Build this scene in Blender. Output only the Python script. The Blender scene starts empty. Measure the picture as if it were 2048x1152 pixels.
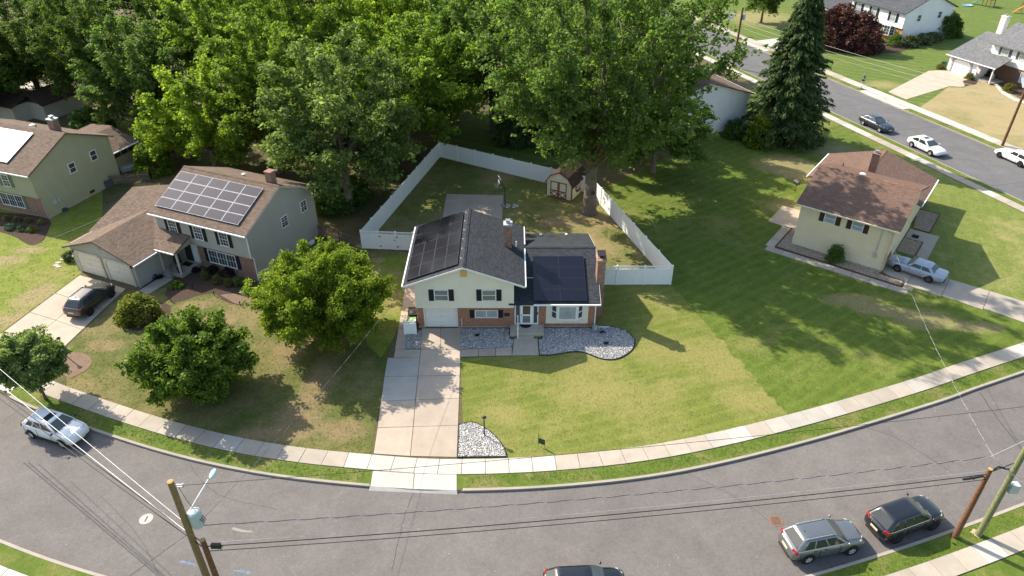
import bpy, bmesh, math, random
import numpy as np
from mathutils import Vector, Matrix, geometry
random.seed(11)
RNG = np.random.default_rng(11)
R = math.radians
SC = bpy.context.scene
COL = SC.collection

# ------------------------------------------------------------------ camera, sky, sun, exposure
CAM_H, CAM_F, CAM_PITCH = 35.5, 1455.0, R(33.8)
cam_d = bpy.data.cameras.new('camera'); cam = bpy.data.objects.new('camera', cam_d); COL.objects.link(cam)
cam.location = (0, 0, CAM_H); cam.rotation_euler = (math.pi/2-CAM_PITCH, 0, 0)
cam_d.sensor_width = 36; cam_d.lens = CAM_F/2048*36; cam_d.clip_end = 2000; cam_d.clip_start = 0.5
SC.camera = cam
SUN_AZ, SUN_EL = R(142), R(37)           # direction towards the sun, counter-clockwise from +X
world = bpy.data.worlds.new('World'); SC.world = world; world.use_nodes = True
_nt = world.node_tree; _bg = _nt.nodes['Background']
_sky = _nt.nodes.new('ShaderNodeTexSky'); _sky.sky_type = 'NISHITA'; _sky.sun_disc = False
_sky.sun_elevation = SUN_EL; _sky.sun_rotation = math.pi/2-SUN_AZ
_sky.air_density = 1.3; _sky.dust_density = 2.0; _sky.ozone_density = 1.0
_nt.links.new(_sky.outputs[0], _bg.inputs[0]); _bg.inputs[1].default_value = 0.15
sun_d = bpy.data.lights.new('sun', 'SUN'); sun = bpy.data.objects.new('sun', sun_d); COL.objects.link(sun)
sun_d.energy = 5.0; sun_d.angle = R(0.53); sun_d.color = (1.0, 0.91, 0.76)
sun.rotation_euler = (math.pi/2-SUN_EL, 0, SUN_AZ+math.pi/2)
sun.location = (-60, 50, 60)
SC.view_settings.view_transform = 'Standard'; SC.view_settings.look = 'None'
SC.view_settings.gamma = 1.0; SC.view_settings.use_curve_mapping = False
SC.view_settings.exposure = 0.78
SC.render.engine = 'CYCLES'
SC.cycles.max_bounces = 8; SC.cycles.diffuse_bounces = 5; SC.cycles.glossy_bounces = 3
SC.cycles.transmission_bounces = 4; SC.cycles.transparent_max_bounces = 6
SC.cycles.use_denoising = True; SC.cycles.denoiser = 'OPENIMAGEDENOISE'; SC.cycles.denoising_input_passes = 'RGB_ALBEDO_NORMAL'; SC.cycles.sample_clamp_indirect = 6.0; SC.cycles.caustics_reflective = False; SC.cycles.caustics_refractive = False

# ------------------------------------------------------------------ measuring: a point of the survey photograph -> world position
_c, _s = math.cos(CAM_PITCH), math.sin(CAM_PITCH)
def G(u, v, z=0.0):
    a, b = u-1024, v-576
    d = (a, CAM_F*_c-b*_s, -(CAM_F*_s+b*_c)); t = (CAM_H-z)/(-d[2])
    return Vector((d[0]*t, d[1]*t, z))
def G2(u, v): p = G(u, v); return (p.x, p.y)
def zat(v, y): b = v-576; return CAM_H-y*(CAM_F*_s+b*_c)/(CAM_F*_c-b*_s)

# ------------------------------------------------------------------ objects
def tag(o, label=None, cat=None, group=None, kind=None):
    if label: o['label'] = label
    if cat: o['category'] = cat
    if group: o['group'] = group
    if kind: o['kind'] = kind
    return o
def empty(name, loc=(0, 0, 0), rz=0.0, label=None, cat=None, group=None, kind=None, scale=None):
    o = bpy.data.objects.new(name, None); COL.objects.link(o); o.location = loc; o.rotation_euler = (0, 0, rz)
    o.empty_display_size = 0.3
    if scale: o.scale = scale
    return tag(o, label, cat, group, kind)
def link(name, me, parent=None):
    o = bpy.data.objects.new(name, me); COL.objects.link(o)
    if parent: o.parent = parent
    return o
def copy_tree(o, parent=None):
    c = o.copy(); COL.objects.link(c); c.parent = parent
    for ch in list(o.children): copy_tree(ch, c)
    return c

class MB:
    """collects shapes; build() links them as one mesh object"""
    def __init__(s): s.v = []; s.f = []; s.m = []
    def add(s, vs, fs, mi=0):
        n = len(s.v); s.v += [tuple(v) for v in vs]; s.f += [tuple(i+n for i in f) for f in fs]; s.m += [mi]*len(fs); return s
    def box(s, x0, x1, y0, y1, z0, z1, mi=0):
        return s.add([(x0,y0,z0),(x1,y0,z0),(x1,y1,z0),(x0,y1,z0),(x0,y0,z1),(x1,y0,z1),(x1,y1,z1),(x0,y1,z1)],
              [(3,2,1,0),(4,5,6,7),(0,1,5,4),(1,2,6,5),(2,3,7,6),(3,0,4,7)], mi)
    def obox(s, o, a, b, c, mi=0):
        o, a, b, c = Vector(o), Vector(a), Vector(b), Vector(c)
        if a.cross(b).dot(c) < 0: a, b = b, a
        return s.add([o,o+a,o+a+b,o+b,o+c,o+a+c,o+a+b+c,o+b+c], [(3,2,1,0),(4,5,6,7),(0,1,5,4),(1,2,6,5),(2,3,7,6),(3,0,4,7)], mi)
    def prism(s, poly, z0, z1, mi=0, bottom=True):
        n = len(poly); area = sum(poly[i][0]*poly[(i+1)%n][1]-poly[(i+1)%n][0]*poly[i][1] for i in range(n))
        if area < 0: poly = poly[::-1]
        vs = [(p[0],p[1],z0) for p in poly]+[(p[0],p[1],z1) for p in poly]
        fs = [tuple(range(n, 2*n))]+[(i,(i+1)%n,(i+1)%n+n,i+n) for i in range(n)]
        if bottom: fs.append(tuple(range(n-1,-1,-1)))
        return s.add(vs, fs, mi)
    def extr(s, pts, d, mi=0):
        """a planar polygon of 3-D points swept by vector d"""
        pts = [Vector(p) for p in pts]; d = Vector(d); n = len(pts)
        nn = Vector((0,0,0))
        for i in range(n): nn += pts[i].cross(pts[(i+1)%n])
        if nn.dot(d) < 0: pts = pts[::-1]
        vs = pts+[p+d for p in pts]
        return s.add(vs, [tuple(range(n-1,-1,-1)), tuple(range(n,2*n))]+[(i,(i+1)%n,(i+1)%n+n,i+n) for i in range(n)], mi)
    def tube(s, pts, r, n=8, mi=0, caps=True):
        pts = [Vector(p) for p in pts]; k = len(pts); rs = r if isinstance(r, (list, tuple)) else [r]*k
        vs = []; up = Vector((0,0,1)); prev = None
        for i, p in enumerate(pts):
            d = (pts[min(i+1,k-1)]-pts[max(i-1,0)]).normalized()
            if prev is None: a = d.orthogonal().normalized() if abs(d.z) > .9 else d.cross(up).normalized()
            else:
                a = prev-d*prev.dot(d); a = a.normalized() if a.length > 1e-6 else d.orthogonal().normalized()
            prev = a; b = d.cross(a)
            for j in range(n):
                t = 2*math.pi*j/n; vs.append(p+(a*math.cos(t)+b*math.sin(t))*rs[i])
        fs = [(i*n+j, i*n+(j+1)%n, (i+1)*n+(j+1)%n, (i+1)*n+j) for i in range(k-1) for j in range(n)]
        if caps: fs += [tuple(range(n-1,-1,-1)), tuple(range((k-1)*n, k*n))]
        return s.add(vs, fs, mi)
    def lathe(s, prof, c=(0,0,0), n=16, mi=0, axis='z', caps=True):
        vs = []; c = Vector(c)
        for r, h in prof:
            for j in range(n):
                t = 2*math.pi*j/n; x, y = r*math.cos(t), r*math.sin(t)
                vs.append(c+(Vector((x,y,h)) if axis == 'z' else Vector((x,h,-y)) if axis == 'y' else Vector((h,x,y))))
        k = len(prof)
        fs = [(i*n+j, i*n+(j+1)%n, (i+1)*n+(j+1)%n, (i+1)*n+j) for i in range(k-1) for j in range(n)]
        if caps: fs += [tuple(range(n-1,-1,-1)), tuple(range((k-1)*n, k*n))]
        return s.add(vs, fs, mi)
    def ball(s, c, rx, ry, rz, n=10, m=7, mi=0):
        return s.lathe_s(c, rx, ry, rz, n, m, mi)
    def lathe_s(s, c, rx, ry, rz, n, m, mi):
        vs = []
        for i in range(m+1):
            a = math.pi*i/m-math.pi/2
            for j in range(n):
                t = 2*math.pi*j/n; vs.append((c[0]+rx*math.cos(a)*math.cos(t), c[1]+ry*math.cos(a)*math.sin(t), c[2]+rz*math.sin(a)))
        return s.add(vs, [(i*n+j, i*n+(j+1)%n, (i+1)*n+(j+1)%n, (i+1)*n+j) for i in range(m) for j in range(n)], mi)
    def mesh(s, name, mats, smooth=False):
        me = bpy.data.meshes.new(name); me.from_pydata(s.v, [], s.f)
        for m in (mats if isinstance(mats, (list, tuple)) else [mats]): me.materials.append(m)
        if any(s.m): me.polygons.foreach_set('material_index', s.m)
        uv = me.uv_layers.new(name='UVMap'); data = np.zeros(len(me.loops)*2, dtype=np.float32)
        V = s.v; k = 0; Z = Vector((0,0,1))
        for p in me.polygons:
            n = p.normal
            if abs(n.z) > .985: a, b = (1,0,0), (0,1,0)
            else:
                u = Z.cross(n); u.normalize(); w = n.cross(u); a, b = tuple(u), tuple(w)
            for vi in p.vertices:
                q = V[vi]; data[k] = q[0]*a[0]+q[1]*a[1]+q[2]*a[2]; data[k+1] = q[0]*b[0]+q[1]*b[1]+q[2]*b[2]; k += 2
        uv.data.foreach_set('uv', data)
        if smooth: me.polygons.foreach_set('use_smooth', [True]*len(me.polygons))
        me.update(); return me
    def build(s, name, mats, parent=None, smooth=False, bevel=0, seg=2, sub=0, ang=35):
        me = s.mesh(name, mats, smooth); o = link(name, me, parent)
        if bevel:
            b = o.modifiers.new('bevel', 'BEVEL'); b.width = bevel; b.segments = seg; b.limit_method = 'ANGLE'; b.angle_limit = R(ang)
        if sub:
            m = o.modifiers.new('sub', 'SUBSURF'); m.levels = sub; m.render_levels = sub
        return o

# ------------------------------------------------------------------ procedural materials
class NT:
    def __init__(s, name):
        s.m = bpy.data.materials.new(name); s.m.use_nodes = True; s.t = s.m.node_tree; s.n = s.t.nodes
        s.b = s.n['Principled BSDF']; s.out = s.n['Material Output']
    def node(s, typ, **kw):
        x = s.n.new(typ)
        for k, v in kw.items():
            if hasattr(x, k): setattr(x, k, v)
            else: x.inputs[k.replace('_', ' ')].default_value = v
        return x
    def ln(s, a, b): s.t.links.new(a, b)
    def coord(s, kind='Object'): return s.node('ShaderNodeTexCoord').outputs[kind]
    def noise(s, co, scale, detail=4, rough=.6, dist=0.0):
        x = s.node('ShaderNodeTexNoise'); x.inputs['Scale'].default_value = scale; x.inputs['Detail'].default_value = detail
        x.inputs['Roughness'].default_value = rough; x.inputs['Distortion'].default_value = dist; s.ln(co, x.inputs['Vector']); return x.outputs['Fac']
    def ramp(s, fac, stops, interp='LINEAR'):
        x = s.node('ShaderNodeValToRGB'); r = x.color_ramp; r.interpolation = interp
        while len(r.elements) < len(stops): r.elements.new(0.5)
        for e, (p, c) in zip(r.elements, stops): e.position = p; e.color = (*(c if isinstance(c, (tuple, list)) else (c,c,c)), 1)
        s.ln(fac, x.inputs[0]); return x.outputs[0]
    def mix(s, fac, a, b, mode='MIX'):
        x = s.node('ShaderNodeMix'); x.data_type = 'RGBA'; x.blend_type = mode
        for sock, val in ((x.inputs[0], fac), (x.inputs[6], a), (x.inputs[7], b)):
            if isinstance(val, (int, float)): sock.default_value = val
            elif isinstance(val, (tuple, list)): sock.default_value = (*val, 1)
            else: s.ln(val, sock)
        return x.outputs[2]
    def math(s, op, a, b=0.0, c=None):
        x = s.node('ShaderNodeMath'); x.operation = op
        for i, val in enumerate((a, b) if c is None else (a, b, c)):
            if isinstance(val, (int, float)): x.inputs[i].default_value = val
            else: s.ln(val, x.inputs[i])
        return x.outputs[0]
    def bump(s, h, strength=.3, dist=.02):
        x = s.node('ShaderNodeBump'); x.inputs['Strength'].default_value = strength; x.inputs['Distance'].default_value = dist
        s.ln(h, x.inputs['Height']); s.ln(x.outputs[0], s.b.inputs['Normal']); return x
    def base(s, c):
        if isinstance(c, (tuple, list)): s.b.inputs['Base Color'].default_value = (*c, 1)
        else: s.ln(c, s.b.inputs['Base Color'])
    def set(s, rough=.7, spec=.3, metal=0.0, coat=0.0):
        s.b.inputs['Roughness'].default_value = rough; s.b.inputs['Specular IOR Level'].default_value = spec
        s.b.inputs['Metallic'].default_value = metal; s.b.inputs['Coat Weight'].default_value = coat; s.b.inputs['Coat Roughness'].default_value = .04
        return s
def sc3(c, k): return tuple(min(1, x*k) for x in c)
MATS = {}
def plain(name, c, rough=.6, spec=.3, metal=0.0, var=.12, scale=6.0, bump=0.0, coat=0.0, big=0.0):
    if name in MATS: return MATS[name]
    t = NT(name); co = t.coord('Object'); n = t.noise(co, scale, 5, .65)
    col = t.mix(t.ramp(n, [(.3, 0), (.7, 1)]), sc3(c, 1-var), sc3(c, 1+var))
    if big:
        n2 = t.noise(co, scale*.13, 3, .5); col = t.mix(t.math('MULTIPLY', n2, big), col, sc3(c, .55))
    t.base(col); t.set(rough, spec, metal, coat)
    if bump: t.bump(n, bump, .02)
    MATS[name] = t.m; return t.m

def lawn_mat(name, g1, g2, dry, amount, seed=0.0, stripe=None, patch=.16, soil=0.0, spots=(), spotcol=None):
    t = NT(name); co0 = t.coord('Object')
    mp = t.node('ShaderNodeMapping'); mp.inputs['Location'].default_value = (seed*13.7, seed*7.3, 0); t.ln(co0, mp.inputs[0]); co = mp.outputs[0]
    n1 = t.noise(co, patch, 4, .6, .6); n2 = t.noise(co, .9, 5, .65); n3 = t.noise(co, 4.2, 6, .8)
    mp2 = t.node('ShaderNodeMapping'); mp2.inputs['Scale'].default_value = (1, .35, 1); mp2.inputs['Rotation'].default_value = (0, 0, .5+seed); t.ln(co, mp2.inputs[0])
    n4 = t.noise(mp2.outputs[0], 9, 4, .8)
    g = t.mix(t.ramp(n2, [(.32, 0), (.68, 1)]), g1, g2)
    f = t.math('ADD', t.math('MULTIPLY', n1, .75), t.math('MULTIPLY', n2, .25))
    f = t.math('ADD', f, t.math('MULTIPLY', t.math('SUBTRACT', n3, .5), .22))
    d = t.ramp(f, [(max(0, .62-amount*.42), 0), (min(1, .78-amount*.30), 1)])
    col = t.mix(t.math('MULTIPLY', d, .92), g, dry)
    if spots:
        sx = t.node('ShaderNodeSeparateXYZ'); t.ln(co0, sx.inputs[0]); tot = None
        for (a, b, rx, ry) in spots:
            ux = t.math('DIVIDE', t.math('SUBTRACT', sx.outputs[0], a), rx); uy = t.math('DIVIDE', t.math('SUBTRACT', sx.outputs[1], b), ry)
            e = t.math('SUBTRACT', 1.35, t.math('ADD', t.math('MULTIPLY', ux, ux), t.math('MULTIPLY', uy, uy)))
            tot = t.math('MAXIMUM', e, 0.0) if tot is None else t.math('ADD', tot, t.math('MAXIMUM', e, 0.0))
        m2 = t.math('MULTIPLY', tot, t.math('ADD', t.math('MULTIPLY', n2, .9), t.math('MULTIPLY', n3, .7)))
        col = t.mix(t.math('MULTIPLY', t.ramp(m2, [(.25, 0), (1.4, 1)]), .70), col, spotcol or dry)
    if soil:
        n5 = t.noise(co, .33, 5, .7, .4); col = t.mix(t.math('MULTIPLY', t.ramp(n5, [(.60, 0), (.72, 1)]), soil), col, (.23, .165, .10))
    if stripe:
        ang, width, k = stripe
        sp = t.node('ShaderNodeSeparateXYZ'); t.ln(co0, sp.inputs[0])
        q = t.math('ADD', t.math('MULTIPLY', sp.outputs[0], math.cos(ang)), t.math('MULTIPLY', sp.outputs[1], math.sin(ang)))
        w = t.math('SINE', t.math('ADD', t.math('MULTIPLY', q, math.pi/width), t.math('MULTIPLY', n2, 3.2)))
        col = t.mix(t.math('MULTIPLY', t.ramp(w, [(.35, 0), (.65, 1)]), k), col, sc3(g2, 1.35))
    fine = t.math('ADD', t.math('MULTIPLY', n4, .6), t.math('MULTIPLY', n3, .4))
    col = t.mix(1.0, col, t.ramp(fine, [(.30, .66), (.50, 1.0), (.70, 1.30)]), 'MULTIPLY')
    t.base(col); t.set(.9, .12); t.bump(fine, .9, .06); return t.m

def concrete_mat(name, c, var=.07):
    t = NT(name); co = t.coord('Object'); oi = t.node('ShaderNodeObjectInfo').outputs['Random']
    n = t.noise(co, .8, 6, .65); n2 = t.noise(co, 22, 4, .7); n3 = t.noise(co, 3.1, 5, .7)
    col = t.mix(t.ramp(n, [(.3, 0), (.7, 1)]), sc3(c, .86), sc3(c, 1.07))
    col = t.mix(1.0, col, t.ramp(oi, [(0, 1-var*2), (1, 1+var)]), 'MULTIPLY')
    col = t.mix(1.0, col, t.ramp(n2, [(.25, .86), (.7, 1.06)]), 'MULTIPLY')
    col = t.mix(t.math('MULTIPLY', t.ramp(n3, [(.62, 0), (.74, 1)]), .22), col, sc3(c, .55))
    t.base(col); t.set(.85, .2); t.bump(n2, .25, .01); return t.m

def asphalt_mat(name, c):
    t = NT(name); co = t.coord('Object')
    n1 = t.noise(co, .07, 4, .6, .3); n2 = t.noise(co, .5, 6, .7, .4); n3 = t.noise(co, 16, 3, .85); n5 = t.noise(co, 5, 4, .8); n6 = t.noise(co, 1.6, 3, .5)
    col = t.mix(t.ramp(n1, [(.3, 0), (.7, 1)]), sc3(c, .90), sc3(c, 1.10))
    col = t.mix(1.0, col, t.ramp(n2, [(.3, .88), (.5, 1.0), (.72, 1.14)]), 'MULTIPLY')
    col = t.mix(1.0, col, t.ramp(n3, [(.25, .70), (.5, 1.0), (.75, 1.36)]), 'MULTIPLY')
    col = t.mix(1.0, col, t.ramp(n5, [(.3, .86), (.7, 1.14)]), 'MULTIPLY')
    col = t.mix(t.math('MULTIPLY', t.ramp(n6, [(.70, 0), (.76, 1)]), .35), col, sc3(c, .55))
    t.base(col); t.set(.88, .25); t.bump(n3, .4, .01); return t.m

def siding_mat(name, c, lap=.115):
    if name in MATS: return MATS[name]
    t = NT(name); uv = t.coord('UV'); sp = t.node('ShaderNodeSeparateXYZ'); t.ln(uv, sp.inputs[0])
    h = t.math('FRACT', t.math('DIVIDE', sp.outputs[1], lap)); co = t.coord('Object')
    n = t.noise(co, .9, 4, .6); n2 = t.noise(co, 14, 3, .6)
    col = t.mix(t.ramp(n, [(.3, 0), (.7, 1)]), sc3(c, .94), sc3(c, 1.04)); col = t.mix(t.math('MULTIPLY', n2, .08), col, sc3(c, .7))
    t.base(col); t.set(.55, .3); t.bump(t.math('SUBTRACT', 1.0, h), .75, .02); MATS[name] = t.m; return t.m

def brick_mat(name, c1, c2, mortar=(.36, .32, .28), bw=.21, bh=.075):
    if name in MATS: return MATS[name]
    t = NT(name); uv = t.coord('UV'); b = t.node('ShaderNodeTexBrick'); t.ln(uv, b.inputs['Vector'])
    b.inputs['Color1'].default_value = (*c1, 1); b.inputs['Color2'].default_value = (*c2, 1); b.inputs['Mortar'].default_value = (*mortar, 1)
    b.inputs['Scale'].default_value = 1; b.inputs['Mortar Size'].default_value = .008; b.inputs['Brick Width'].default_value = bw; b.inputs['Row Height'].default_value = bh
    b.inputs['Bias'].default_value = -.1; b.inputs['Mortar Smooth'].default_value = .3
    n = t.noise(t.coord('Object'), 5, 4, .7); n2 = t.noise(uv, 9, 2, .8)
    col = t.mix(1.0, b.outputs['Color'], t.ramp(n, [(.3, .72), (.7, 1.25)]), 'MULTIPLY'); col = t.mix(1.0, col, t.ramp(n2, [(.3, .8), (.7, 1.2)]), 'MULTIPLY')
    t.base(col); t.set(.85, .2); t.bump(t.math('SUBTRACT', 1.0, b.outputs['Fac']), .5, .01); MATS[name] = t.m; return t.m

def shingle_mat(name, c, spread=.22, row=.145, wid=.33):
    if name in MATS: return MATS[name]
    t = NT(name); uv = t.coord('UV'); b = t.node('ShaderNodeTexBrick'); t.ln(uv, b.inputs['Vector'])
    b.inputs['Color1'].default_value = (*sc3(c, 1+spread), 1); b.inputs['Color2'].default_value = (*sc3(c, 1-spread), 1); b.inputs['Mortar'].default_value = (*sc3(c, .42), 1)
    b.inputs['Scale'].default_value = 1; b.inputs['Mortar Size'].default_value = .011; b.inputs['Mortar Smooth'].default_value = .4
    b.inputs['Brick Width'].default_value = wid; b.inputs['Row Height'].default_value = row; b.inputs['Bias'].default_value = 0; b.offset_frequency = 2; b.offset = .5
    co = t.coord('Object'); n = t.noise(co, .7, 5, .6); n2 = t.noise(co, 30, 3, .8); n3 = t.noise(uv, 2.6, 3, .7)
    col = t.mix(1.0, b.outputs['Color'], t.ramp(n, [(.3, .92), (.7, 1.08)]), 'MULTIPLY'); col = t.mix(1.0, col, t.ramp(n2, [(.3, .78), (.7, 1.22)]), 'MULTIPLY')
    col = t.mix(1.0, col, t.ramp(n3, [(.35, .95), (.65, 1.05)]), 'MULTIPLY')
    sp = t.node('ShaderNodeSeparateXYZ'); t.ln(uv, sp.inputs[0]); h = t.math('SUBTRACT', 1.0, t.math('FRACT', t.math('DIVIDE', sp.outputs[1], row)))
    t.base(col); t.set(.9, .2); t.bump(t.math('ADD', h, t.math('MULTIPLY', b.outputs['Fac'], -.6)), .7, .02); MATS[name] = t.m; return t.m

def panel_mat(name, c, line, rough, cells=6.0):
    if name in MATS: return MATS[name]
    t = NT(name); uv = t.coord('UV'); b = t.node('ShaderNodeTexBrick'); t.ln(uv, b.inputs['Vector']); b.offset = 0
    b.inputs['Color1'].default_value = (*c, 1); b.inputs['Color2'].default_value = (*sc3(c, 1.25), 1); b.inputs['Mortar'].default_value = (*line, 1)
    b.inputs['Scale'].default_value = 1; b.inputs['Mortar Size'].default_value = .006; b.inputs['Brick Width'].default_value = 1/cells; b.inputs['Row Height'].default_value = 1/cells
    t.base(b.outputs['Color']); t.set(rough, .5, 0, 0); MATS[name] = t.m; return t.m

def leaf_mat(name, dark, mid, light, trans=.45, rough=.5):
    if name in MATS: return MATS[name]
    t = NT(name); a = t.node('ShaderNodeAttribute'); a.attribute_name = 'tint'
    oi = t.node('ShaderNodeObjectInfo').outputs['Random']
    col = t.ramp(a.outputs['Fac'], [(0, dark), (.5, mid), (1, light)]); col = t.mix(1.0, col, t.ramp(oi, [(0, .85), (1, 1.12)]), 'MULTIPLY')
    t.base(col); t.set(rough, .16)
    tr = t.node('ShaderNodeBsdfTranslucent'); t.ln(t.mix(1.0, col, (1.22, 1.40, .68), 'MULTIPLY'), tr.inputs[0])
    mx = t.node('ShaderNodeMixShader'); mx.inputs[0].default_value = trans
    t.ln(t.b.outputs[0], mx.inputs[1]); t.ln(tr.outputs[0], mx.inputs[2]); t.ln(mx.outputs[0], t.out.inputs[0]); MATS[name] = t.m; return t.m

def paint_mat(name, c, metal=.0, rough=.28):
    if name in MATS: return MATS[name]
    t = NT(name); n = t.noise(t.coord('Object'), 3.0, 3, .5)
    t.base(t.mix(t.math('MULTIPLY', n, .18), c, sc3(c, .7))); t.set(rough, .5, metal, .8); MATS[name] = t.m; return t.m
def glass_mat(name, c=(.02, .026, .03), rough=.06):
    if name in MATS: return MATS[name]
    t = NT(name); n = t.noise(t.coord('Object'), 1.7, 3, .5); t.base(t.mix(n, sc3(c, .7), sc3(c, 1.4))); t.set(rough, .6); MATS[name] = t.m; return t.m

WHITE = plain('white_vinyl', (.86, .86, .86), .45, .35, var=.03, scale=2)
TRIM = plain('white_trim', (.72, .72, .70), .5, .3, var=.04, scale=3)
DARK = plain('dark_metal', (.025, .025, .028), .5, .4, var=.2)
BLACKP = plain('black_plastic', (.02, .02, .022), .45, .4, var=.15)
STEEL = plain('grey_steel', (.42, .43, .44), .4, .5, .6, var=.1)
GALV = plain('galvanised', (.50, .53, .54), .5, .4, .3, var=.12)
GLASS = glass_mat('window_glass', (.05, .06, .068), .07)
GLASSB = glass_mat('window_glass_blinds', (.17, .20, .18), .12)
GLASSC = glass_mat('window_glass_curtain', (.32, .35, .34), .14)
CARGLASS = glass_mat('car_glass', (.028, .034, .036), .05); SCREEN = glass_mat('car_windscreen', (.075, .090, .086), .05)
TYRE = plain('tyre_rubber', (.018, .018, .018), .8, .2, var=.2, scale=20)
RIM = plain('alloy_rim', (.58, .59, .60), .4, .5, .15, var=.1)
CHROME = plain('chrome', (.62, .63, .64), .18, .6, .9, var=.05)
REDLENS = plain('red_lens', (.32, .012, .012), .2, .5, var=.1)
CLEARLENS = plain('clear_lens', (.55, .57, .58), .12, .6, var=.1)
SHUT = plain('shutter_black', (.022, .024, .034), .5, .3, var=.15)
MULCH = plain('mulch', (.075, .05, .04), .95, .1, var=.5, scale=14, bump=.8)
SOIL_LIT_MULCH = plain('soil_and_lit_mulch', (.20, .135, .10), .95, .1, var=.3, scale=9, bump=.6)  # bare earth; doubles as mulch with sunlight put into its colour
WOODP = plain('pole_wood', (.20, .12, .07), .9, .1, var=.35, scale=9, bump=.4)
BARK = plain('bark', (.16, .13, .10), .95, .1, var=.35, scale=7, bump=.8)
BARKD = plain('bark_dark', (.075, .06, .048), .95, .1, var=.35, scale=7, bump=.8)
# ------------------------------------------------------------------ roads, verges, lawns
def np_mesh(name, v, f, smooth=False):
    me = bpy.data.meshes.new(name); k = f.shape[1]
    me.vertices.add(len(v)); me.vertices.foreach_set('co', v.astype(np.float32).ravel())
    me.loops.add(f.size); me.loops.foreach_set('vertex_index', f.astype(np.int32).ravel())
    me.polygons.add(len(f)); me.polygons.foreach_set('loop_start', (np.arange(len(f))*k).astype(np.int32)); me.polygons.foreach_set('loop_total', np.full(len(f), k, np.int32))
    me.update(calc_edges=True)
    if smooth: me.polygons.foreach_set('use_smooth', np.ones(len(f), bool))
    return me
def catmull(pts, per=8):
    P = [Vector((*p, 0)) for p in pts]; out = []
    P = [P[0]*2-P[1]]+P+[P[-1]*2-P[-2]]
    for i in range(1, len(P)-2):
        a, b, c, d = P[i-1], P[i], P[i+1], P[i+2]
        for k in range(per):
            t = k/per; out.append(.5*((2*b)+(c-a)*t+(2*a-5*b+4*c-d)*t*t+(3*b-a-3*c+d)*t**3))
    out.append(P[-2]); return out
def resample(line, step):
    out = [line[0]]; acc = 0.0; prev = line[0]; i = 1
    while i < len(line):
        seg = (line[i]-prev).length
        if acc+seg >= step:
            prev = prev+(line[i]-prev)*((step-acc)/seg); out.append(prev); acc = 0.0
        else: acc += seg; prev = line[i]; i += 1
    return out
def offset(line, d):
    out = []
    for i, p in enumerate(line):
        t = (line[min(i+1, len(line)-1)]-line[max(i-1, 0)]).normalized(); out.append(p+Vector((-t.y, t.x, 0))*d)
    return out
KERB_PX = [(0,783),(27,795),(74,819),(184,858),(297,896),(391,922),(508,945),(625,960),(738,972),(830,979),(914,981),(1020,979),(1140,971),(1261,958),(1365,942),(1490,914),(1615,883),(1740,848),(1865,808),(1952,777)]
kp = [G2(*p) for p in KERB_PX]
pre = [(kp[0][0]-k*.88, kp[0][1]+k*.475) for k in (40, 32, 25, 19, 14, 10, 7, 4.5, 2.5)]; post = [(kp[-1][0]+k*.928, kp[-1][1]+k*.372) for k in (4, 9, 15, 22, 30, 40, 52)]
KERB = resample(catmull(pre+kp[::2]+[kp[-1]]+post), .5)
ROAD_W = 8.65
SOUTH = offset(KERB, -ROAD_W)
FD = Vector((math.cos(R(-68.5)), math.sin(R(-68.5)), 0)); FN = Vector((-FD.y, FD.x, 0))
def far(s, n): return FD*s+FN*n
def far_(s, n): q = far(s, n); return (q.x, q.y)
def strip(left, right, z):
    n = len(left); return MB().add([(p.x,p.y,z) for p in left]+[(p.x,p.y,z) for p in right], [(i,i+1,n+i+1,n+i) for i in range(n-1)])
def up(mb):
    """make faces of a flat sheet look up"""
    fs = []
    for f in mb.f:
        a, b, c = (Vector(mb.v[i]) for i in f[:3]); fs.append(f if (b-a).cross(c-a).z > 0 else f[::-1])
    mb.f = fs; return mb
def sheet(name, poly, z, mat, **kw):
    pts = [Vector((p[0], p[1], 0)) for p in poly]
    tris = geometry.tessellate_polygon([pts]); o = up(MB().add([(p.x,p.y,z) for p in pts], tris)).build(name, mat)
    tag(o, **kw) if kw else None; return o

ASPH = asphalt_mat('asphalt_near', (.152, .138, .131)); ASPHF = asphalt_mat('asphalt_far', (.132, .129, .130))
CONC = concrete_mat('concrete_walk', (.43, .375, .31)); CONCL = concrete_mat('concrete_light', (.52, .49, .44), .03)
CONCD = concrete_mat('concrete_drive', (.46, .38, .305), .05); CONCG = concrete_mat('concrete_grey', (.43, .40, .355), .03); KERBM = concrete_mat('kerb_concrete', (.36, .32, .27))
JOINT = plain('joint_dirt', (.12, .095, .07), .95, .1, var=.3)
def sp(u, v, rx, ry=None): q = G2(u, v); return (q[0], q[1], rx, ry or rx)
L_DRY = lawn_mat('lawn_main', (.124, .150, .030), (.162, .184, .038), (.250, .220, .078), .40, 1, (R(108), .5, .26), spots=[sp(1320,700,3.2,2.4), sp(1440,720,2.6,3.4), sp(1180,780,4,1.6), sp(1500,800,3,1.5), sp(1000,830,2.4,1.2)])
L_GRN = lawn_mat('lawn_green', (.080, .118, .018), (.120, .160, .028), (.22, .205, .070), .24, 2, (R(-55), .55, .24), spots=[sp(1850,640,3.4,1.7), sp(1700,600,3,1.2), sp(1760,620,2.5,1.0), sp(1960,655,2.2,1.0), sp(1610,345,3.5,4), sp(1560,330,4,3), sp(1580,420,2.5,3), sp(1660,300,4,3)], spotcol=(.29,.225,.125))
L_GRY = lawn_mat('lawn_right_yard', (.125, .160, .036), (.175, .205, .050), (.27, .245, .10), .34, 3, (R(-20), .5, .12))
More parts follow.
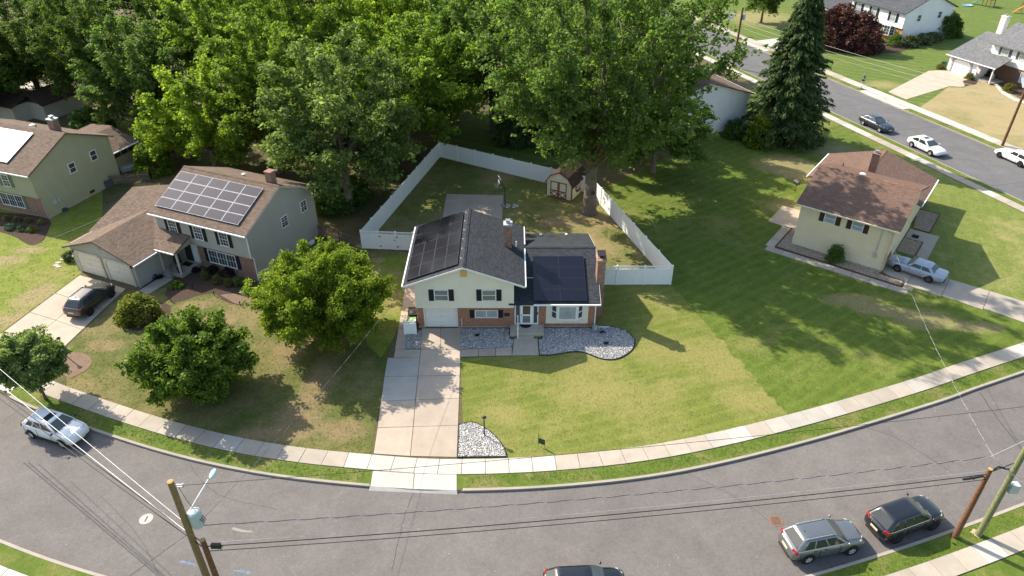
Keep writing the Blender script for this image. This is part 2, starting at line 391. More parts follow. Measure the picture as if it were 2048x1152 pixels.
L_LEFT = lawn_mat('lawn_left', (.086, .102, .026), (.130, .136, .040), (.235, .185, .088), .40, 4, soil=.35, spots=[sp(600,830,2.2,2.2), sp(640,760,1.6,2.6), sp(580,700,1.4,2.4), sp(440,640,2.2,1.2), sp(540,870,3,1.0), sp(210,690,1.8,1.0), sp(390,610,1.6,.8), sp(690,860,2,1.2), sp(330,880,2.2,.5)], spotcol=(.255,.18,.10))
L_LFT2 = lawn_mat('lawn_far_left', (.135, .175, .028), (.200, .232, .038), (.27, .225, .095), .30, 5, patch=.22, spots=[sp(60,600,2.0,1.6), sp(30,640,2.2,1.6), sp(90,580,1.5,1.2), sp(10,520,2.6,1.0), sp(60,500,2,.8), sp(755,520,.9,.6), sp(760,470,1.2,.7)], spotcol=(.31,.23,.135))
L_BACK = lawn_mat('lawn_back', (.115, .140, .034), (.165, .172, .05), (.29, .225, .115), .40, 6, soil=.25, spots=[sp(1190,435,2.6,2.0), sp(1110,445,2.4,1.2), sp(1230,450,2,1)], spotcol=(.33,.235,.13))
L_VERGE = lawn_mat('lawn_verge', (.082, .128, .020), (.122, .164, .028), (.22, .19, .075), .32, 7, patch=.4)
L_FAR = lawn_mat('lawn_far', (.082, .122, .026), (.118, .160, .038), (.18, .175, .065), .18, 8, (R(62), .85, .40), spots=[(*far_(-60,94),9,5.5), (*far_(-48,93),9,5), (*far_(-38,96),7,5), (*far_(-80,91.5),3.4,2.4), (*far_(-70,91),2,2), (*far_(-66,101),3,4), (*far_(-120,100),8,8)], spotcol=(.33,.265,.135))
L_FDRY = lawn_mat('lawn_far_dry', (.19, .185, .07), (.25, .22, .10), (.34, .27, .145), .8, 9)
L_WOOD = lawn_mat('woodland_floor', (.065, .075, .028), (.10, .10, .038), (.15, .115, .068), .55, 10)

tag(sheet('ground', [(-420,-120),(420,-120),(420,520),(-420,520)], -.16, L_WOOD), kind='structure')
o = up(strip(SOUTH, KERB, -.12)).build('road', ASPH); tag(o, kind='structure')
a0, a1 = -230, 40
tag(sheet('far_road', [far(a0, 76.3).xy, far(a1, 76.3).xy, far(a1, 86.0).xy, far(a0, 86.0).xy], -.12, ASPHF), kind='structure')
# blocks of ground, each a step above the road
west = [(KERB[0].x, KERB[0].y), (-260, 150), (-260, 420)]
north_block = [(p.x, p.y) for p in KERB] + [tuple(far(14, 76.3).xy), tuple(far(a0, 76.3).xy), (-260, 420), (-260, 120)]
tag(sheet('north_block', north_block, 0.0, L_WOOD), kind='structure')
south_block = [(p.x, p.y) for p in SOUTH] + [(140, -60), (-140, -60)]
tag(sheet('south_block', south_block, 0.0, L_VERGE), kind='structure')
tag(sheet('east_block', [far(a0, 86.0).xy, far(a1, 86.0).xy, (260, 60), (380, 460), (60, 460)], 0.0, L_FAR), kind='structure')

def lawn(name, px, z, mat): return tag(sheet(name, [G2(*p) for p in px], z, mat), kind='structure')
def wpts(line, i0=None, i1=None): return [(p.x, p.y) for p in line[i0:i1]]
def between(line, x0, x1): return [p for p in line if x0 <= p.x <= x1]
SWU, SWL = offset(KERB, 2.55), offset(KERB, 1.27)
# verge between kerb and walk
v_in, v_out = offset(KERB, .15), SWL
o = up(strip(v_in, v_out, .004)).build('verge', L_VERGE); tag(o, kind='structure')
o = up(strip(offset(SOUTH, -.15), offset(SOUTH, -1.25), .004)).build('verge', L_VERGE); tag(o, kind='structure')
xL, xM, xR = G2(746,910)[0], G2(1573,828)[0], 60
def ragged(a, b, n, amp):
    d = Vector((b[0]-a[0], b[1]-a[1], 0)); k = Vector((-d.y, d.x, 0)).normalized(); rr = random.Random(4); return [((Vector((*a, 0))+d*(i/n)+k*(amp*(rr.random()-.5)*2)).xy[:]) for i in range(1, n)]
BND = min(SWU, key=lambda q: abs(q.x-xM))
line_main = [p for p in SWU if G2(915,916)[0] <= p.x < BND.x-.1]+[BND]
RAG = ragged(G2(1420,655), (BND.x, BND.y), 40, .22)
lawn_main = [G2(921,716), G2(1076,711), G2(1200,700), G2(1300,640), G2(1310,575), G2(1345,572), G2(1420,655)]+RAG+[(p.x, p.y) for p in reversed(line_main)]
tag(sheet('lawn', lawn_main, .004, L_DRY), kind='structure')
tag(sheet('lawn', [G2(1186,655), G2(1207,560), G2(1345,566), G2(1345,572), G2(1310,575), G2(1300,640), G2(1200,700), G2(1180,690)], .0045, L_DRY), kind='structure')
line_right = [BND]+[p for p in SWU if BND.x+.1 < p.x <= 62]
lawn_right = [G2(1200,380), G2(1345,566), G2(1345,572), G2(1420,655)]+RAG+[(p.x, p.y) for p in line_right]+[(58, 52), tuple(far(-46, 73.9).xy), tuple(far(-86, 73.9).xy), G2(1395,285), G2(1300,330)]
tag(sheet('lawn', lawn_right, .006, L_GRN), kind='structure')
D0, DA = Vector((27.03, 60.75, 0)), R(-37); DX = Vector((math.cos(DA), math.sin(DA), 0)); DY = Vector((-DX.y, DX.x, 0))
def dw(x, y, z=0.0): return D0+DX*x+DY*y+Vector((0, 0, z))
DR_POLY = [tuple(dw(*k).xy) for k in ((8.8,19),(10.4,15.2),(11.3,9.5),(11.3,4.6),(13.2,2.4),(21,2.3),(28,2.3))]+[tuple(far(-30,73.8).xy), tuple(far(-58,73.8).xy)]
tag(sheet('lawn', [dw(8.6,19).xy, dw(8.6,10).xy, dw(11.2,4.6).xy, dw(13,2.1).xy, dw(21,1.75).xy, dw(30,1.5).xy, far(-22,73.9).xy, far(-58,73.9).xy, dw(0,26).xy], .010, L_GRY), kind='structure')
line_left = [p for p in SWU if -32.8 <= p.x <= xL+.1]
LEFT_POLY = [G2(822,505), G2(800,640), G2(776,716)]+[(p.x, p.y) for p in reversed(line_left)]+[G2(131,697), G2(247,583), G2(517,562), G2(640,470), G2(722,497)]
tag(sheet('lawn', LEFT_POLY, .005, L_LEFT), kind='structure')
o = tag(sheet('lawn', [G2(700,520), G2(820,510), G2(806,640), G2(778,690), G2(762,716), G2(735,690), G2(722,620)], .009, L_LFT2), kind='structure')
FARLEFT_POLY = [G2(-260,760), G2(-30,688), G2(158,550), G2(205,500), G2(205,380), G2(120,300), G2(-350,420)]
tag(sheet('lawn', FARLEFT_POLY, .005, L_LFT2), kind='structure')
BACK_POLY = [G2(724,495), G2(820,499), G2(1206,568), G2(1341,567), G2(1190,395), G2(1115,355), G2(879,306)]
tag(sheet('lawn', BACK_POLY, .007, L_BACK), kind='structure')
tag(sheet('lawn', [G2(880,300), G2(1010,330), G2(1130,330), G2(1100,250), G2(960,225), G2(900,255)], .004, L_FAR), kind='structure')
tag(sheet('lawn', [G2(205,300), G2(300,300), G2(305,250), G2(225,240)], .006, L_LFT2), kind='structure')
tag(sheet('lawn', [G2(20,110), G2(160,115), G2(160,60), G2(40,50)], .006, L_FDRY), kind='structure')
tag(sheet('lawn', [far(-70.6,89).xy, far(-30,89).xy, far(-34,100).xy, G2(1990,172), G2(1965,160), G2(1925,176), G2(1897,174)], .005, L_FDRY), kind='structure')
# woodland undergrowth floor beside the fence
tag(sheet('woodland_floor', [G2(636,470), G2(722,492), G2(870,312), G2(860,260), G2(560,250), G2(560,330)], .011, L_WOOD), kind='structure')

def slab_mesh(quad, z0, z1, gap, mat, parent, name='slab'):
    q = [Vector((p[0], p[1], 0)) for p in quad]; c = sum(q, Vector())/len(q)
    q = [p+(c-p).normalized()*gap for p in q]
    return MB().prism([(p.x, p.y) for p in q], z0, z1, bottom=False).build(name, mat, parent)
def slab_walk(inner, outer, step, mats, label, z=.05, root='sidewalk', base=True, pick=None):
    A, B = resample(inner, step), resample(outer, step*1.0)
    # pair by nearest
    r = up(strip(inner, outer, .012)).build(root, JOINT); tag(r, label, kind='structure')
    n = len(A)
    def near(p): return min(outer, key=lambda q: (q-p).length_squared)
    Bq = [near(p) for p in A]
    for i in range(n-1):
        m = mats[0] if pick is None else mats[pick(A[i], i)]
        slab_mesh([A[i].xy, A[i+1].xy, Bq[i+1].xy, Bq[i].xy], .0, z+random.uniform(-.006, .006), .022, m, r)
    return r
fine_v = lambda line, d: offset(resample(line, .8), d)
fine = lambda line, a, b: [p for p in line if a <= p.x <= b]
WL = resample(catmull([tuple(p.xy) for p in KERB[::4]], 6), .12)
sel = [p for p in WL if -36 < p.x < 56]
def pick_near(p, i):
    if -9.6 < p.x < 1.6: return 1 if (p.x < 0 or p.x < 1.5) else 0
    return 2 if (17.5 < p.x < 22 or (i*7) % 11 == 0) else (1 if (i*5) % 17 == 0 else 0)
slab_walk(offset(sel, 1.27), offset(sel, 2.55), 1.52, [CONC, CONCL, CONCG], 'concrete pavement of square slabs along the near street', pick=pick_near)
sel = [p for p in WL if -30 < p.x < 50]
slab_walk(offset(sel, -ROAD_W-1.25), offset(sel, -ROAD_W-2.5), 1.5, [CONC, CONCL], 'concrete pavement beside the two wooden poles on the right', pick=lambda p, i: 1 if i in (3, 4, 11, 17, 18, 26, 33, 41) else 0)
def fline(n, a, b, st=.3): return [far(a+(b-a)*k/int((b-a)/st), n) for k in range(int((b-a)/st)+1)]
slab_walk(fline(74.0, -112, -22), fline(75.2, -112, -22), 1.52, [CONC, CONCL, CONCG], 'concrete pavement on the near side of the far street', pick=lambda p, i: (0 if -66 < p.dot(FD) < -40 and i % 7 else 1) if i % 9 else 2)
slab_walk(fline(87.25, -128, -30), fline(88.85, -128, -30), 1.6, [CONC, CONCL], 'concrete pavement on the far side of the far street', pick=lambda p, i: 1 if -84 < p.dot(FD) < -58 else 0)
# kerbs (real step), dropped at the aprons
def kerb(line, d0, d1, label, skip=lambda p: False):
    a, b = offset(line, d0), offset(line, d1); mb = MB(); n = len(line)
    for i in range(n-1):
        h0 = -.085 if skip(line[i]) else .022; h1 = -.085 if skip(line[i+1]) else .022
        mb.add([(a[i].x,a[i].y,-.13),(a[i+1].x,a[i+1].y,-.13),(b[i+1].x,b[i+1].y,-.13),(b[i].x,b[i].y,-.13),
                (a[i].x,a[i].y,h0),(a[i+1].x,a[i+1].y,h1),(b[i+1].x,b[i+1].y,h1),(b[i].x,b[i].y,h0)], [(4,5,6,7),(0,1,5,4),(2,3,7,6)])
    return tag(mb.build('kerb', KERBM), label, kind='structure')
apL, apR = G2(741,974)[0], G2(914,981)[0]
kerb(resample(KERB, .4), -.02, .16, 'concrete kerb on the house side of the near street', lambda p: apL-.1 < p.x < apR+.1 or p.x < -36.2)
kerb(resample(SOUTH, .4), -.16, .02, 'concrete kerb beside the parked black and grey cars')
kerb(fline(76.3, -200, 20, .5), -.16, .02, 'concrete kerb on the near side of the far street')
kerb(fline(86.0, -200, 20, .5), -.02, .16, 'concrete kerb on the far side of the far street', lambda p: -78.5 < p.dot(FD) < -71 or -108 < p.dot(FD) < -101)
# verges of far street
for n0, n1 in ((75.2, 76.14), (86.16, 87.25)):
    tag(up(strip(fline(n0, -128, -20), fline(n1, -128, -20), .005)).build('verge', L_VERGE), kind='structure')

# grass blades standing on the lawns
def inside_np(P, poly):
    poly = np.asarray(poly); c = np.zeros(len(P), bool); j = len(poly)-1
    for i in range(len(poly)):
        yi, yj, xi, xj = poly[i,1], poly[j,1], poly[i,0], poly[j,0]
        if yi != yj: c ^= ((yi > P[:,1]) != (yj > P[:,1])) & (P[:,0] < (xj-xi)*(P[:,1]-yi)/(yj-yi)+xi)
        j = i
    return c
def tufts(name, poly, dens, mat, seed, h=(.02, .05), keep=lambda P: P[:,1] < 78):
    rg = np.random.default_rng(seed); q = np.asarray([tuple(p)[:2] for p in poly]); lo, hi = q.min(0), q.max(0); n = int((hi-lo).prod()*dens)
    P = rg.uniform(lo, hi, (n, 2)); P = P[inside_np(P, q)]; P = P[keep(P)]; n = len(P)
    if n == 0: return
    P = np.repeat(P, 3, 0)+rg.normal(0, .03, (n*3, 2)); n *= 3; th = rg.uniform(0, 6.283, n); w = rg.uniform(.012, .032, n); hh = rg.uniform(*h, n); ln = rg.normal(0, .06, (n, 2)); d = np.stack([np.cos(th), np.sin(th)], 1)*w[:,None]
    z = np.full((n,1), .004); v = np.stack([np.concatenate([P-d, z], 1), np.concatenate([P+d, z], 1), np.concatenate([P+ln, hh[:,None]], 1)], 1).reshape(-1, 3)
    me = np_mesh(name, v, np.arange(n*3).reshape(-1, 3)); me.materials.append(mat); return tag(link(name, me), kind='stuff')
tufts('grass', lawn_main, 7, L_DRY, 1); tufts('grass', lawn_right, 9, L_GRN, 2, keep=lambda P: ((P[:,1] < 70) & (P[:,0] < 50)) & ~inside_np(P, [tuple(dw(*k).xy) for k in ((-3.6,-2.9),(11.4,-2.9),(28,-1.6),(28,60),(-3.6,60))]))
tufts('grass', [(p.x, p.y) for p in fine_v(KERB, .3)]+[(p.x, p.y) for p in reversed(fine_v(KERB, 1.2))], 50, L_VERGE, 3, keep=lambda P: (P[:,0] > -34) & (P[:,0] < 45) & ~((P[:,0] > apL-.5) & (P[:,0] < apR+.6)))
tufts('grass', [(p.x, p.y) for p in fine_v(KERB, -ROAD_W-.2)]+[(p.x, p.y) for p in reversed(fine_v(KERB, -ROAD_W-1.2))], 50, L_VERGE, 4, keep=lambda P: (P[:,0] > 10) & (P[:,0] < 36))
tufts('grass', LEFT_POLY, 18, L_LEFT, 5); tufts('grass', FARLEFT_POLY, 16, L_LFT2, 6, keep=lambda P: P[:,1] < 66); tufts('grass', BACK_POLY, 22, L_BACK, 7, keep=lambda P: ~((P[:,0] > -9) & (P[:,0] < 7.6) & (P[:,1] < 59)))
tufts('grass', DR_POLY, 12, L_GRY, 8, keep=lambda P: P[:,1] < 80)

# driveways made of slabs
def drive(label, quads, gap=.028, z=.035, base_px=None):
    r = empty('driveway', (0,0,0), kind='structure', label=label)
    for q, m in quads: slab_mesh([G2(*p) for p in q], -.1, z+random.uniform(-.004, .004), gap, m, r)
    return r
Lx = [(775,716),(770,753),(757.5,802.5),(754,830),(750,855),(746,909)]
L0 = [(775,716),(768.5,754),(762,803),(755,856),(747,908)]; M0 = [(840,715),(836,752.5),(831,800),(826.5,854),(820.5,913)]; Rr = [(922,699.5),(920,751),(918.5,797),(916.5,851),(914,915)]
MU = [(841.5,700),(840,715)]
q = []
for i in range(4): q.append(((L0[i], M0[i], M0[i+1], L0[i+1]), CONCG if i < 2 else CONCD))
q.append((((841.5,699.5), Rr[0], Rr[1], M0[1]), CONCD))
for i in range(1, 4): q.append(((M0[i], Rr[i], Rr[i+1], M0[i+1]), CONCD))
q.append((((843.5,657), (881,657), (881,699.5), (841.5,699.5)), CONCD)); q.append((((881,657), (921.5,656), (922,699.5), (881,699.5)), CONCD))
q += [(((790,699.5),(841.5,699.5),(840,715),(787,715.5)), CONCD), (((797,657),(813,657),(809,699.5),(790,699.5)), CONCD), (((804,615),(817,615),(813,657),(797,657)), CONCD), (((813,560),(840,560),(840,615),(804,615)), CONCD), (((822,505),(845,505),(840,560),(813,560)), CONCD)]
drive('wide concrete slab driveway of the split-level house', q)
q = [(((745,942),(829,945),(826,978.5),(740,973)), CONCL), (((829,945),(914,948.5),(914,981),(826,978.5)), CONCL)]
r = drive('pale concrete apron joining the driveway to the street', q, z=.020)
a_, b_, c_, d_ = (G(*x) for x in ((740,973),(914,981),(914.5,986.5),(737,979))); up(MB().add([(a_.x,a_.y,.021),(b_.x,b_.y,.021),(c_.x,c_.y,-.117),(d_.x,d_.y,-.117)], [(0,1,2,3)])).build('lip', CONCL, r)
q = [(((922,699.5),(957,698),(957,713),(921,714)), CONC), (((957,698),(991,697),(991,712),(957,713)), CONC), (((991,697),(1024,695),(1024,711.5),(991,712)), CONC), (((1028,677),(1076,677),(1078,711),(1024,711.5)), CONC), ]
r = drive('concrete front walk of the split-level house', q, z=.04); r.name = 'front_walk'
q = [(((160,551),(206,563),(158,602),(111,587)), CONCD), (((111,587),(158,602),(112,641),(60,625)), CONCD), (((60,625),(112,641),(70,676),(8,664)), CONCD), (((8,664),(70,676),(25,712),(-50,700)), CONCD),
     (((206,563),(252,578),(206,620),(158,602)), CONCD), (((158,602),(206,620),(165,660),(112,641)), CONCD), (((112,641),(165,660),(129,694),(70,676)), CONCD), (((70,676),(129,694),(92,729),(30,707)), CONCD), (((30,707),(92,729),(72,748),(0,722)), CONCD), (((-50,700),(30,707),(0,722),(-75,712)), CONCD)]
drive('long concrete slab driveway below the two-door garage', q, z=.037)
drive('pale concrete apron under the young street tree', [(((-20,748),(34,771),(20,788),(-34,765)), CONCL)], z=.03)
q = [(((1811,535),(1835,543),(1811,585),(1800,575)), CONC)]
def dq(*pts): return [tuple((D0+DX*x+DY*y).xy) for x, y in pts]
r = empty('driveway', (0,0,0), kind='structure', label='grey concrete driveway under the pale blue saloon')
for a in ((8.1,10.6),(10.6,13.4),(13.4,16.6),(16.6,19.8),(19.8,23.0),(23.0,26.2)): slab_mesh(dq((a[0],-1.1 if a[0] > 8.2 else .0),(a[1],-1.3),(a[1],2.2),(a[0],2.2)), -.1, .036, .03, CONC, r)
r = empty('garden_path', (0,0,0), kind='structure', label='concrete path round the cream house')
for k in range(8): slab_mesh(dq((-1.7+k*1.58,-2.75),(-.12+k*1.58,-2.75),(-.12+k*1.58,-1.85),(-1.7+k*1.58,-1.85)), -.1, .034, .02, CONC, r)
for k in range(3): slab_mesh(dq((-1.95,-1.85+k*1.55),(-1.05,-1.85+k*1.55),(-1.05,-.3+k*1.55),(-1.95,-.3+k*1.55)), -.1, .034, .02, CONC, r)
slab_mesh(dq((10.4,-1.85),(11.2,-1.85),(11.2,-1.3),(10.4,-1.3)), -.1, .034, .01, CONC, r)
slab_mesh(dq((-3.5,2.9),(-.2,2.9),(-.2,7.2),(-3.5,7.2)), -.1, .04, .02, CONCD, r)
for k in range(3): slab_mesh(dq((8.4,4.6+k*1.8),(11.1,4.6+k*1.8),(11.1,6.4+k*1.8),(8.4,6.4+k*1.8)), -.1, .03, .02, CONC, r)
r = empty('driveway', (0,0,0), kind='structure', label='pale concrete driveway across the far street')
for a, b, m in ((-79.3,-75.2,CONCL),(-75.2,-71,CONCL)): slab_mesh([far(a,86.02).xy, far(b,86.02).xy, far(b+.3,87.2).xy, far(a+.3,87.2).xy], -.12, .02, .03, m, r)
slab_mesh([G2(1776,184), G2(1812,199), G2(1898,173), G2(1857,142)], -.1, .03, .03, CONCD, r); slab_mesh([G2(1857,142), G2(1898,173), G2(1925,174), G2(1963,158), G2(1890,140)], -.1, .03, .03, CONCD, r)
r = empty('driveway', (0,0,0), kind='structure', label='concrete driveway beyond the far basketball hoop')
slab_mesh([far(-108,86.02).xy, far(-101,86.02).xy, far(-101,87.2).xy, far(-108,87.2).xy], -.12, .02, .03, CONCL, r); slab_mesh([far(-107,88.9).xy, far(-101.5,88.9).xy, far(-101.5,99).xy, far(-107,99).xy], -.1, .03, .03, CONCL, r)
r = empty('patio', (0,0,0), kind='structure', label='concrete patio behind the split-level house'); slab_mesh([G2(893,388), G2(1007,391), G2(1003,465), G2(880,465)], -.1, .03, .03, concrete_mat('patio_concrete', (.44, .36, .31)), r)

# gravel beds: soil sheet, real stones, black edging
def inside(p, poly):
    c = False; j = len(poly)-1
    for i in range(len(poly)):
        if (poly[i][1] > p[1]) != (poly[j][1] > p[1]) and p[0] < (poly[j][0]-poly[i][0])*(p[1]-poly[i][1])/(poly[j][1]-poly[i][1])+poly[i][0]: c = not c
        j = i
    return c
def vcol_mat(name, rough=.8):
    t = NT(name); a = t.node('ShaderNodeAttribute'); a.attribute_name = 'col'; t.base(a.outputs['Color']); t.set(rough, .25); return t.m
STONE = vcol_mat('river_stones')
ICO = [(0,0,1),(.894,0,.447),(.276,.851,.447),(-.724,.526,.447),(-.724,-.526,.447),(.276,-.851,.447),(.724,.526,-.447),(-.276,.851,-.447),(-.894,0,-.447),(-.276,-.851,-.447),(.724,-.526,-.447),(0,0,-1)]
ICOF = [(0,1,2),(0,2,3),(0,3,4),(0,4,5),(0,5,1),(1,6,2),(2,7,3),(3,8,4),(4,9,5),(5,10,1),(6,7,2),(7,8,3),(8,9,4),(9,10,5),(10,6,1)]
def stones(poly, step, size, pal, z, seed):
    rg = np.random.default_rng(seed); xs = [p[0] for p in poly]; ys = [p[1] for p in poly]
    pts = [(x+rg.uniform(-.5,.5)*step, y+rg.uniform(-.5,.5)*step) for x in np.arange(min(xs), max(xs), step) for y in np.arange(min(ys), max(ys), step)]
    pts = np.array([p for p in pts if inside(p, poly)]); n = len(pts)
    ico = np.array(ICO); s = rg.uniform(.55, 1.35, (n,1,1))*size; an = rg.uniform(.75, 1.3, (n,1,3))*np.array([1,1,.6])
    v = ico[None]*s*an*rg.uniform(.85, 1.15, (n,12,1)); th = rg.uniform(0, 6.28, n); c, q = np.cos(th)[:,None], np.sin(th)[:,None]
    x = v[:,:,0]*c-v[:,:,1]*q; y = v[:,:,0]*q+v[:,:,1]*c
    v = np.stack([x+pts[:,None,0], y+pts[:,None,1], v[:,:,2]+z+rg.uniform(0, .03, (n,1))], -1).reshape(-1, 3)
    f = (np.array(ICOF)[None]+(np.arange(n)*12)[:,None,None]).reshape(-1, 3)
    col = np.array(pal)[rg.integers(0, len(pal), n)]*rg.uniform(.7, 1.3, (n,1)); col = np.repeat(np.concatenate([col, np.ones((n,1))], 1), 12, 0)
    me = np_mesh('gravel', v, f); at = me.color_attributes.new('col', 'FLOAT_COLOR', 'POINT'); at.data.foreach_set('color', col.astype(np.float32).ravel()); me.materials.append(STONE); return me
PAL = [(.40,.395,.39),(.31,.305,.305),(.48,.47,.455),(.23,.23,.235),(.36,.335,.315),(.55,.535,.515),(.34,.335,.335)]; PALW = [(.52,.50,.48),(.60,.58,.55),(.44,.41,.38),(.38,.37,.37),(.54,.48,.42),(.32,.32,.33)]; PALB = [(.42,.33,.24),(.46,.37,.28),(.38,.30,.22),(.50,.41,.31)]
def bed(label, poly, pal, size=.046, step=.066, edge=True, seed=1, z=.03):
    r = sheet('gravel_bed', poly, .016, plain('gravel_grit', (.27,.265,.26), .95, .1, var=.5, scale=30, bump=.5)); tag(r, label, kind='structure')
    g = link('gravel', stones(poly, step, size, pal, z, seed), r); g['kind'] = 'stuff'
    if edge: MB().tube([(p[0], p[1], .05) for p in list(poly)+[poly[0]]], .045, 6).build('edging', BLACKP, r)
    return r
def smooth_px(px): 
    c = catmull([G2(*p) for p in px], 5); return [(p.x, p.y) for p in c]
bed('grey river stone bed between the garage and the front stoop', [G2(922,657.5), G2(1018,657.5), G2(1018,679), G2(1027,680), G2(1024,695), G2(922,698.5)], PAL, seed=2, edge=False)
rb = [G2(1084,657)]+smooth_px([(1190,656),(1212,653),(1240,658),(1259,668),(1269,682),(1266,697),(1252,710),(1235,718),(1216,720),(1195,716),(1172,707),(1150,704),(1120,708),(1100,711),(1079,711)])+[G2(1076,679), G2(1084,679)]
bed('rounded grey river stone bed with black edging right of the stoop', rb, PAL, seed=3)
bed('small grey stone bed beside the white bin screen', [G2(812,666), G2(843,660), G2(841,698), G2(809,698)], PAL, seed=4, edge=False)
bed('pale pebble corner bed round the black lamp post', [G2(915,915)]+smooth_px([(918,850),(930,847),(948,846),(966,854),(985,868),(1000,884),(1009,899),(1013,914)]), PALW, .05, .068, True, 5)
bed('brown pebble strip along the cream house wall', [(D0+DX*x+DY*y).xy[:] for x, y in ((-1,-1.55),(10.2,-1.7),(10.2,-.75),(8.2,-.6),(8.2,-.05),(-.05,-.05),(-.05,2.8),(-1,2.8))], PALB, .042, .085, False, 6)
bed('square pebble bed behind the pale blue saloon', [(D0+DX*x+DY*y).xy[:] for x, y in ((8.4,4.7),(10,4.7),(10,7.6),(8.4,7.6))], PALB, .042, .085, False, 7, z=.06)
bed('square pebble bed by the dark doormat of the cream house', [(D0+DX*x+DY*y).xy[:] for x, y in ((8.7,10.2),(10.1,10.2),(10.1,14.9),(8.0,14.9))], PALB, .042, .085, False, 8, z=.06)
REDEDGE = plain('red_brick_edging', (.16, .07, .055), .9, .1, var=.3)
for k, (label, pts) in enumerate((('red brick edging of the pebble strip beside the cream wall', ((8.1,-.62),(10.25,-.72),(10.25,-1.75),(-1.05,-1.62),(-1.05,2.9))), ('red brick edging round the pebble bed next to the blue saloon', ((10.05,4.6),(10.05,7.65),(8.5,7.65))), ('red brick edging round the pebble bed by the doormat', ((8.7,10.15),(10.15,10.15),(10.15,15.0),(8.0,15.0))))):
    mb = MB(); P = [dw(*p) for p in pts]
    for a, b in zip(P, P[1:]):
        d = (b-a).normalized(); n = Vector((-d.y, d.x, 0)); L = (b-a).length; c = int(L/.22)
        for i in range(c): mb.obox(a+d*(i*L/c+.01)-n*.05, d*(L/c-.02), n*.1, (0, 0, .10+.015*random.random()))
    tag(mb.build('brick_edging', REDEDGE), label, 'edging', 'brick edging of the beds')
# mulch beds of the house with the roof panels and of the far-left house
MZ = [.014]
def mulch(label, px, m=None):
    MZ[0] += .0025; return tag(sheet('mulch_bed', smooth_px(px), MZ[0], m or MULCH), label, kind='structure')
mulch('dark mulch bed in front of the grey house', [(330,590),(345,560),(400,545),(470,565),(520,565),(535,590),(525,605),(500,612),(470,609),(445,600),(430,588),(400,590),(370,600),(345,606)])
mulch('brown mulch round the path lights, sunlight painted into its colour', [(440,590),(470,588),(515,596),(500,610),(470,607)], SOIL_LIT_MULCH)  # part of the mulch bed with sunlight painted in as a lighter brown
mulch('round mulch bed under the dome shrub', [(245,655),(235,635),(250,615),(300,605),(338,610),(335,640),(310,655),(275,662)])
mulch('bare earth bed round the left lamp post', [(118,745),(125,712),(150,705),(178,712),(182,730),(165,745),(140,757)], SOIL_LIT_MULCH)
mulch('dark planting bed below the green house', [(-60,420),(0,425),(60,430),(100,440),(96,462),(85,482),(60,490),(20,470),(-60,450)])
mulch('dark mulch bed of the far white house', [(1738,80),(1760,78),(1800,85),(1880,72),(1882,84),(1830,92),(1806,102),(1775,106),(1750,95)])
mulch('dark planting bed of the far grey-roofed house', [(1990,150),(2048,165),(2060,200),(2025,190),(2000,172)])
mulch('mulch circle round a clipped bush beside the far garage', [(1925,162),(1950,158),(1952,168),(1930,172)])
tag(sheet('worn_patch', smooth_px([(1140,430),(1165,415),(1215,418),(1235,440),(1200,462),(1160,450)]), .010, L_BACK), kind='structure')

# road details
def disc(name, px, r, mats, label, group, ring):
    p = G(*px, -.12); mb = MB().lathe([(r, 0), (r, .012), (r*.86, .014), (r*.85, .007), (.001, .007)], (0,0,0), 28)
    o = mb.build(name, mats); o.location = (p.x, p.y, -.118); tag(o, label, 'manhole cover', group)
    h = MB()
    if ring:
        for i in range(-3, 4): h.box(-r*.7*math.sqrt(max(0, 1-(i/4.2)**2)), r*.7*math.sqrt(max(0, 1-(i/4.2)**2)), i*r*.2-.015, i*r*.2+.015, .0075, .016)
    else: h.box(-.035, .035, -r*.5, r*.5, .0075, .013)
    hh = h.build('raised_pattern', plain('cover_pattern'+name+str(ring), (.10, .07, .055), .8, .2), o); return o
disc('manhole_cover', (292.5,1038), .40, plain('white_cover', (.42, .385, .36), .8), 'pale painted round cover in the road near the left poles', 'covers in the road', False)
disc('manhole_cover', (1552,1042), .42, plain('rust_cover', (.22, .125, .09), .85, var=.3, scale=12), 'rusty round cover in the road near the grey car', 'covers in the road', True)
BLUEP = plain('blue_spray_paint', (.15, .20, .27), .9, .1, var=.3, scale=5)
for k, (a, b, lb) in enumerate((((357,1122),(392,1131),'blue spray mark on the road left of the pole'), ((467,1141),(503,1147),'blue spray mark on the road right of the pole'))):
    A, B = G(*a, -.12), G(*b, -.12); d = (B-A); n = Vector((-d.y, d.x, 0)).normalized(); mb = MB(); N = 9
    up_, lo_ = [], []
    for i in range(N+1): 
        w = (.05+.06*random.random())*(1 if 0 < i < N else .4); c = A+d*(i/N); up_.append(c+n*w); lo_.append(c-n*w*.8)
    tag(up(strip(lo_, up_, -.115)).build('paint_mark', BLUEP), lb, 'paint mark', 'blue spray marks')
A, B = G(464,1058,-.12), G(505,1064,-.12); d = B-A; n = Vector((-d.y, d.x, 0)).normalized()
tag(up(strip([A-n*.05,A+d*.5-n*.12,B-n*.03], [A+n*.14,A+d*.5+n*.06,B+n*.05], -.115)).build('paint_mark', plain('pale_smear', (.27,.25,.22), .9)), 'pale smear on the road beside the transformer pole', 'paint mark')
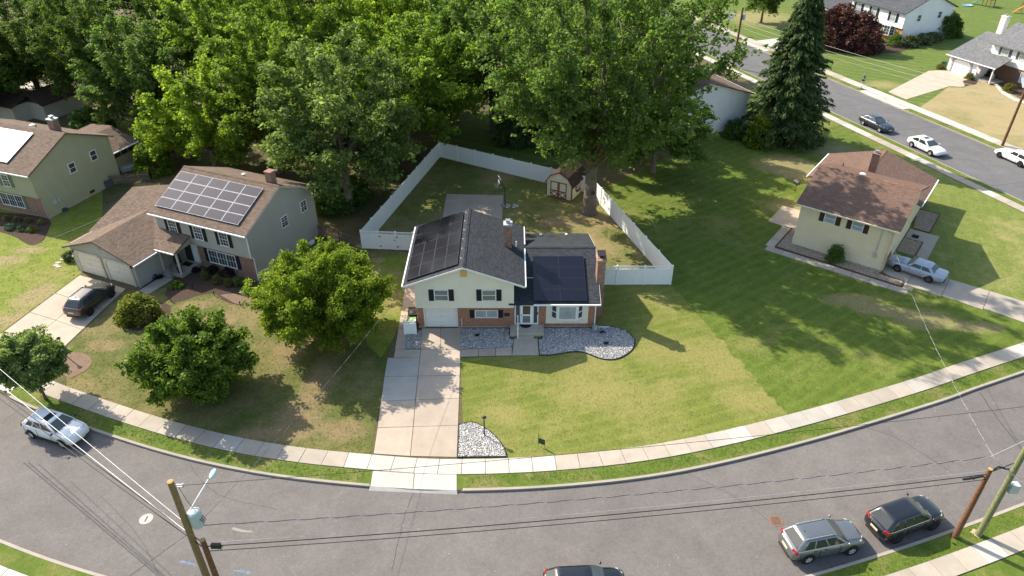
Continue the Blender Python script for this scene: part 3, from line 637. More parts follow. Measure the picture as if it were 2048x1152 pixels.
# tar lines and cracks in the asphalt
TAR = plain('tar_line', (.06, .056, .055), .9, .2, var=.2)
def crack(name, px, w, z=-.1165, m=TAR):
    P = [G(*p, -.12) for p in px]; P = resample(catmull([tuple(p.xy) for p in P], 8), .35)
    P = [p+Vector((random.uniform(-.03,.03), random.uniform(-.03,.03), 0)) for p in P]; o = up(strip(offset(P, -w/2), offset(P, w/2), z)).build(name, m); return tag(o, kind='structure')
for px, w in (([(828,985),(810,1030),(795,1090),(782,1152)], .03), ([(1350,935),(1480,1000),(1560,1060)], .025), ([(1720,850),(1800,880),(1920,955)], .03), ([(60,800),(0,850)], .03), ([(360,900),(430,985),(560,1020)], .02), ([(200,990),(275,1070),(320,1152)], .02), ([(1960,785),(1990,830),(2048,905)], .05)): crack('road_crack', px, w)
for a, b in ((-116,-114),(-95,-94),(-66,-64.5),(-49,-47.5)):
    P = [far(a, 76.5), far((a+b)/2, 81), far(b, 85.8)]; tag(up(strip([p-FD*.02 for p in P], [p+FD*.03 for p in P], -.1165)).build('road_crack', TAR), kind='structure')

rg = np.random.default_rng(77); L_ = resample(KERB, .3); V_, F_ = [], []
for k in range(420):
    b = L_[rg.integers(20, len(L_)-20)]; t = rg.random(); o_ = -ROAD_W*(t**2.2 if rg.random() < .6 else 1-t**2.5); i_ = L_.index(b); nrm_ = offset(L_[i_-1:i_+2], o_)[1]; s_ = rg.uniform(.015, .05); a_ = rg.uniform(0, 6.28); n0 = len(V_)
    for q_ in range(4): V_.append((nrm_.x+s_*math.cos(a_+q_*1.57)*(1 if q_ % 2 else .6), nrm_.y+s_*math.sin(a_+q_*1.57)*(1 if q_ % 2 else .6), -.112+(.01 if q_ == 1 else 0)))
    F_.append((n0, n0+1, n0+2, n0+3))
tag(up(MB().add(V_, F_)).build('leaf_litter', plain('litter', (.42,.38,.28), .9, .1, var=.4, scale=.7)), kind='stuff')
# ------------------------------------------------------------------ house pieces (all in a house's own frame)
class Face:
    """a wall face: origin, direction to the right as seen from outside, outward normal"""
    def __init__(s, o, r, n): s.o, s.r, s.n = Vector(o), Vector(r), Vector(n)
    def p(s, u, z, d=0.0): return s.o+s.r*u+s.n*d+Vector((0, 0, z))
    def box(s, mb, u0, u1, z0, z1, d0, d1, mi=0): return mb.obox(s.p(u0, z0, d0), s.r*(u1-u0), s.n*(d1-d0), (0, 0, z1-z0), mi)
def FRONT(y=0.0): return Face((0, y, 0), (1, 0, 0), (0, -1, 0))
def RIGHT(x=0.0): return Face((x, 0, 0), (0, 1, 0), (1, 0, 0))
def LEFT(x=0.0): return Face((x, 0, 0), (0, -1, 0), (-1, 0, 0))
def window(h, f, u, z, w, ht, glass=GLASS, lights=(1, 2), muntin=0, shutter=None, frame=TRIM, sw=None, fw=.07, sill=True):
    """u,z = centre; lights = panes across, panes up; muntin = bars across each pane"""
    mb = MB(); f.box(mb, u-w/2-fw, u+w/2+fw, z+ht/2, z+ht/2+fw, 0, .07); f.box(mb, u-w/2-fw, u+w/2+fw, z-ht/2-fw, z-ht/2, 0, .09)
    f.box(mb, u-w/2-fw, u-w/2, z-ht/2, z+ht/2, 0, .068); f.box(mb, u+w/2, u+w/2+fw, z-ht/2, z+ht/2, 0, .068)
    nx, nz = lights
    for i in range(1, nx): f.box(mb, u-w/2+w*i/nx-.035, u-w/2+w*i/nx+.035, z-ht/2, z+ht/2, 0, .06)
    for j in range(1, nz): f.box(mb, u-w/2, u+w/2, z-ht/2+ht*j/nz-.025, z-ht/2+ht*j/nz+.025, 0, .055)
    o = mb.build('window', frame, h)
    for i in range(nx):
        for j in range(nz):
            a, b = u-w/2+w*i/nx, u-w/2+w*(i+1)/nx; c, d = z-ht/2+ht*j/nz, z-ht/2+ht*(j+1)/nz
            f.box(MB(), a, b, c, d, .005, .022).build('pane', glass, o)
    if muntin:
        m = MB()
        for i in range(nx):
            a, b = u-w/2+w*i/nx, u-w/2+w*(i+1)/nx
            for k in range(1, muntin): f.box(m, a+(b-a)*k/muntin-.012, a+(b-a)*k/muntin+.012, z-ht/2, z+ht/2, .024, .036)
        for j in range(nz*2):
            if j % 2: f.box(m, u-w/2, u+w/2, z-ht/2+ht*j/(nz*2)-.012, z-ht/2+ht*j/(nz*2)+.012, .024, .037)
        m.build('muntin', frame, o)
    if shutter:
        s = sw or .38
        for a in (u-w/2-fw-s-.02, u+w/2+fw+.02):
            m = MB(); z0, z1 = z-ht/2-fw, z+ht/2+fw
            f.box(m, a+.01, a+s-.01, z0+.01, z1-.01, .004, .02); f.box(m, a, a+.05, z0, z1, 0, .05); f.box(m, a+s-.05, a+s, z0, z1, 0, .05)
            for zz in (z0, (z0+z1)/2-.04, z1-.08): f.box(m, a+.06, a+s-.06, zz, zz+.08, 0, .048)
            n = max(6, int((z1-z0)/.075))
            for k in range(n):
                zz = z0+(z1-z0)*(k+.5)/n; m.obox(f.p(a+.06, zz-.03, .012), f.r*(s-.12), f.n*.008+Vector((0,0,.0)), f.n*-.0+Vector((0,0,.05))+f.n*.018)
            m.build('shutter', shutter, h)
    return o
def slab(mb, a, b, c, d, t, mi=0):
    """roof slab with its upper face a b c d, t thick"""
    P = [Vector(p) for p in (a, b, c, d)]
    n = (P[1]-P[0]).cross(P[2]-P[0])
    if n.z < 0: P = P[::-1]
    lo = [p-Vector((0, 0, t)) for p in P]
    return mb.add(P+lo, [(0,1,2,3),(7,6,5,4),(0,4,5,1),(1,5,6,2),(2,6,7,3),(3,7,4,0)], mi)
def gutter(h, a, b, mat=None, r=.06):
    a, b = Vector(a), Vector(b); mb = MB(); d = (b-a).normalized(); n = Vector((-d.y, d.x, 0))
    mb.obox(a-n*r-Vector((0,0,r)), b-a, n*2*r, (0,0,2*r*.9)); return mb.build('gutter', mat or WHITE, h)
def downspout(h, pts, mat=None): return MB().tube(pts, .045, 6).build('downspout', mat or WHITE, h)
def chimney(h, x0, x1, y0, y1, z0, z1, brick, cap, flue=None, n=1):
    o = MB().box(x0, x1, y0, y1, z0, z1).build('chimney', brick, h)
    MB().box(x0-.05, x1+.05, y0-.05, y1+.05, z1, z1+.12).build('chimney_crown', cap, o)
    if flue:
        m = MB(); cx, cy = (x0+x1)/2, (y0+y1)/2; m.box(cx-.14, cx+.14, cy-.14, cy+.14, z1+.12, z1+.30); m.box(cx-.2, cx+.2, cy-.2, cy+.2, z1+.36, z1+.40)
        for sx in (-1,1):
            for sy in (-1,1): m.box(cx+sx*.13-.015, cx+sx*.13+.015, cy+sy*.13-.015, cy+sy*.13+.015, z1+.30, z1+.36)
        m.build('flue_cap', flue, o)
    return o
def solar(h, corner, along, upv, nx, ny, w, l, cell, frame, gap=.03, lift=.10, fw=.022):
    """panels on a slope: corner = low left, along and upv unit vectors in the roof plane"""
    a, u = Vector(along).normalized(), Vector(upv).normalized(); n = a.cross(u).normalized()
    if n.z < 0: n = -n
    c = Vector(corner)+n*lift
    for i in range(nx):
        for j in range(ny):
            o = c+a*i*(w+gap)+u*j*(l+gap)
            mb = MB(); mb.obox(o, a*w, u*l, n*.035)
            p = mb.build('solar_panel', frame, h)
            MB().obox(o+a*fw+u*fw+n*.0352, a*(w-2*fw), u*(l-2*fw), n*.003).build('cell_sheet', cell, p)
    return c
def garage_door(h, f, u, z0, w, ht, mat, panels=(4, 4), trim=TRIM, d=-.10):
    mb = MB(); f.box(mb, u-w/2, u+w/2, z0, z0+ht, d-.04, d); nx, nz = panels
    o = mb.build('garage_door', mat, h)
    for j in range(nz):
        zz = z0+ht*j/nz; f.box(MB(), u-w/2+.01, u+w/2-.01, zz+.012, zz+ht/nz-.012, d, d+.022).build('door_panel', mat, o)
    m = MB()
    f.box(m, u-.06, u+.06, z0+.12, z0+.16, d+.022, d+.05); f.box(m, u-.05, u+.05, z0+ht*.52, z0+ht*.52+.08, d+.022, d+.045); m.build('handle', STEEL, o); return o
SIDC = siding_mat('siding_cream', (.78, .74, .60)); SIDG = siding_mat('siding_grey', (.40, .385, .335)); SIDO = siding_mat('siding_olive', (.38, .37, .245)); SIDT = siding_mat('siding_tan', (.76, .64, .42)); SIDW = siding_mat('siding_white', (.78, .79, .80))
BRK = brick_mat('brick_orange', (.37, .155, .085), (.27, .10, .055), (.40, .33, .27)); BRKB = brick_mat('brick_brown', (.30, .155, .105), (.20, .095, .065), (.36, .32, .28)); BRKD = brick_mat('brick_dark', (.17, .085, .05), (.11, .055, .035), (.2, .17, .14)); BRKO = brick_mat('brick_bright', (.50, .21, .085), (.42, .165, .065), (.45, .35, .25))
SHM = shingle_mat('shingle_charcoal', (.044, .049, .058), .26); SHB = shingle_mat('shingle_brown', (.165, .118, .090)); SHR = shingle_mat('shingle_red_brown', (.178, .112, .086), .16); SHG = shingle_mat('shingle_grey', (.17, .172, .178)); SHD = shingle_mat('shingle_dark_grey', (.085, .09, .10)); SHDB = shingle_mat('shingle_dark_brown', (.07, .045, .035))
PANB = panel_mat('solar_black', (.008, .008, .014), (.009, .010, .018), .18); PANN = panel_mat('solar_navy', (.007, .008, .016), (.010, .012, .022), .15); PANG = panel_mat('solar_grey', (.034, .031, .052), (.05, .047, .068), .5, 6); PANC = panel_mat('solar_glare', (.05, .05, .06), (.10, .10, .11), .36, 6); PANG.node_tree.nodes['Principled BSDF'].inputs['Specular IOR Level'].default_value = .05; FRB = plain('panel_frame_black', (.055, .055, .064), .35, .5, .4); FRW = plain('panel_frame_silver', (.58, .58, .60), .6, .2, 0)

# ------------------------------------------------------------------ the split-level house
H = empty('split_level_house', (0, 47.3, 0), 0, 'cream and brick split-level house with black roof panels behind the gravel beds', 'house')
F0 = FRONT(0)
# lower storey: brick front with openings, sides
mb = MB(); gl, gr = -6.95, -4.42
mb.box(-7.55, gl, 0, .22, 0, 2.2); mb.box(gr, .10, 0, .22, 0, 2.2); mb.box(gl, gr, 0, .22, 2.02, 2.2)
mb.box(-7.55, -7.33, .22, 8.4, 0, 2.2); mb.box(-7.33, .1, 8.18, 8.4, 0, 2.2)
mb.build('brick_wall', BRK, H)
mb = MB(); mb.box(-7.6, gl-.02, -.03, .1, 0, .10); mb.box(gr+.02, 2.0, -.03, .1, 0, .10); mb.box(2.2, 6.8, -.03, .1, 0, .12); mb.build('foundation', CONC, H)
mb = MB()
for a, b in ((gl-.13, gl), (gr, gr+.07)): mb.box(a, b, -.03, .05, .1, 2.05)
mb.box(gl, gr, -.03, .05, 2.03, 2.16); mb.build('garage_trim', plain('cream_trim', (.70, .66, .55)), H)
garage_door(H, F0, (gl+gr)/2, .02, gr-gl, 2.0, TRIM, (1, 4), d=-.06)
# upper storey, cantilevered to the front, gable to the street
ez, rz, rx = 4.79, 6.14, -3.72
mb = MB(); mb.extr([(-7.6,-.4,2.2),(.15,-.4,2.2),(.15,-.4,ez-.03),(rx,-.4,rz),(-7.6,-.4,ez-.03)], (0, 8.95, 0)); mb.build('siding_wall', SIDC, H)
FU = FRONT(-.4)
for u in (-5.52, -1.80): window(H, FU, u, 3.44, .98, .92, GLASSB, (1, 2), 0, SHUT, sw=.40)
MB().box(-3.97, -3.45, -.45, -.39, 5.15, 5.72).build('gable_vent', plain('yellow_plywood', (.62, .40, .14), .7, var=.1), H)
window(H, F0, -2.05, 1.36, 1.72, .62, GLASSC, (2, 1), 0, SHUT, sw=.38)
MB().box(-.62, -.18, -.09, 0, 1.18, 1.42).build('letter_box', DARK, H)
MB().tube([(-4.05,-.05,.1),(-4.05,-.05,.9)], .02, 6).build('conduit', WHITE, H)
# main roof
es = 4.49; sl = (6.22-4.49)/4.70
mb = MB(); y0, y1 = -.72, 8.75
slab(mb, (-8.42,y0,es),(rx,y0,6.22),(rx,y1,6.22),(-8.42,y1,es), .14); slab(mb, (rx,y0,6.22),(1.0,y0,es),(1.0,y1,es),(rx,y1,6.22), .14)
mb.build('roof', SHM, H)
mb = MB()
for k in range(30):
    yy = y0+(y1-y0)*k/30
    for sx in (-1, 1): slab(mb, (rx+sx*.17,yy,6.185+.012*(k%2)),(rx,yy,6.25+.012*(k%2)),(rx,yy+.33,6.25+.012*(k%2)),(rx+sx*.17,yy+.33,6.185+.012*(k%2)), .02)
mb.build('ridge_cap', SHM, H)
mb = MB()
for sx, x in ((-1,-8.42),(1,1.0)):
    a, b = Vector((x, y0-.012, es)), Vector((rx, y0-.012, 6.22)); mb.obox(a-Vector((0,0,.19)), b-a, (0,-.03,0), (0,0,.17))
mb.build('rake_board', TRIM, H)
gutter(H, (-8.47, y0, es-.08), (-8.47, y1, es-.08)); gutter(H, (1.05, y0, es-.08), (1.05, 5.0, es-.08)); gutter(H, (1.05, 5.7, es-.08), (1.05, y1, es-.08))
# panels on the left slope
ua = Vector((4.70, 0, 1.73)).normalized(); c0 = Vector((-8.05, 8.2, 4.49+.37*sl)) 
solar(H, (-8.15,-.25,es+.27*sl), (0,1,0), ua, 5, 4, 1.70, 1.05, PANB, FRB)
mb = MB()
for k in range(6): mb.box(-3.97, -3.92, .5+k*1.5, .58+k*1.5, 6.12, 6.25)
mb.build('panel_clip', WHITE, H)
# wing to the right
wz = lambda y: 2.62+.333*(y+.45)
mb = MB(); mb.extr([(.1,0,0),(.1,10.4,0),(.1,10.4,wz(0)-.04),(.1,5.15,4.42),(.1,0,wz(0)-.04)], (6.65,0,0)); mb.build('brick_wall', BRK, H)
mb = MB(); slab(mb, (-.25,-.45,2.62),(6.98,-.45,2.62),(6.98,5.17,4.5),(-.25,5.17,4.5), .14); slab(mb, (-.25,5.17,4.5),(6.98,5.17,4.5),(6.98,10.8,2.62),(-.25,10.8,2.62), .14); mb.build('roof', SHM, H)
mb = MB()
for k in range(22):
    x = .6+6.38*k/22
    for sy in (-1, 1): slab(mb, (x,5.17+sy*.16,4.47+.01*(k%2)),(x,5.17,4.53+.01*(k%2)),(x+.31,5.17,4.53+.01*(k%2)),(x+.31,5.17+sy*.16,4.47+.01*(k%2)), .02)
mb.build('ridge_cap', SHM, H)
gutter(H, (1.7,-.5,2.55), (7.0,-.5,2.55)); downspout(H, [(6.68,-.45,2.5),(6.66,-.06,2.3),(6.66,-.06,.1)])
mb = MB(); mb.obox((6.99,-.47,2.62-.16),(0,5.64,1.88),(.025,0,0),(0,0,.15)); mb.obox((6.99,10.8,2.62-.16),(0,-5.63,1.88),(.025,0,0),(0,0,.15)); mb.build('rake_board', TRIM, H)
wu = Vector((0, 5.62, 1.88)).normalized()
solar(H, (1.72,-.22,wz(-.22)), (1,0,0), wu, 2, 4, 2.08, 1.13, PANN, FRB, gap=.02)
MB().tube([(.9,2.0,wz(2)+.05),(1.75,2.0,wz(2)+.05)], .03, 6).build('conduit', GALV, H)
# entrance
mb = MB(); mb.box(.20, 2.12, -.06, .02, .35, 2.55); mb.build('door_surround', TRIM, H)
d = MB().box(.74, 1.58, -.09, -.05, .40, 2.32); dd = MB(); F0.box(dd, .70, 1.64, .38, 2.36, .062, .10); do = dd.build('front_door', WHITE, H)
for z0, z1, g in ((.55, 1.22, GLASSB), (1.36, 2.18, glass_mat('door_glass', (.12, .075, .05)))): F0.box(MB(), .86, 1.46, z0, z1, .098, .112).build('pane', g, do)
MB().box(.74, .78, -.15, -.10, 1.2, 1.36).build('handle', DARK, do)
for a in ((.32, .62), (1.74, 2.02)): F0.box(MB(), a[0], a[1], .5, 2.34, .062, .075).build('side_light', glass_mat('side_light_glass', (.06, .065, .08)), H)
MB().box(2.02, 2.08, -.12, -.06, 1.35, 1.55).build('door_bell', DARK, H); MB().lathe([(.04,0),(.05,.08),(.03,.16)], (.15,-.1,1.9), 8).build('porch_light', DARK, H)
# bay window in a cream panel
mb = MB(); mb.box(2.72, 6.10, -.035, .02, .42, 2.5); 
for k in range(14): mb.box(2.78+k*.24, 2.80+k*.24, -.042, -.034, .43, 1.02)
mb.build('bay_panel', SIDC, H)
mb = MB(); zb, zt = 1.06, 2.42; pts = [(3.10,-.03),(3.62,-.45),(5.18,-.45),(5.70,-.03)]
mb.prism(pts, zb-.10, zb); mb.prism(pts, zt, zt+.12)
for p in pts: mb.box(p[0]-.05, p[0]+.05, p[1]-.03, p[1]+.05, zb, zt)
bay = mb.build('bay_window', TRIM, H)
def bayface(a, b): r = Vector((b[0]-a[0], b[1]-a[1], 0)); L = r.length; r.normalize(); return Face((a[0], a[1], 0), r, (r.y, -r.x, 0)), L
for (a, b), g, bar in (((pts[0], pts[1]), GLASS, 1), ((pts[1], pts[2]), GLASSC, 0), ((pts[2], pts[3]), GLASS, 1)):
    f, L = bayface(a, b); f.box(MB(), .05, L-.05, zb, zt, -.03, 0).build('pane', g, bay)
    m = MB(); f.box(m, .05, L-.05, zb, zb+.10, 0, .02); f.box(m, .05, L-.05, zt-.10, zt, 0, .02); f.box(m, .05, .13, zb, zt, 0, .019); f.box(m, L-.13, L-.05, zb, zt, 0, .019)
    if bar: f.box(m, .05, L-.05, 1.70, 1.78, 0, .021)
    m.build('sash', TRIM, bay)
# stoop with step, rail, mat
mb = MB(); mb.box(-.15, 2.55, -1.25, -.035, 0, .34); st = mb.build('stoop', CONC, H, bevel=.02); MB().box(.5, 1.75, -1.62, -1.255, 0, .17).build('step', CONC, st)
mb = MB(); 
for y in (-.12, -1.52): mb.box(.42, .50, y-.04, y+.04, .0 if y < -1.3 else .34, 1.22 if y > -1 else 1.02); mb.box(.40, .52, y-.06, y+.06, 1.22 if y > -1 else 1.02, 1.27 if y > -1 else 1.07)
mb.tube([(.46,-.12,1.12),(.46,-1.52,.92)], .045, 6); mb.tube([(.46,-.12,.55),(.46,-1.52,.35)], .03, 6)
for k in range(9): y = -.2-k*.15; mb.box(.445, .475, y-.015, y+.015, .5+y*.14, 1.1+y*.14)
mb.build('handrail', WHITE, H)
mat_ = MB().add([(1.1,-.12,.352)]+[(1.1+.48*math.cos(t), -.10-.46*math.sin(t), .352) for t in np.linspace(0, math.pi, 17)], [tuple([0]+list(range(1,18)))[::-1]])
o = up(mat_).build('door_mat', plain('black_mat', (.012,.012,.014), .95)); o.parent = None; o.location = (0, 47.3, 0); tag(o, 'half-round black doormat on the stoop of the split-level house', 'doormat')
# chimneys
chimney(H, -.65, -.02, 4.35, 5.0, 4.6, 6.95, BRKB, GALV, STEEL)
c2 = MB(); c2.box(6.76, 7.45, 1.3, 2.7, 0, 2.0); c2.extr([(6.76,1.3,2.0),(7.45,1.3,2.0),(7.45,1.45,2.4),(6.76,1.45,2.4)], (0,0,.001)); c2.box(6.78, 7.42, 1.5, 2.5, 2.0, 5.3)
o = c2.build('chimney', BRKB, H); MB().box(6.70, 7.50, 1.42, 2.58, 5.3, 5.45).build('chimney_crown', brick_mat('brick_crown', (.42,.25,.17), (.36,.2,.13)), o)
m = MB(); m.box(6.95, 7.25, 1.8, 2.2, 5.45, 5.62); m.box(6.78, 7.42, 1.55, 2.45, 5.80, 5.84)
for x in (6.85, 7.35):
    for y in (1.65, 2.35): m.box(x-.02, x+.02, y-.02, y+.02, 5.45, 5.80)
m.build('flue_cap', DARK, o)
mb = MB()
for x, y in ((2.6, 10.0), (4.9, 10.1)): mb.lathe([(.09,0),(.09,.22),(.12,.22),(.12,.26)], (x, y, wz(10.8-(y+.45)-.45+.0)), 10)
mb.lathe([(.05,0),(.05,.5)], (-.15+.5, 4.9, 4.7), 8); mb.build('vent_pipe', WHITE, H)

# ------------------------------------------------------------------ grey house with the light roof panels
H = empty('grey_house', (-22.5, 54.2, 0), R(-23), 'grey-sided two-storey house with brown roof, silver-framed panels and two garage doors', 'house')
mb = MB(); mb.box(-10.2, 0, 0, 9.1, 0, .25); mb.build('foundation', CONC, H)
mb = MB(); mb.extr([(0,.02,.25),(0,9.1,.25),(0,9.1,5.1),(0,4.55,7.2),(0,.02,5.1)], (-10.2,0,0)); mb.box(-10.25, .02, -.35, .02, 2.45, 5.05); mb.build('siding_wall', SIDG, H)
MB().box(-6.4, .012, -.03, .02, .1, 2.45).build('brick_wall', BRKB, H)
es, rz = 4.98, 7.33
def gable_roof(h, x0, x1, y0, y1, es, rz, m, t=.15, axis='x'):
    mb = MB(); ym = (y0+y1)/2
    if axis == 'x': slab(mb, (x0,y0,es),(x1,y0,es),(x1,ym,rz),(x0,ym,rz), t); slab(mb, (x0,ym,rz),(x1,ym,rz),(x1,y1,es),(x0,y1,es), t)
    else:
        xm = (x0+x1)/2; slab(mb, (x0,y0,es),(xm,y0,rz),(xm,y1,rz),(x0,y1,es), t); slab(mb, (xm,y0,rz),(x1,y0,es),(x1,y1,es),(xm,y1,rz), t)
    return mb.build('roof', m, h)
gable_roof(H, -10.6, .28, -.72, 9.75, es, rz, SHB)
gutter(H, (-10.6,-.78,es-.1), (.28,-.78,es-.1)); downspout(H, [(-.0,-.75,4.9),(.06,-.42,4.6),(.06,-.42,2.6),(.06,-.12,2.4),(.06,-.12,.1)])
mb = MB()
for k in range(36): 
    x = -10.6+10.88*k/36
    for sy in (-1,1): slab(mb, (x,4.515+sy*.15,rz-.03),(x,4.515,rz+.035+.01*(k%2)),(x+.31,4.515,rz+.035+.01*(k%2)),(x+.31,4.515+sy*.15,rz-.03), .02)
mb.build('ridge_cap', SHB, H)
mb = MB(); mb.obox((.285,-.72,es-.17),(0,5.235,2.35),(.025,0,0),(0,0,.15)); mb.obox((.285,9.75,es-.17),(0,-5.235,2.35),(.025,0,0),(0,0,.15)); mb.build('rake_board', plain('grey_trim', (.5,.49,.45)), H)
sl = (rz-es)/5.235
solar(H, (-10.3,.05,es+.77*sl), (1,0,0), (0,5.235,2.35), 5, 4, 1.84, 1.02, PANG, FRW, gap=.03, fw=.026)
chimney(H, -1.6, -.95, 5.0, 5.65, 6.5, 8.05, BRKB, BRKB, None)
MB().lathe([(.16,0),(.2,.12),(.05,.16)], (-5.2,6.2,es+.1+(9.75-6.2)*sl), 10).build('roof_vent', GALV, H)
FU = FRONT(-.35)
for u in (-8.35, -5.45, -2.6): window(H, FU, u, 3.85, .86, 1.25, GLASS, (1, 2), 3, plain('shutter_brown', (.035,.022,.022)), sw=.36)
window(H, FRONT(-.03), -3.7, 1.42, 3.0, 1.25, GLASS, (3, 1), 3, SHUT, sw=.40)
for y, z in ((4.55, 3.72), (7.45, 3.9)): window(H, RIGHT(0), y, z, .78, .98, GLASS, (1, 2), 2)
# garage wing and connecting roof
mb = MB(); mb.extr([(-16.4,-4.95,0),(-8.85,-4.95,0),(-8.85,-4.95,2.55),(-12.62,-4.95,3.85),(-16.4,-4.95,2.55)], (0,.2,0))
mb.build('siding_wall', SIDG, H); MB().box(-16.4,-16.2,-4.745,6.5,0,2.7).build('siding_wall', SIDG, H); MB().box(-9.05,-8.85,-4.745,0,0,2.55).build('siding_wall', SIDG, H)
cz = 4.55; ry = 3.3; fy = -2.55; fz = 2.66; s2 = (cz-fz)/(ry-fy)
mb = MB(); slab(mb, (-16.75,fy,fz),(-6.55,fy,fz),(-6.55,-.32,fz+s2*(-.32-fy)),(-16.75,-.32,fz+s2*(-.32-fy)), .14)
slab(mb, (-16.75,-.32,fz+s2*(-.32-fy)),(-10.2,-.32,fz+s2*(-.32-fy)),(-10.2,ry,cz),(-16.75,ry,cz), .14); slab(mb, (-16.75,ry,cz),(-10.2,ry,cz),(-10.2,7.6,2.9),(-16.75,7.6,2.9), .14)
# cross gable over the doors
gx0, gx1, gm, gz, ge = -16.85, -8.45, -12.62, 4.02, 2.52
def ymeet(z): return fy+(z-fz)/s2
slab(mb, (gx0,-5.35,ge),(gm,-5.35,gz),(gm,ymeet(gz)+.1,gz),(gx0,ymeet(ge)+.1,ge), .14); slab(mb, (gm,-5.35,gz),(gx1,-5.35,ge),(gx1,ymeet(ge)+.1,ge),(gm,ymeet(gz)+.1,gz), .14)
mb.build('roof', SHB, H)
mb = MB(); mb.extr([(-16.38,-.1,2.5),(-16.38,7.2,2.5),(-16.38,7.2,2.9),(-16.38,ry,cz-.2),(-16.38,-.1,3.2)], (.15,0,0)); mb.build('gable_wall', SIDG, H); mb = MB(); mb.extr([(-6.62,-2.4,fz-.1),(-6.62,-.34,fz-.1),(-6.62,-.34,fz+s2*2.2-.12)], (-.1,0,0)); mb.build('gable_wall', SIDG, H)
gutter(H, (-8.42,-5.35,2.45), (-8.42,-2.7,2.45)); gutter(H, (-8.9,-2.6,2.58), (-6.55,-2.6,2.58)); 
FG = FRONT(-4.95); BEI = plain('beige_trim', (.55, .48, .38))
for u in (-14.35, -10.85):
    garage_door(H, FG, u, .02, 2.75, 2.1, plain('garage_beige', (.66, .60, .50)), (1, 4), d=.02)
    m = MB(); FG.box(m, u-1.62, u-1.37, 0, 2.2, 0, .09); FG.box(m, u+1.37, u+1.62, 0, 2.2, 0, .09); FG.box(m, u-1.37, u+1.37, 2.12, 2.3, 0, .09)
    for sx in (-1, 1): m.extr([FG.p(u+sx*1.38, 2.13, 0), FG.p(u+sx*1.05, 2.13, 0), FG.p(u+sx*1.38, 1.78, 0)], (0,-.088,0))
    m.build('door_surround', BEI, H)
MB().box(-12.85, -12.4, -5.0, -4.94, 3.0, 3.45).build('gable_vent', plain('grey_vent', (.33,.32,.29)), H)
for x in (-16.05, -9.15): MB().lathe([(.05,0),(.08,.06),(.05,.26),(.02,.3)], (x,-5.05,1.95), 8).build('wall_lamp', DARK, H)
# porch
MB().box(-8.84, -6.55, -2.35, .0, 0, .32).build('porch_floor', CONC, H); MB().box(-8.6, -7.5, -2.75, -2.36, 0, .16).build('step', CONC, H)
for x in (-8.75, -6.72): MB().box(x-.07, x+.07, -2.3, -2.16, .32, 2.58).build('post', plain('beige_post', (.62,.56,.46)), H)
MB().box(-8.1, -7.2, -.06, .02, .33, 2.4).build('front_door', plain('door_dark', (.03,.025,.025)), H); MB().box(-7.2, -6.55, -.07, .02, .33, 2.42).build('door_trim', TRIM, H)
m = MB(); m.tube([(-7.55,-2.3,1.2),(-7.5,-2.75,1.0)], .025, 6)
for k in range(5): m.tube([(-7.55+.01*k,-2.3-.1*k,.2),(-7.55+.01*k,-2.3-.1*k,1.18-.04*k)], .014, 5)
m.build('handrail', DARK, H)
BX, BY = Vector((math.cos(R(-23)), math.sin(R(-23)), 0)), Vector((-math.sin(R(-23)), math.cos(R(-23)), 0))
def bw(x, y, z=0.0): return Vector((-22.5, 54.2, 0))+BX*x+BY*y+Vector((0, 0, z))

# ------------------------------------------------------------------ olive house at the left edge
H = empty('olive_house', (-47.3, 65.8, 0), R(-19.5), 'olive-sided two-storey house with brown roof and glaring roof panel cut by the left edge', 'house')
mb = MB(); mb.extr([(0,.02,.2),(0,9.8,.2),(0,9.8,5.2),(0,4.8,7.35),(0,.02,5.2)], (-14,0,0)); mb.box(-14, .015, -.32, .02, 2.4, 5.15); mb.build('siding_wall', SIDO, H)
MB().box(-14, .012, -.03, .02, .1, 2.4).build('brick_wall', BRKB, H); MB().box(-14, .03, 0, 9.8, 0, .2).build('foundation', CONC, H)
es, rz = 5.08, 7.48; gable_roof(H, -14.3, .3, -.7, 10.3, es, rz, SHB)
gutter(H, (-14.3,-.75,es-.1), (.3,-.75,es-.1)); downspout(H, [(.0,-.7,5.0),(.06,-.4,4.7),(.06,-.4,2.5),(.06,-.1,2.3),(.06,-.1,.1)], plain('olive_trim', (.40,.38,.27)))
sl = (rz-es)/5.5
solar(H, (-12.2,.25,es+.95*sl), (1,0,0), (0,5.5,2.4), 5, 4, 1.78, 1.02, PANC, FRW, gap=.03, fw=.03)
chimney(H, -2.4, -1.6, 5.3, 6.0, 6.6, 8.3, BRKB, GALV, STEEL)
m = MB(); m.ball((-6.2,6.4,es+(10.3-6.4)*sl+.02), .35, .35, .2); m.build('roof_vent', WHITE, H)
m = MB(); m.lathe([(.04,0),(.04,.5)], (-4.6,5.6,6.9), 6); m.lathe([(.04,0),(.04,.4)], (-3.0,6.0,6.8), 6); m.build('vent_pipe', DARK, H)
OLS = plain('olive_shutter', (.17,.19,.12))
for u in (-3.6, -6.6): window(H, FRONT(-.32), u, 3.85, .85, 1.2, GLASS, (1, 2), 2, OLS, sw=.4)
window(H, FRONT(-.03), -4.3, 1.40, 3.0, 1.3, GLASS, (3, 1), 3, OLS, sw=.40)
for y, z in ((4.4, 3.75), (7.3, 3.95)): window(H, RIGHT(0), y, z, .72, .98, GLASS, (1, 2), 0)
m = MB(); m.box(0, .14, 1.0, 1.35, 1.1, 1.65); m.box(0, .12, 1.45, 1.7, 1.2, 1.6); m.tube([(.06,1.2,1.6),(.05,1.1,4.6)], .03, 6); m.build('meter_box', GALV, H)
m = MB(); m.box(0, .05, 5.4, 6.0, .3, .55); m.build('basement_vent', DARK, H)
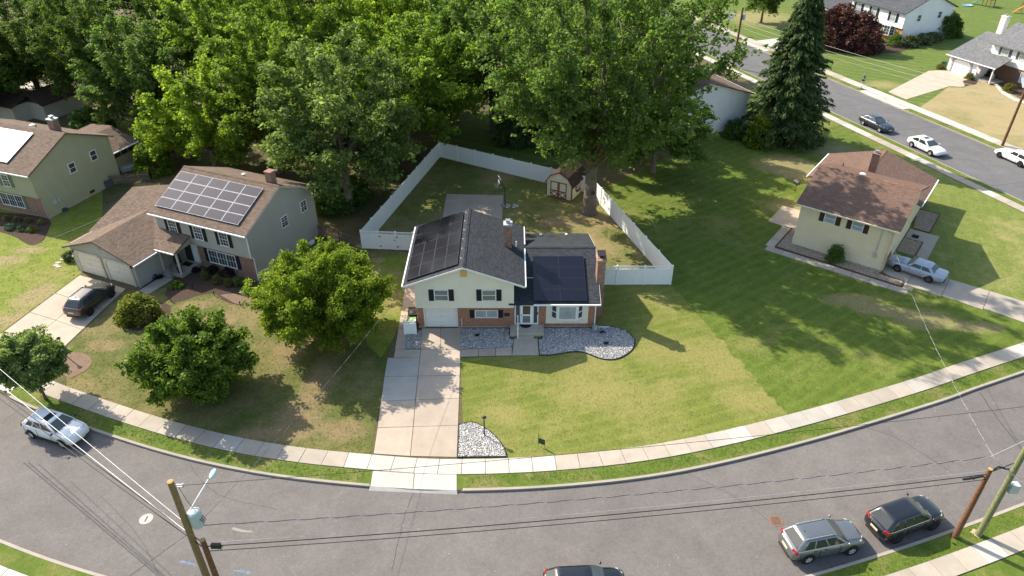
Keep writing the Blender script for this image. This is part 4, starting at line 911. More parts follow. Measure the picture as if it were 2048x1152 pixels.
# rear addition with its own roof
mb = MB(); mb.box(-7.5, -1.6, 9.82, 14.3, .9, 2.5); mb.box(-7.5,-1.62,9.82,14.28,0,.9); mb.build('addition_wall', plain('tan_boards', (.30,.25,.165), .85, var=.2), H)
mb = MB(); slab(mb, (-8.0,9.9,3.7),(-4.7,9.9,3.9),(-4.7,14.9,3.9),(-8.0,14.9,3.7), .12); slab(mb, (-4.7,9.9,3.9),(-1.3,9.9,2.55),(-1.3,14.7,2.55),(-4.7,14.7,3.9), .12); mb.build('addition_roof', SHB, H)
gutter(H, (-1.25,9.9,2.5), (-1.25,14.7,2.5))
for k in range(4): RIGHT(-1.6).box(MB(), 10.1+k*1.05, 11.0+k*1.05, 1.75, 2.4, .01, .03).build('screen_pane', glass_mat('screen', (.02,.02,.02), .3), H)

# ------------------------------------------------------------------ cream house on the right
H = empty('cream_house', tuple(D0), DA, 'cream-sided house with red-brown roof beside the pale blue saloon', 'house')
mb = MB(); mb.extr([(0,0,.9),(0,10.4,.9),(0,10.4,4.45),(0,5.2,6.15),(0,0,4.45)], (8.25,0,0)); mb.build('siding_wall', SIDT, H)
MB().box(-.04, 8.29, -.04, 10.3, 0, .9).build('foundation', plain('tan_render', (.70,.61,.43), .85, var=.06), H)
gable_roof(H, -.42, 8.72, -.5, 10.9, 4.42, 6.25, SHR)
mb = MB()
for k in range(30):
    x = -.42+9.14*k/30
    for sy in (-1,1): slab(mb, (x,5.2+sy*.17,6.20),(x,5.2,6.29+.01*(k%2)),(x+.31,5.2,6.29+.01*(k%2)),(x+.31,5.2+sy*.17,6.20), .02)
mb.build('ridge_cap', shingle_mat('shingle_ridge', (.24,.13,.09)), H)
gutter(H, (-.42,-.55,4.36), (8.72,-.55,4.36), plain('cream_trim2', (.72,.64,.47))); downspout(H, [(8.2,-.5,4.3),(8.3,-.08,4.0),(8.3,-.08,.2)], plain('cream_trim2', (.7,.6,.4)))
mb = MB(); mb.extr([(-2.1,10.42,0),(8.2,10.42,0),(8.2,10.42,2.55),(3.05,10.42,4.22),(-2.1,10.42,2.55)], (0,6.8,0)); mb.build('wing_wall', SIDT, H)
gable_roof(H, -2.5, 8.7, 10.2, 17.7, 2.56, 4.42, SHR, axis='y')
gutter(H, (8.75,10.2,2.5), (8.75,17.7,2.5)); gutter(H, (-2.55,10.2,2.5), (-2.55,17.7,2.5))
mb = MB()
for k in range(22):
    y = 10.25+7.4*k/22
    for sx in (-1,1): slab(mb, (3.1+sx*.17,y,4.38),(3.1,y,4.46+.01*(k%2)),(3.1,y+.33,4.46+.01*(k%2)),(3.1+sx*.17,y+.33,4.38), .02)
mb.build('ridge_cap', shingle_mat('shingle_ridge', (.24,.13,.09)), H)
chimney(H, 3.0, 3.65, 10.6, 11.2, 3.8, 6.35, BRKB, BRKB, STEEL)
MB().ball((3.5,5.5,6.22), .32, .25, .14).build('roof_vent', WHITE, H)
MB().lathe([(.05,0),(.05,.4)], (0.9,9.0,5.0), 6).build('vent_pipe', DARK, H)
BRS = plain('shutter_dark_brown', (.075,.038,.025))
for u in (2.75, 5.2): window(H, FRONT(0), u, 3.62, .88, .82, GLASSC, (1, 2), 0, BRS, sw=.42)
m = MB(); m.box(7.1, 7.4, -.13, 0, 1.15, 1.6); m.tube([(7.25,-.06,1.6),(7.3,-.06,4.3)], .03, 6); m.build('meter_box', GALV, H)
m = MB(); m.box(8.02, 8.10, -.12, -.03, 0, 4.3); m.build('corner_board', plain('tan_render', (.70,.61,.43)), H)
o = MB().box(8.9, 9.5, 8.2, 8.9, .05, .065).build('door_mat', plain('black_mat', (.012,.012,.014))); o.location = D0; o.rotation_euler = (0,0,DA); tag(o, 'dark doormat beside the cream house', 'doormat')
mb = MB()
for k in range(5): mb.box(8.32, 8.36, -.25+k*.25, -.02+k*.25, .05, 1.75)
mb.box(8.36,8.42,-.25,1.0,.3,.42); mb.box(8.36,8.42,-.25,1.0,1.4,1.52); o = mb.build('wooden_gate', plain('brown_gate', (.22,.13,.075), .85, var=.2)); o.location = D0; o.rotation_euler = (0,0,DA); tag(o, 'brown board gate at the corner of the cream house', 'gate')

# ------------------------------------------------------------------ white house behind the maple, far white houses
H = empty('white_house', (26.7, 88.5, 0), R(23), 'white-sided gabled house half hidden behind the big maple', 'house')
mb = MB(); mb.extr([(-9.6,0,.35),(3.6,0,.35),(3.6,0,5.0),(-3.0,0,7.05),(-9.6,0,5.0)], (0,12.5,0)); mb.build('siding_wall', SIDW, H)
MB().box(-9.65, 3.62, -.03, 12.4, 0, .35).build('foundation', BRKB, H); gable_roof(H, -10.1, 4.1, -.35, 13.0, 4.88, 7.2, SHB, axis='y')
chimney(H, -2.6, -1.9, 1.2, 1.9, 6.2, 8.1, BRKO, WHITE, WHITE); MB().tube([(-2.2,1.6,8.4),(-1.6,1.6,10.8)], .03, 5).build('antenna', WHITE, H)
gutter(H, (4.15,-.35,4.8), (4.15,13,4.8)); downspout(H, [(3.7,-.05,4.8),(3.66,-.05,.2)])

H = empty('white_colonial', (68.6, 130.3, 0), R(-66), 'white two-storey house with dark shutters and bow window behind the purple tree', 'house')
mb = MB(); mb.extr([(-.6,0,.2),(-.6,11.5,.2),(-.6,11.5,5.2),(-.6,5.75,7.6),(-.6,0,5.2)], (-12,0,0)); mb.box(-12.6,-.58,-.3,.02,2.4,5.15); mb.build('siding_wall', SIDW, H)
MB().box(-12.6,-.59,-.03,.02,0,2.4).build('brick_wall', BRKO, H); gable_roof(H, -12.9, -.3, -.75, 12.2, 5.05, 7.7, SHD)
for u in (-10.9, -7.3, -3.0): window(H, FRONT(-.3), u, 3.9, 1.0, 1.35, GLASSC, (1, 2), 0, plain('shutter_navy', (.03,.03,.06)), sw=.5)
for y, z in ((3.2, 3.9), (8.2, 4.0)): window(H, RIGHT(-.6), y, z, .8, 1.0, GLASS, (1, 2), 0)
m = MB(); pts = [(-5.6,-.03),(-5.0,-.55),(-3.9,-.75),(-2.8,-.55),(-2.2,-.03)]; m.prism(pts, .75, .9); m.prism(pts, 2.35, 2.5)
for p in pts: m.box(p[0]-.06, p[0]+.06, p[1]-.05, p[1]+.03, .9, 2.35)
b_ = m.build('bow_window', TRIM, H)
for a, b in zip(pts, pts[1:]):
    f, L = bayface(a, b); f.box(MB(), .06, L-.06, .9, 2.35, -.04, -.01).build('pane', GLASS, b_); m = MB(); f.box(m, L*.48, L*.52, .9, 2.35, -.01, .01)
    for z in (1.35, 1.8): f.box(m, .06, L-.06, z, z+.05, -.01, .011)
    m.build('muntin', TRIM, b_)
mb = MB(); mb.box(-21,-12.4,-1.6,8,0,2.6); mb.build('garage_wall', SIDW, H)
mb = MB(); slab(mb, (-21.3,-2.2,2.6),(-9.8,-2.2,2.6),(-9.8,-.32,3.4),(-21.3,-.32,3.4), .14); slab(mb, (-21.3,-.32,3.4),(-12.6,-.32,3.4),(-12.6,3.8,5.1),(-21.3,3.8,5.1), .14); slab(mb, (-21.3,3.8,5.1),(-12.6,3.8,5.1),(-12.6,8.3,3.2),(-21.3,8.3,3.2), .14); mb.build('garage_roof', SHD, H)
gutter(H, (-21.3,-2.25,2.5), (-9.8,-2.25,2.5)); garage_door(H, FRONT(-1.6), -18.2, .02, 4.6, 2.1, plain('garage_dark', (.10,.10,.11)), (1, 4), d=.02)

H = empty('white_garage_house', (68.9, 115.2, 0), R(-66), 'white house with light grey roof, arched garage door and porch at the right edge', 'house')
mb = MB(); mb.extr([(0,0,0),(0,9,0),(0,9,2.5),(0,5.6,4.0),(0,0,2.45)], (4.9,0,0)); mb.build('garage_wall', SIDW, H)
mb = MB(); slab(mb, (-.5,-.5,2.5),(8.0,-.5,2.5),(8.0,2.6,3.55),(-.5,2.6,3.55), .14); slab(mb, (-.5,2.6,3.55),(4.2,2.6,3.55),(4.2,7.4,5.15),(-.5,7.4,5.15), .14); slab(mb, (-.5,7.4,5.15),(4.2,7.4,5.15),(4.2,10.8,3.4),(-.5,10.8,3.4), .14); mb.build('garage_roof', SHG, H)
mb = MB(); mb.extr([(4.1,2.9,.2),(4.1,11,.2),(4.1,11,5.2),(4.1,7.2,7.0),(4.1,2.9,5.2)], (14,0,0)); mb.build('siding_wall', SIDW, H); MB().box(4.95, 18, 2.78, 2.88, 0, 2.4).build('brick_wall', BRKD, H)
gable_roof(H, 3.8, 18.5, 2.3, 12.1, 5.0, 7.5, SHG); chimney(H, .6, 1.5, 7.9, 8.8, 3.5, 7.6, plain('white_brick', (.66,.62,.58)), plain('white_brick2', (.7,.67,.63)), STEEL)
garage_door(H, FRONT(0), 2.3, .02, 2.9, 2.05, WHITE, (1, 4), d=.02)
m = MB(); f = FRONT(0); f.box(m, .55, .82, 0, 2.3, 0, .1); f.box(m, 3.78, 4.05, 0, 2.3, 0, .1); f.box(m, .82, 3.78, 2.1, 2.32, 0, .1)
for sx in (-1, 1): m.extr([f.p(2.3+sx*1.5, 2.12, 0), f.p(2.3+sx*1.1, 2.12, 0), f.p(2.3+sx*1.5, 1.7, 0)], (0,-.098,0))
m.build('door_surround', plain('grey_violet', (.34,.34,.38)), H)
for u in (6.4, 9.2, 12): window(H, FRONT(2.9), u, 4.3, 1.0, 1.25, GLASSC, (1, 2), 0, plain('shutter_slate', (.11,.115,.14)), sw=.42)
window(H, FRONT(2.78), 11.2, 1.4, 2.4, 1.3, GLASSC, (3, 1), 2, plain('shutter_slate', (.11,.115,.14)), sw=.42)
for x in (5.1, 7.6): MB().box(x-.08, x+.08, -.3, -.14, 0, 2.45).build('post', TRIM, H)
MB().box(5, 7.9, -.4, 2.78, 0, .18).build('porch_floor', CONC, H)
gutter(H, (-.5,-.55,2.44), (8.0,-.55,2.44)); 
m = MB()
for i in range(6):
    for j in range(5): m.box(0,0,0,0,0,0) if False else None
slope = [(0,0,0),(.02,.5,-.35),(.05,1.0,-.75)]
fl = MB()
for k in range(7): fl.add([(5.3,-.62-.02*k,2.1-.10*k),(6.1,-.9-.02*k,1.9-.10*k),(6.1,-.9-.02*k,1.81-.10*k),(5.3,-.62-.02*k,2.01-.10*k)], [(0,1,2,3)], k % 2)
fo = fl.build('porch_flag', [plain('flag_red', (.45,.05,.07)), WHITE]); fo.location = (68.9,115.2,0); fo.rotation_euler = (0,0,R(-66)); tag(fo, 'red and white striped flag on the far porch', 'flag')
MB().tube([(5.2,-.35,1.5),(5.4,-.75,2.3)], .02, 5).build('flag_staff', WHITE, fo)

# ------------------------------------------------------------------ shed, outbuilding
SP = G(1152,398); H = empty('garden_shed', (0,0,0), R(-24), 'cream barn-roofed shed with red-brown trimmed double doors under the maple', 'shed')
SO = G(1092,391); S1 = G(1143,403); ang = math.atan2(S1.y-SO.y, S1.x-SO.x); H.location = SO; H.rotation_euler = (0,0,ang); w = (S1-SO).length; dpt = 3.6
prof = [(0,1.75),(.55,2.55),(w/2,3.05),(w-.55,2.55),(w,1.75)]
CRE = siding_mat('shed_cream', (.72,.66,.46), .2); RED = plain('shed_red', (.22,.045,.03), .7, .2)
MB().extr([(0,0,.08),(w,0,.08)]+[(x,0,z) for x, z in prof[::-1]], (0,dpt,0)).build('shed_wall', CRE, H)
mb = MB(); pr = [(-.16,1.62),(.48,2.6),(w/2,3.14),(w-.48,2.6),(w+.16,1.62)]
for (xa, za), (xb, zb2) in zip(pr, pr[1:]): slab(mb, (xa,-.15,za),(xb,-.15,zb2),(xb,dpt+.15,zb2),(xa,dpt+.15,za), .08)
mb.build('roof', SHDB, H)
f = FRONT(0); dw_ = .92; c_ = w/2-.05
for k, u in enumerate((c_-dw_/2-.02, c_+dw_/2+.02)):
    d_ = f.box(MB(), u-dw_/2, u+dw_/2, .12, 1.92, 0, .03).build('shed_door', CRE, H); m = MB()
    for a in ((u-dw_/2, u-dw_/2+.1), (u+dw_/2-.1, u+dw_/2)): f.box(m, a[0], a[1], .12, 1.92, .03, .055)
    for z in (.12, .82, 1.82): f.box(m, u-dw_/2+.1, u+dw_/2-.1, z, z+.1, .03, .054)
    for sx in (-1, 1):
        for (z0_, z1_) in ((.22, .5), (.82, .5)): m.tube([f.p(u+sx*.02, z0_, .04), f.p(u+sx*(dw_/2-.1), z1_, .04)], .05, 4)
    m.build('door_trim', RED, d_)
m = MB()
for x in (0, w-.09): f.box(m, x, x+.09, .08, 1.72, 0, .03)
m.box(w, w+.03, 0, .09, .08, 1.72); m.box(w, w+.03, dpt-.09, dpt, .08, 1.72)
for (xa, za), (xb, zb2) in zip(pr, pr[1:]): m.obox((xa,-.17,za-.12),(xb-xa,0,zb2-za),(0,-.02,0),(0,0,.12))
m.build('corner_trim', RED, H)
wn = window(H, RIGHT(w), 1.5, 1.25, .55, .7, GLASS, (1, 2), 2, RED, frame=TRIM, sw=.22); RIGHT(w).box(MB(), 1.1, 1.9, .68, .86, .0, .2).build('flower_box', RED, H)
MB().box(c_-.3, c_+.3, -.03, 0, 2.35, 2.6).build('gable_vent', TRIM, H)

H = empty('outbuilding', tuple(G(96,243)), R(-24), 'low outbuilding with two brown roofs in the upper left corner', 'outbuilding')
mb = MB(); mb.box(-12,0,0,6,0,2.3); mb.build('wall', SIDG, H); gable_roof(H, -5.2, .3, -.3, 6.3, 2.3, 3.6, SHDB, axis='y'); gable_roof(H, -12, -2.4, -2.6, 3.4, 2.35, 3.4, SHDB); mb = MB(); mb.box(-12,-2.8,-2.3,0,0,2.3); mb.build('wall', SIDG, H)
# ------------------------------------------------------------------ vehicles
PROF = {
 'suv':   [(0,.82,.46,.92),(.016,.92,.37,1.06),(.07,.985,.26,1.13),(.20,1,.22,1.13),(.42,1,.2,1.11),(.60,1,.2,1.09),(.70,1,.2,1.08),(.80,.995,.2,1.05),(.88,.975,.22,1.0),(.94,.925,.26,.93),(.98,.83,.32,.82),(1.0,.72,.42,.68)],
 'sedan': [(0,.80,.44,.82),(.02,.90,.34,.95),(.09,.965,.25,1.0),(.22,.995,.2,.985),(.42,1,.18,.94),(.60,1,.18,.925),(.70,1,.18,.92),(.80,.995,.19,.89),(.89,.97,.21,.83),(.95,.92,.25,.76),(.985,.84,.30,.68),(1,.75,.36,.59)],
 'old':   [(0,.86,.46,.86),(.015,.93,.38,.95),(.09,.97,.27,.97),(.22,1,.22,.965),(.42,1,.2,.94),(.60,1,.2,.93),(.70,.995,.2,.93),(.80,.985,.2,.91),(.90,.96,.22,.88),(.965,.92,.27,.84),(.99,.88,.34,.78),(1,.84,.42,.70)],
}
def vehicle(label, cat, rear_px, front_px, kind, L, W, Ht, wb, foh, paint, xa, xrf, xrr, xc, side=-1, R_=.34, rails=None, sunroof=None, clad=None, wr=.69, rim=RIM, glassroof=False, plate=None, chromeline=False, group='parked cars', z0=-.12):
    a, b = G(*rear_px, z0), G(*front_px, z0); d = (b-a).normalized(); left = Vector((-d.y, d.x, 0)); hw = W/2
    c = (a+b)/2-left*side*(hw-.02); ctr = c+d*(foh+wb/2-L/2)*-1+d*0
    xw_f, xw_r = L/2-foh, L/2-foh-wb; ctr = c-d*(xw_f+xw_r)/2
    V = empty('parked_car', (ctr.x, ctr.y, z0), math.atan2(d.y, d.x), label, cat, group)
    pr = PROF[kind]; mb = MB(); N = 14
    for fx, fw, zl, zt in pr:
        w = hw*fw; x = -L/2+L*fx; h = zt-zl; cr = .035
        half = [(.80*w, zl), (.965*w, zl+.10*h), (1.0*w, zl+.42*h), (.985*w, zl+.72*h), (.93*w, zt-.03*h), (.62*w, zt+cr*.75)]
        ring = [(0, zl)]+half+[(0, zt+cr)]+[(-y, z) for y, z in half[::-1]]
        mb.v += [(x, y, z) for y, z in ring]
    n = len(pr)
    mb.f = [(i*N+j, (i+1)*N+j, (i+1)*N+(j+1)%N, i*N+(j+1)%N) for i in range(n-1) for j in range(N)]+[tuple(range(N)), tuple(range((n-1)*N+N-1, (n-1)*N-1, -1))]; mb.m = [0]*len(mb.f)
    mb.build('body', paint, V, smooth=True, sub=1)
    zt = lambda fx: np.interp(fx, [p[0] for p in pr], [p[3] for p in pr])
    wd = lambda fx: hw*np.interp(fx, [p[0] for p in pr], [p[1] for p in pr])
    X = lambda f: -L/2+L*f
    # cabin shell
    zb = zt((xa+xc)/2)-.02; wbt = hw*.93; wrt = hw*wr
    def ring(t, z, ins=0.0, rr=.17):
        xf, xr, w = X(xa+(xrf-xa)*t)-ins, X(xc+(xrr-xc)*t)+ins, wbt+(wrt-wbt)*t-ins
        pts = []
        for cx, cy, s0 in ((xf-rr, w-rr, 0), (xr+rr, w-rr, 1), (xr+rr, -w+rr, 2), (xf-rr, -w+rr, 3)):
            for k in range(4): t2 = (s0+k/3)*math.pi/2; pts.append((cx+rr*math.cos(t2), cy+rr*math.sin(t2), z))
        return pts
    rings = [ring(0, zb-.05), ring(.5, zb+(Ht-.06-zb)*.5), ring(.96, Ht-.07), ring(1.0, Ht-.028, .06), ring(1.0, Ht-.006, .20), ring(1.0, Ht+.004, .36, .12)]
    mb = MB()
    for q in rings: mb.v += q
    mb.f = [(i*16+j, i*16+(j+1)%16, (i+1)*16+(j+1)%16, (i+1)*16+j) for i in range(len(rings)-1) for j in range(16)]+[tuple(range((len(rings)-1)*16, len(rings)*16))]; mb.m = [0]*len(mb.f)
    roof = mb.build('roof', paint, V, smooth=True)
    # glass: bilinear patches on the shell sides
    H1 = Ht-.07; cf = [Vector((X(xa), wbt, zb)), Vector((X(xa), -wbt, zb)), Vector((X(xrf), -wrt, H1)), Vector((X(xrf), wrt, H1))]; cb = [Vector((X(xc), wbt, zb)), Vector((X(xc), -wbt, zb)), Vector((X(xrr), -wrt, H1)), Vector((X(xrr), wrt, H1))]
    def patch(name, A, B, C, D, u0, u1, v0, v1, m=CARGLASS, off=.012, par=V, slant=0.0):
        q = lambda u, v: (A*(1-u)+B*u)*(1-v)+(D*(1-u)+C*u)*v
        P = [q(u0, v0), q(u1, v0), q(u1-slant, v1), q(u0+slant, v1)]; nn = (P[1]-P[0]).cross(P[3]-P[0]).normalized(); mid = sum(P, Vector())/4
        if nn.dot(mid-Vector((mid.x*.5, 0, zb+.1))) < 0: nn = -nn
        return MB().extr([p+nn*(off-.01) for p in P], nn*.012).build(name, m, par)
    patch('windscreen', *cf, .06, .94, .04, .93, SCREEN); patch('rear_window', *cb, .11, .89, .12 if kind != 'suv' else .14, .88)
    for s in (1, -1):
        A, B, C, D = (Vector((X(xc), s*wbt, zb)), Vector((X(xa), s*wbt, zb)), Vector((X(xrf), s*wrt, H1)), Vector((X(xrr), s*wrt, H1)))
        cuts = [(.15, .33), (.365, .61), (.64, .92)] if kind == 'suv' else [(.12, .47), (.50, .90)]
        for u0, u1 in cuts: patch('side_window', A, B, C, D, u0, u1, .10, .90)
        if chromeline: MB().tube([A*.95+B*.05+Vector((0, s*.012, .03)), A*.05+B*.95+Vector((0, s*.012, .03))], .012, 5).build('window_trim', CHROME, V)
        # mirror, handles
        mx = X(xa)-.12*L/4.5; MB().ball((mx, s*(hw+.07), zb+.08), .07, .11, .075, 8, 6).build('mirror', paint if not clad else BLACKP, V, smooth=True)
        for fx in (.36, .56): 
            hx = X(xc+(xa-xc)*fx); MB().box(hx-.10, hx+.10, s*hw*.985-.012, s*hw*.985+.02, zb-.16, zb-.125).build('door_handle', CHROME if chromeline else paint, V)
        seam = MB()
        for fx in (.10, .46, .84):
            hx = X(xc+(xa-xc)*fx); seam.box(hx-.006, hx+.006, s*(hw*.996)-.012, s*(hw*.996)+.004, .32, zb-.05)
        seam.build('door_seam', BLACKP, V)
        if clad: MB().box(X(.06), X(.94), s*hw*.97-.03, s*hw*.97+.035, .19, .34).build('sill_cladding', BLACKP, V)
        if rails: MB().tube([(X(xrr)+.05, s*(wrt-.09), Ht-.03), (X(xrr)+.2, s*(wrt-.09), Ht+.035), (X(xrf)-.25, s*(wrt-.09), Ht+.03), (X(xrf)-.05, s*(wrt-.09), Ht-.03)], .022, 6).build('roof_rail', rails, V)
        # wheels
        for xw in (xw_f, xw_r):
            MB().lathe([(.001,-.03),(R_+.06,-.03),(R_+.06,.012),(.001,.012)], (xw, s*(hw*.972), R_+.03), 24, axis='y').build('wheel_arch', BLACKP, V)
            wl = MB().lathe([(R_*.6,-.10),(R_*.93,-.10),(R_,-.06),(R_,.06),(R_*.93,.10),(R_*.64,.10)], (0,0,0), 24, axis='y', caps=False).build('wheel', TYRE, V, smooth=True); wl.location = (xw, s*(hw-.062), R_)
            m = MB().lathe([(R_*.66,.0),(R_*.66,.085),(R_*.58,.085),(R_*.54,.05),(.001,.05)], (0,0,0), 20, axis='y')
            for k in range(5):
                t = k*2*math.pi/5+.3; e = Vector((math.cos(t), 0, math.sin(t))); pz = Vector((-e.z, 0, e.x)); m.obox(e*.03-pz*.035+Vector((0,.04,0)), e*(R_*.58), pz*.07, (0,.05,0))
            rm = m.build('rim', rim, wl)
            if s < 0: rm.rotation_euler = (0, 0, math.pi)
    # lights, grille, plates
    for s in (1, -1):
        zf = zt(.93); MB().obox((X(.955), s*hw*.50, zf-.15), (X(.985)-X(.955)-.02, 0, -.01), (-(X(.975)-X(.90))*.85, s*hw*.37, .03), (-.04, 0, .13)).build('headlight', CLEARLENS, V, bevel=.02)
        if kind == 'suv': MB().obox((X(0)+.0, s*hw*.62, .84), (.16, s*hw*.33, 0), (.12, -s*.02, .0), (.05, 0, .26)).build('tail_light', REDLENS, V, bevel=.02)
        else: MB().obox((X(0)-.005, s*hw*.42, .70), (.08, s*hw*.46, 0), (.14, 0, 0), (.03, 0, .15)).build('tail_light', REDLENS, V, bevel=.02)
    MB().box(X(.985)-.06, X(.985)+.045, -hw*.42, hw*.42, .40, .62).build('grille', BLACKP, V, bevel=.02); MB().box(X(0)-.015, X(0)+.04, -hw*.6, hw*.6, .30, .44).build('rear_bumper_trim', BLACKP if not clad else BLACKP, V, bevel=.02)
    MB().box(X(0)-.03, X(0)+.03, -.26, .26, .60 if kind != 'suv' else .70, .72 if kind != 'suv' else .82).build('number_plate', plain('plate_pale', (.62,.58,.36), .5), V)
    MB().box(X(1)-.03, X(1)+.012, -.26, .26, .38, .50).build('number_plate', plain('plate_pale', (.62,.58,.36), .5), V)
    m = MB(); hx = X(xa)+.05
    for s in (.15, -.55): m.tube([(hx+.02, s*hw+.25, zt(xa)+.03), (hx-.10, s*hw-.25, zt(xa)+.075)], .012, 4)
    m.build('wiper', BLACKP, V)
    m = MB()
    for s in (1, -1): m.tube([(X(f), s*hw*.74*np.interp(f, [p[0] for p in pr], [p[1] for p in pr]), zt(f)+.012) for f in (xa+.01, xa+(.95-xa)*.5, .945)], .009, 4)
    m.tube([(X(.945), hw*.62*y, zt(.945)+.022-.012*abs(y)) for y in (1, .5, 0, -.5, -1)], .009, 4); m.build('bonnet_seam', BLACKP, V)
    if sunroof: MB().box(X(sunroof[0]), X(sunroof[1]), -wrt*.62, wrt*.62, Ht-.03, Ht+.008).build('sunroof', CARGLASS, V, bevel=.02)
    MB().add([(X(xrr)+.22,-.02,Ht),(X(xrr)+.36,-.02,Ht),(X(xrr)+.36,.02,Ht),(X(xrr)+.22,.02,Ht),(X(xrr)+.20,0,Ht+.06)], [(0,1,4),(1,2,4),(2,3,4),(3,0,4)]).build('antenna_fin', paint, V)
    return V
P_WHITE = paint_mat('paint_white', (.80,.81,.82)); P_GREY = paint_mat('paint_gunmetal', (.19,.20,.21), .55); P_BLACK = paint_mat('paint_black', (.012,.013,.017), .1, .2); P_BLUE = paint_mat('paint_pale_blue', (.36,.41,.48), .3, .35); P_NAVY = paint_mat('paint_navy', (.02,.028,.055), .3); P_BRONZE = paint_mat('paint_bronze', (.052,.048,.048), .5)
DKRIM = plain('dark_rim', (.06,.06,.065), .4, .5, .5)
vehicle('white crossover with dark sunroof parked under the overhead wires', 'car', (66,876), (128,896), 'suv', 4.40, 1.80, 1.55, 2.655, .86, P_WHITE, .735, .565, .155, .03, side=-1, clad=True, sunroof=(.40,.52), R_=.345)
vehicle('bronze-grey estate car parked nose to the two garage doors', 'car', (181,632), (228,592), 'suv', 4.55, 1.85, 1.62, 2.70, .88, P_BRONZE, .735, .565, .155, .03, side=-1, rails=BLACKP, rim=DKRIM, R_=.35, z0=.038)
vehicle('gunmetal crossover with silver roof rails at the near kerb', 'car', (1613,1127), (1701,1109), 'suv', 4.68, 1.84, 1.68, 2.71, .94, P_GREY, .735, .565, .155, .03, side=-1, rails=CHROME, chromeline=True, R_=.355)
vehicle('black crossover with red tail lamps beside the two wooden poles', 'car', (1789,1087), (1868,1058), 'suv', 4.62, 1.86, 1.68, 2.66, .91, P_BLACK, .735, .565, .155, .03, side=-1, chromeline=True, rim=DKRIM, R_=.355)
vehicle('black car cut by the bottom edge of the picture', 'car', (1128,1218), (1222,1213), 'suv', 4.50, 1.82, 1.60, 2.65, .88, P_BLACK, .735, .565, .155, .03, side=-1, R_=.34)
vehicle('pale blue old saloon on the driveway of the cream house', 'car', (1857,566), (1790,542), 'old', 4.85, 1.76, 1.36, 2.66, 1.05, P_BLUE, .665, .565, .28, .17, side=1, rim=plain('dark_hub', (.10,.07,.06), .6), R_=.32, wr=.74, z0=.038)
vehicle('navy saloon parked on the far street behind the white saloon with a sunroof', 'car', (1722,249), (1760,266), 'sedan', 4.75, 1.83, 1.45, 2.78, .93, P_NAVY, .70, .53, .22, .07, side=-1, R_=.33, chromeline=True)
vehicle('white saloon with sunroof parked just ahead of the navy saloon', 'car', (1819,293), (1861,313), 'sedan', 4.86, 1.85, 1.47, 2.85, .96, P_WHITE, .70, .53, .21, .06, side=-1, sunroof=(.37,.48), R_=.34)
vehicle('white saloon cut by the right edge beside a wooden pole', 'car', (2040,335), (1994,314), 'sedan', 4.88, 1.84, 1.44, 2.82, .97, P_WHITE, .70, .53, .21, .06, side=1, rim=DKRIM, R_=.34)
# ------------------------------------------------------------------ trees and shrubs
LM = {
 'maple': leaf_mat('leaf_maple', (.058,.106,.022), (.125,.195,.042), (.225,.290,.090), .50, .6),
 'yellow': leaf_mat('leaf_yellow', (.115,.175,.016), (.215,.290,.028), (.330,.380,.060), .55, .6),
 'silver': leaf_mat('leaf_silver', (.085,.130,.034), (.170,.230,.062), (.300,.350,.130), .48, .6),
 'glossy': leaf_mat('leaf_glossy', (.060,.108,.014), (.125,.195,.026), (.230,.295,.052), .45, .5),
 'pale': leaf_mat('leaf_pale', (.130,.180,.055), (.235,.305,.105), (.390,.440,.195), .5, .6),
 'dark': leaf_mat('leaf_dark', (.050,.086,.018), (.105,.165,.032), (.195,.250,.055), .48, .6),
 'fresh': leaf_mat('leaf_fresh', (.085,.145,.018), (.165,.245,.030), (.275,.340,.062), .53, .6),
 'purple': leaf_mat('leaf_purple', (0.054,0.022,0.022), (0.126,0.050,0.046), (0.204,0.090,0.074), .3),
 'spruce': leaf_mat('needle_spruce', (0.030,0.057,0.021), (0.068,0.114,0.036), (0.128,0.173,0.060), .2, .7),
 'gold': leaf_mat('leaf_gold', (.115,.140,.022), (.195,.215,.036), (.285,.280,.060), .42, .6),
 'bushy':  leaf_mat('leaf_bush', (0.042,0.084,0.019), (0.090,0.158,0.030), (0.158,0.225,0.053), .3),
 'grass':  leaf_mat('leaf_ornamental_grass', (.06,.09,.04), (.12,.15,.075), (.20,.22,.12), .3),
 'olive':  leaf_mat('leaf_olive_bush', (0.094,0.106,0.022), (0.169,0.169,0.037), (0.250,0.225,0.062), .3),
 'bluebush': leaf_mat('leaf_blue_bush', (.035,.07,.045), (.07,.12,.075), (.12,.18,.11), .25),
 'maroon': leaf_mat('leaf_maroon', (.012,.007,.008), (.028,.013,.015), (.055,.026,.028), .2),
}
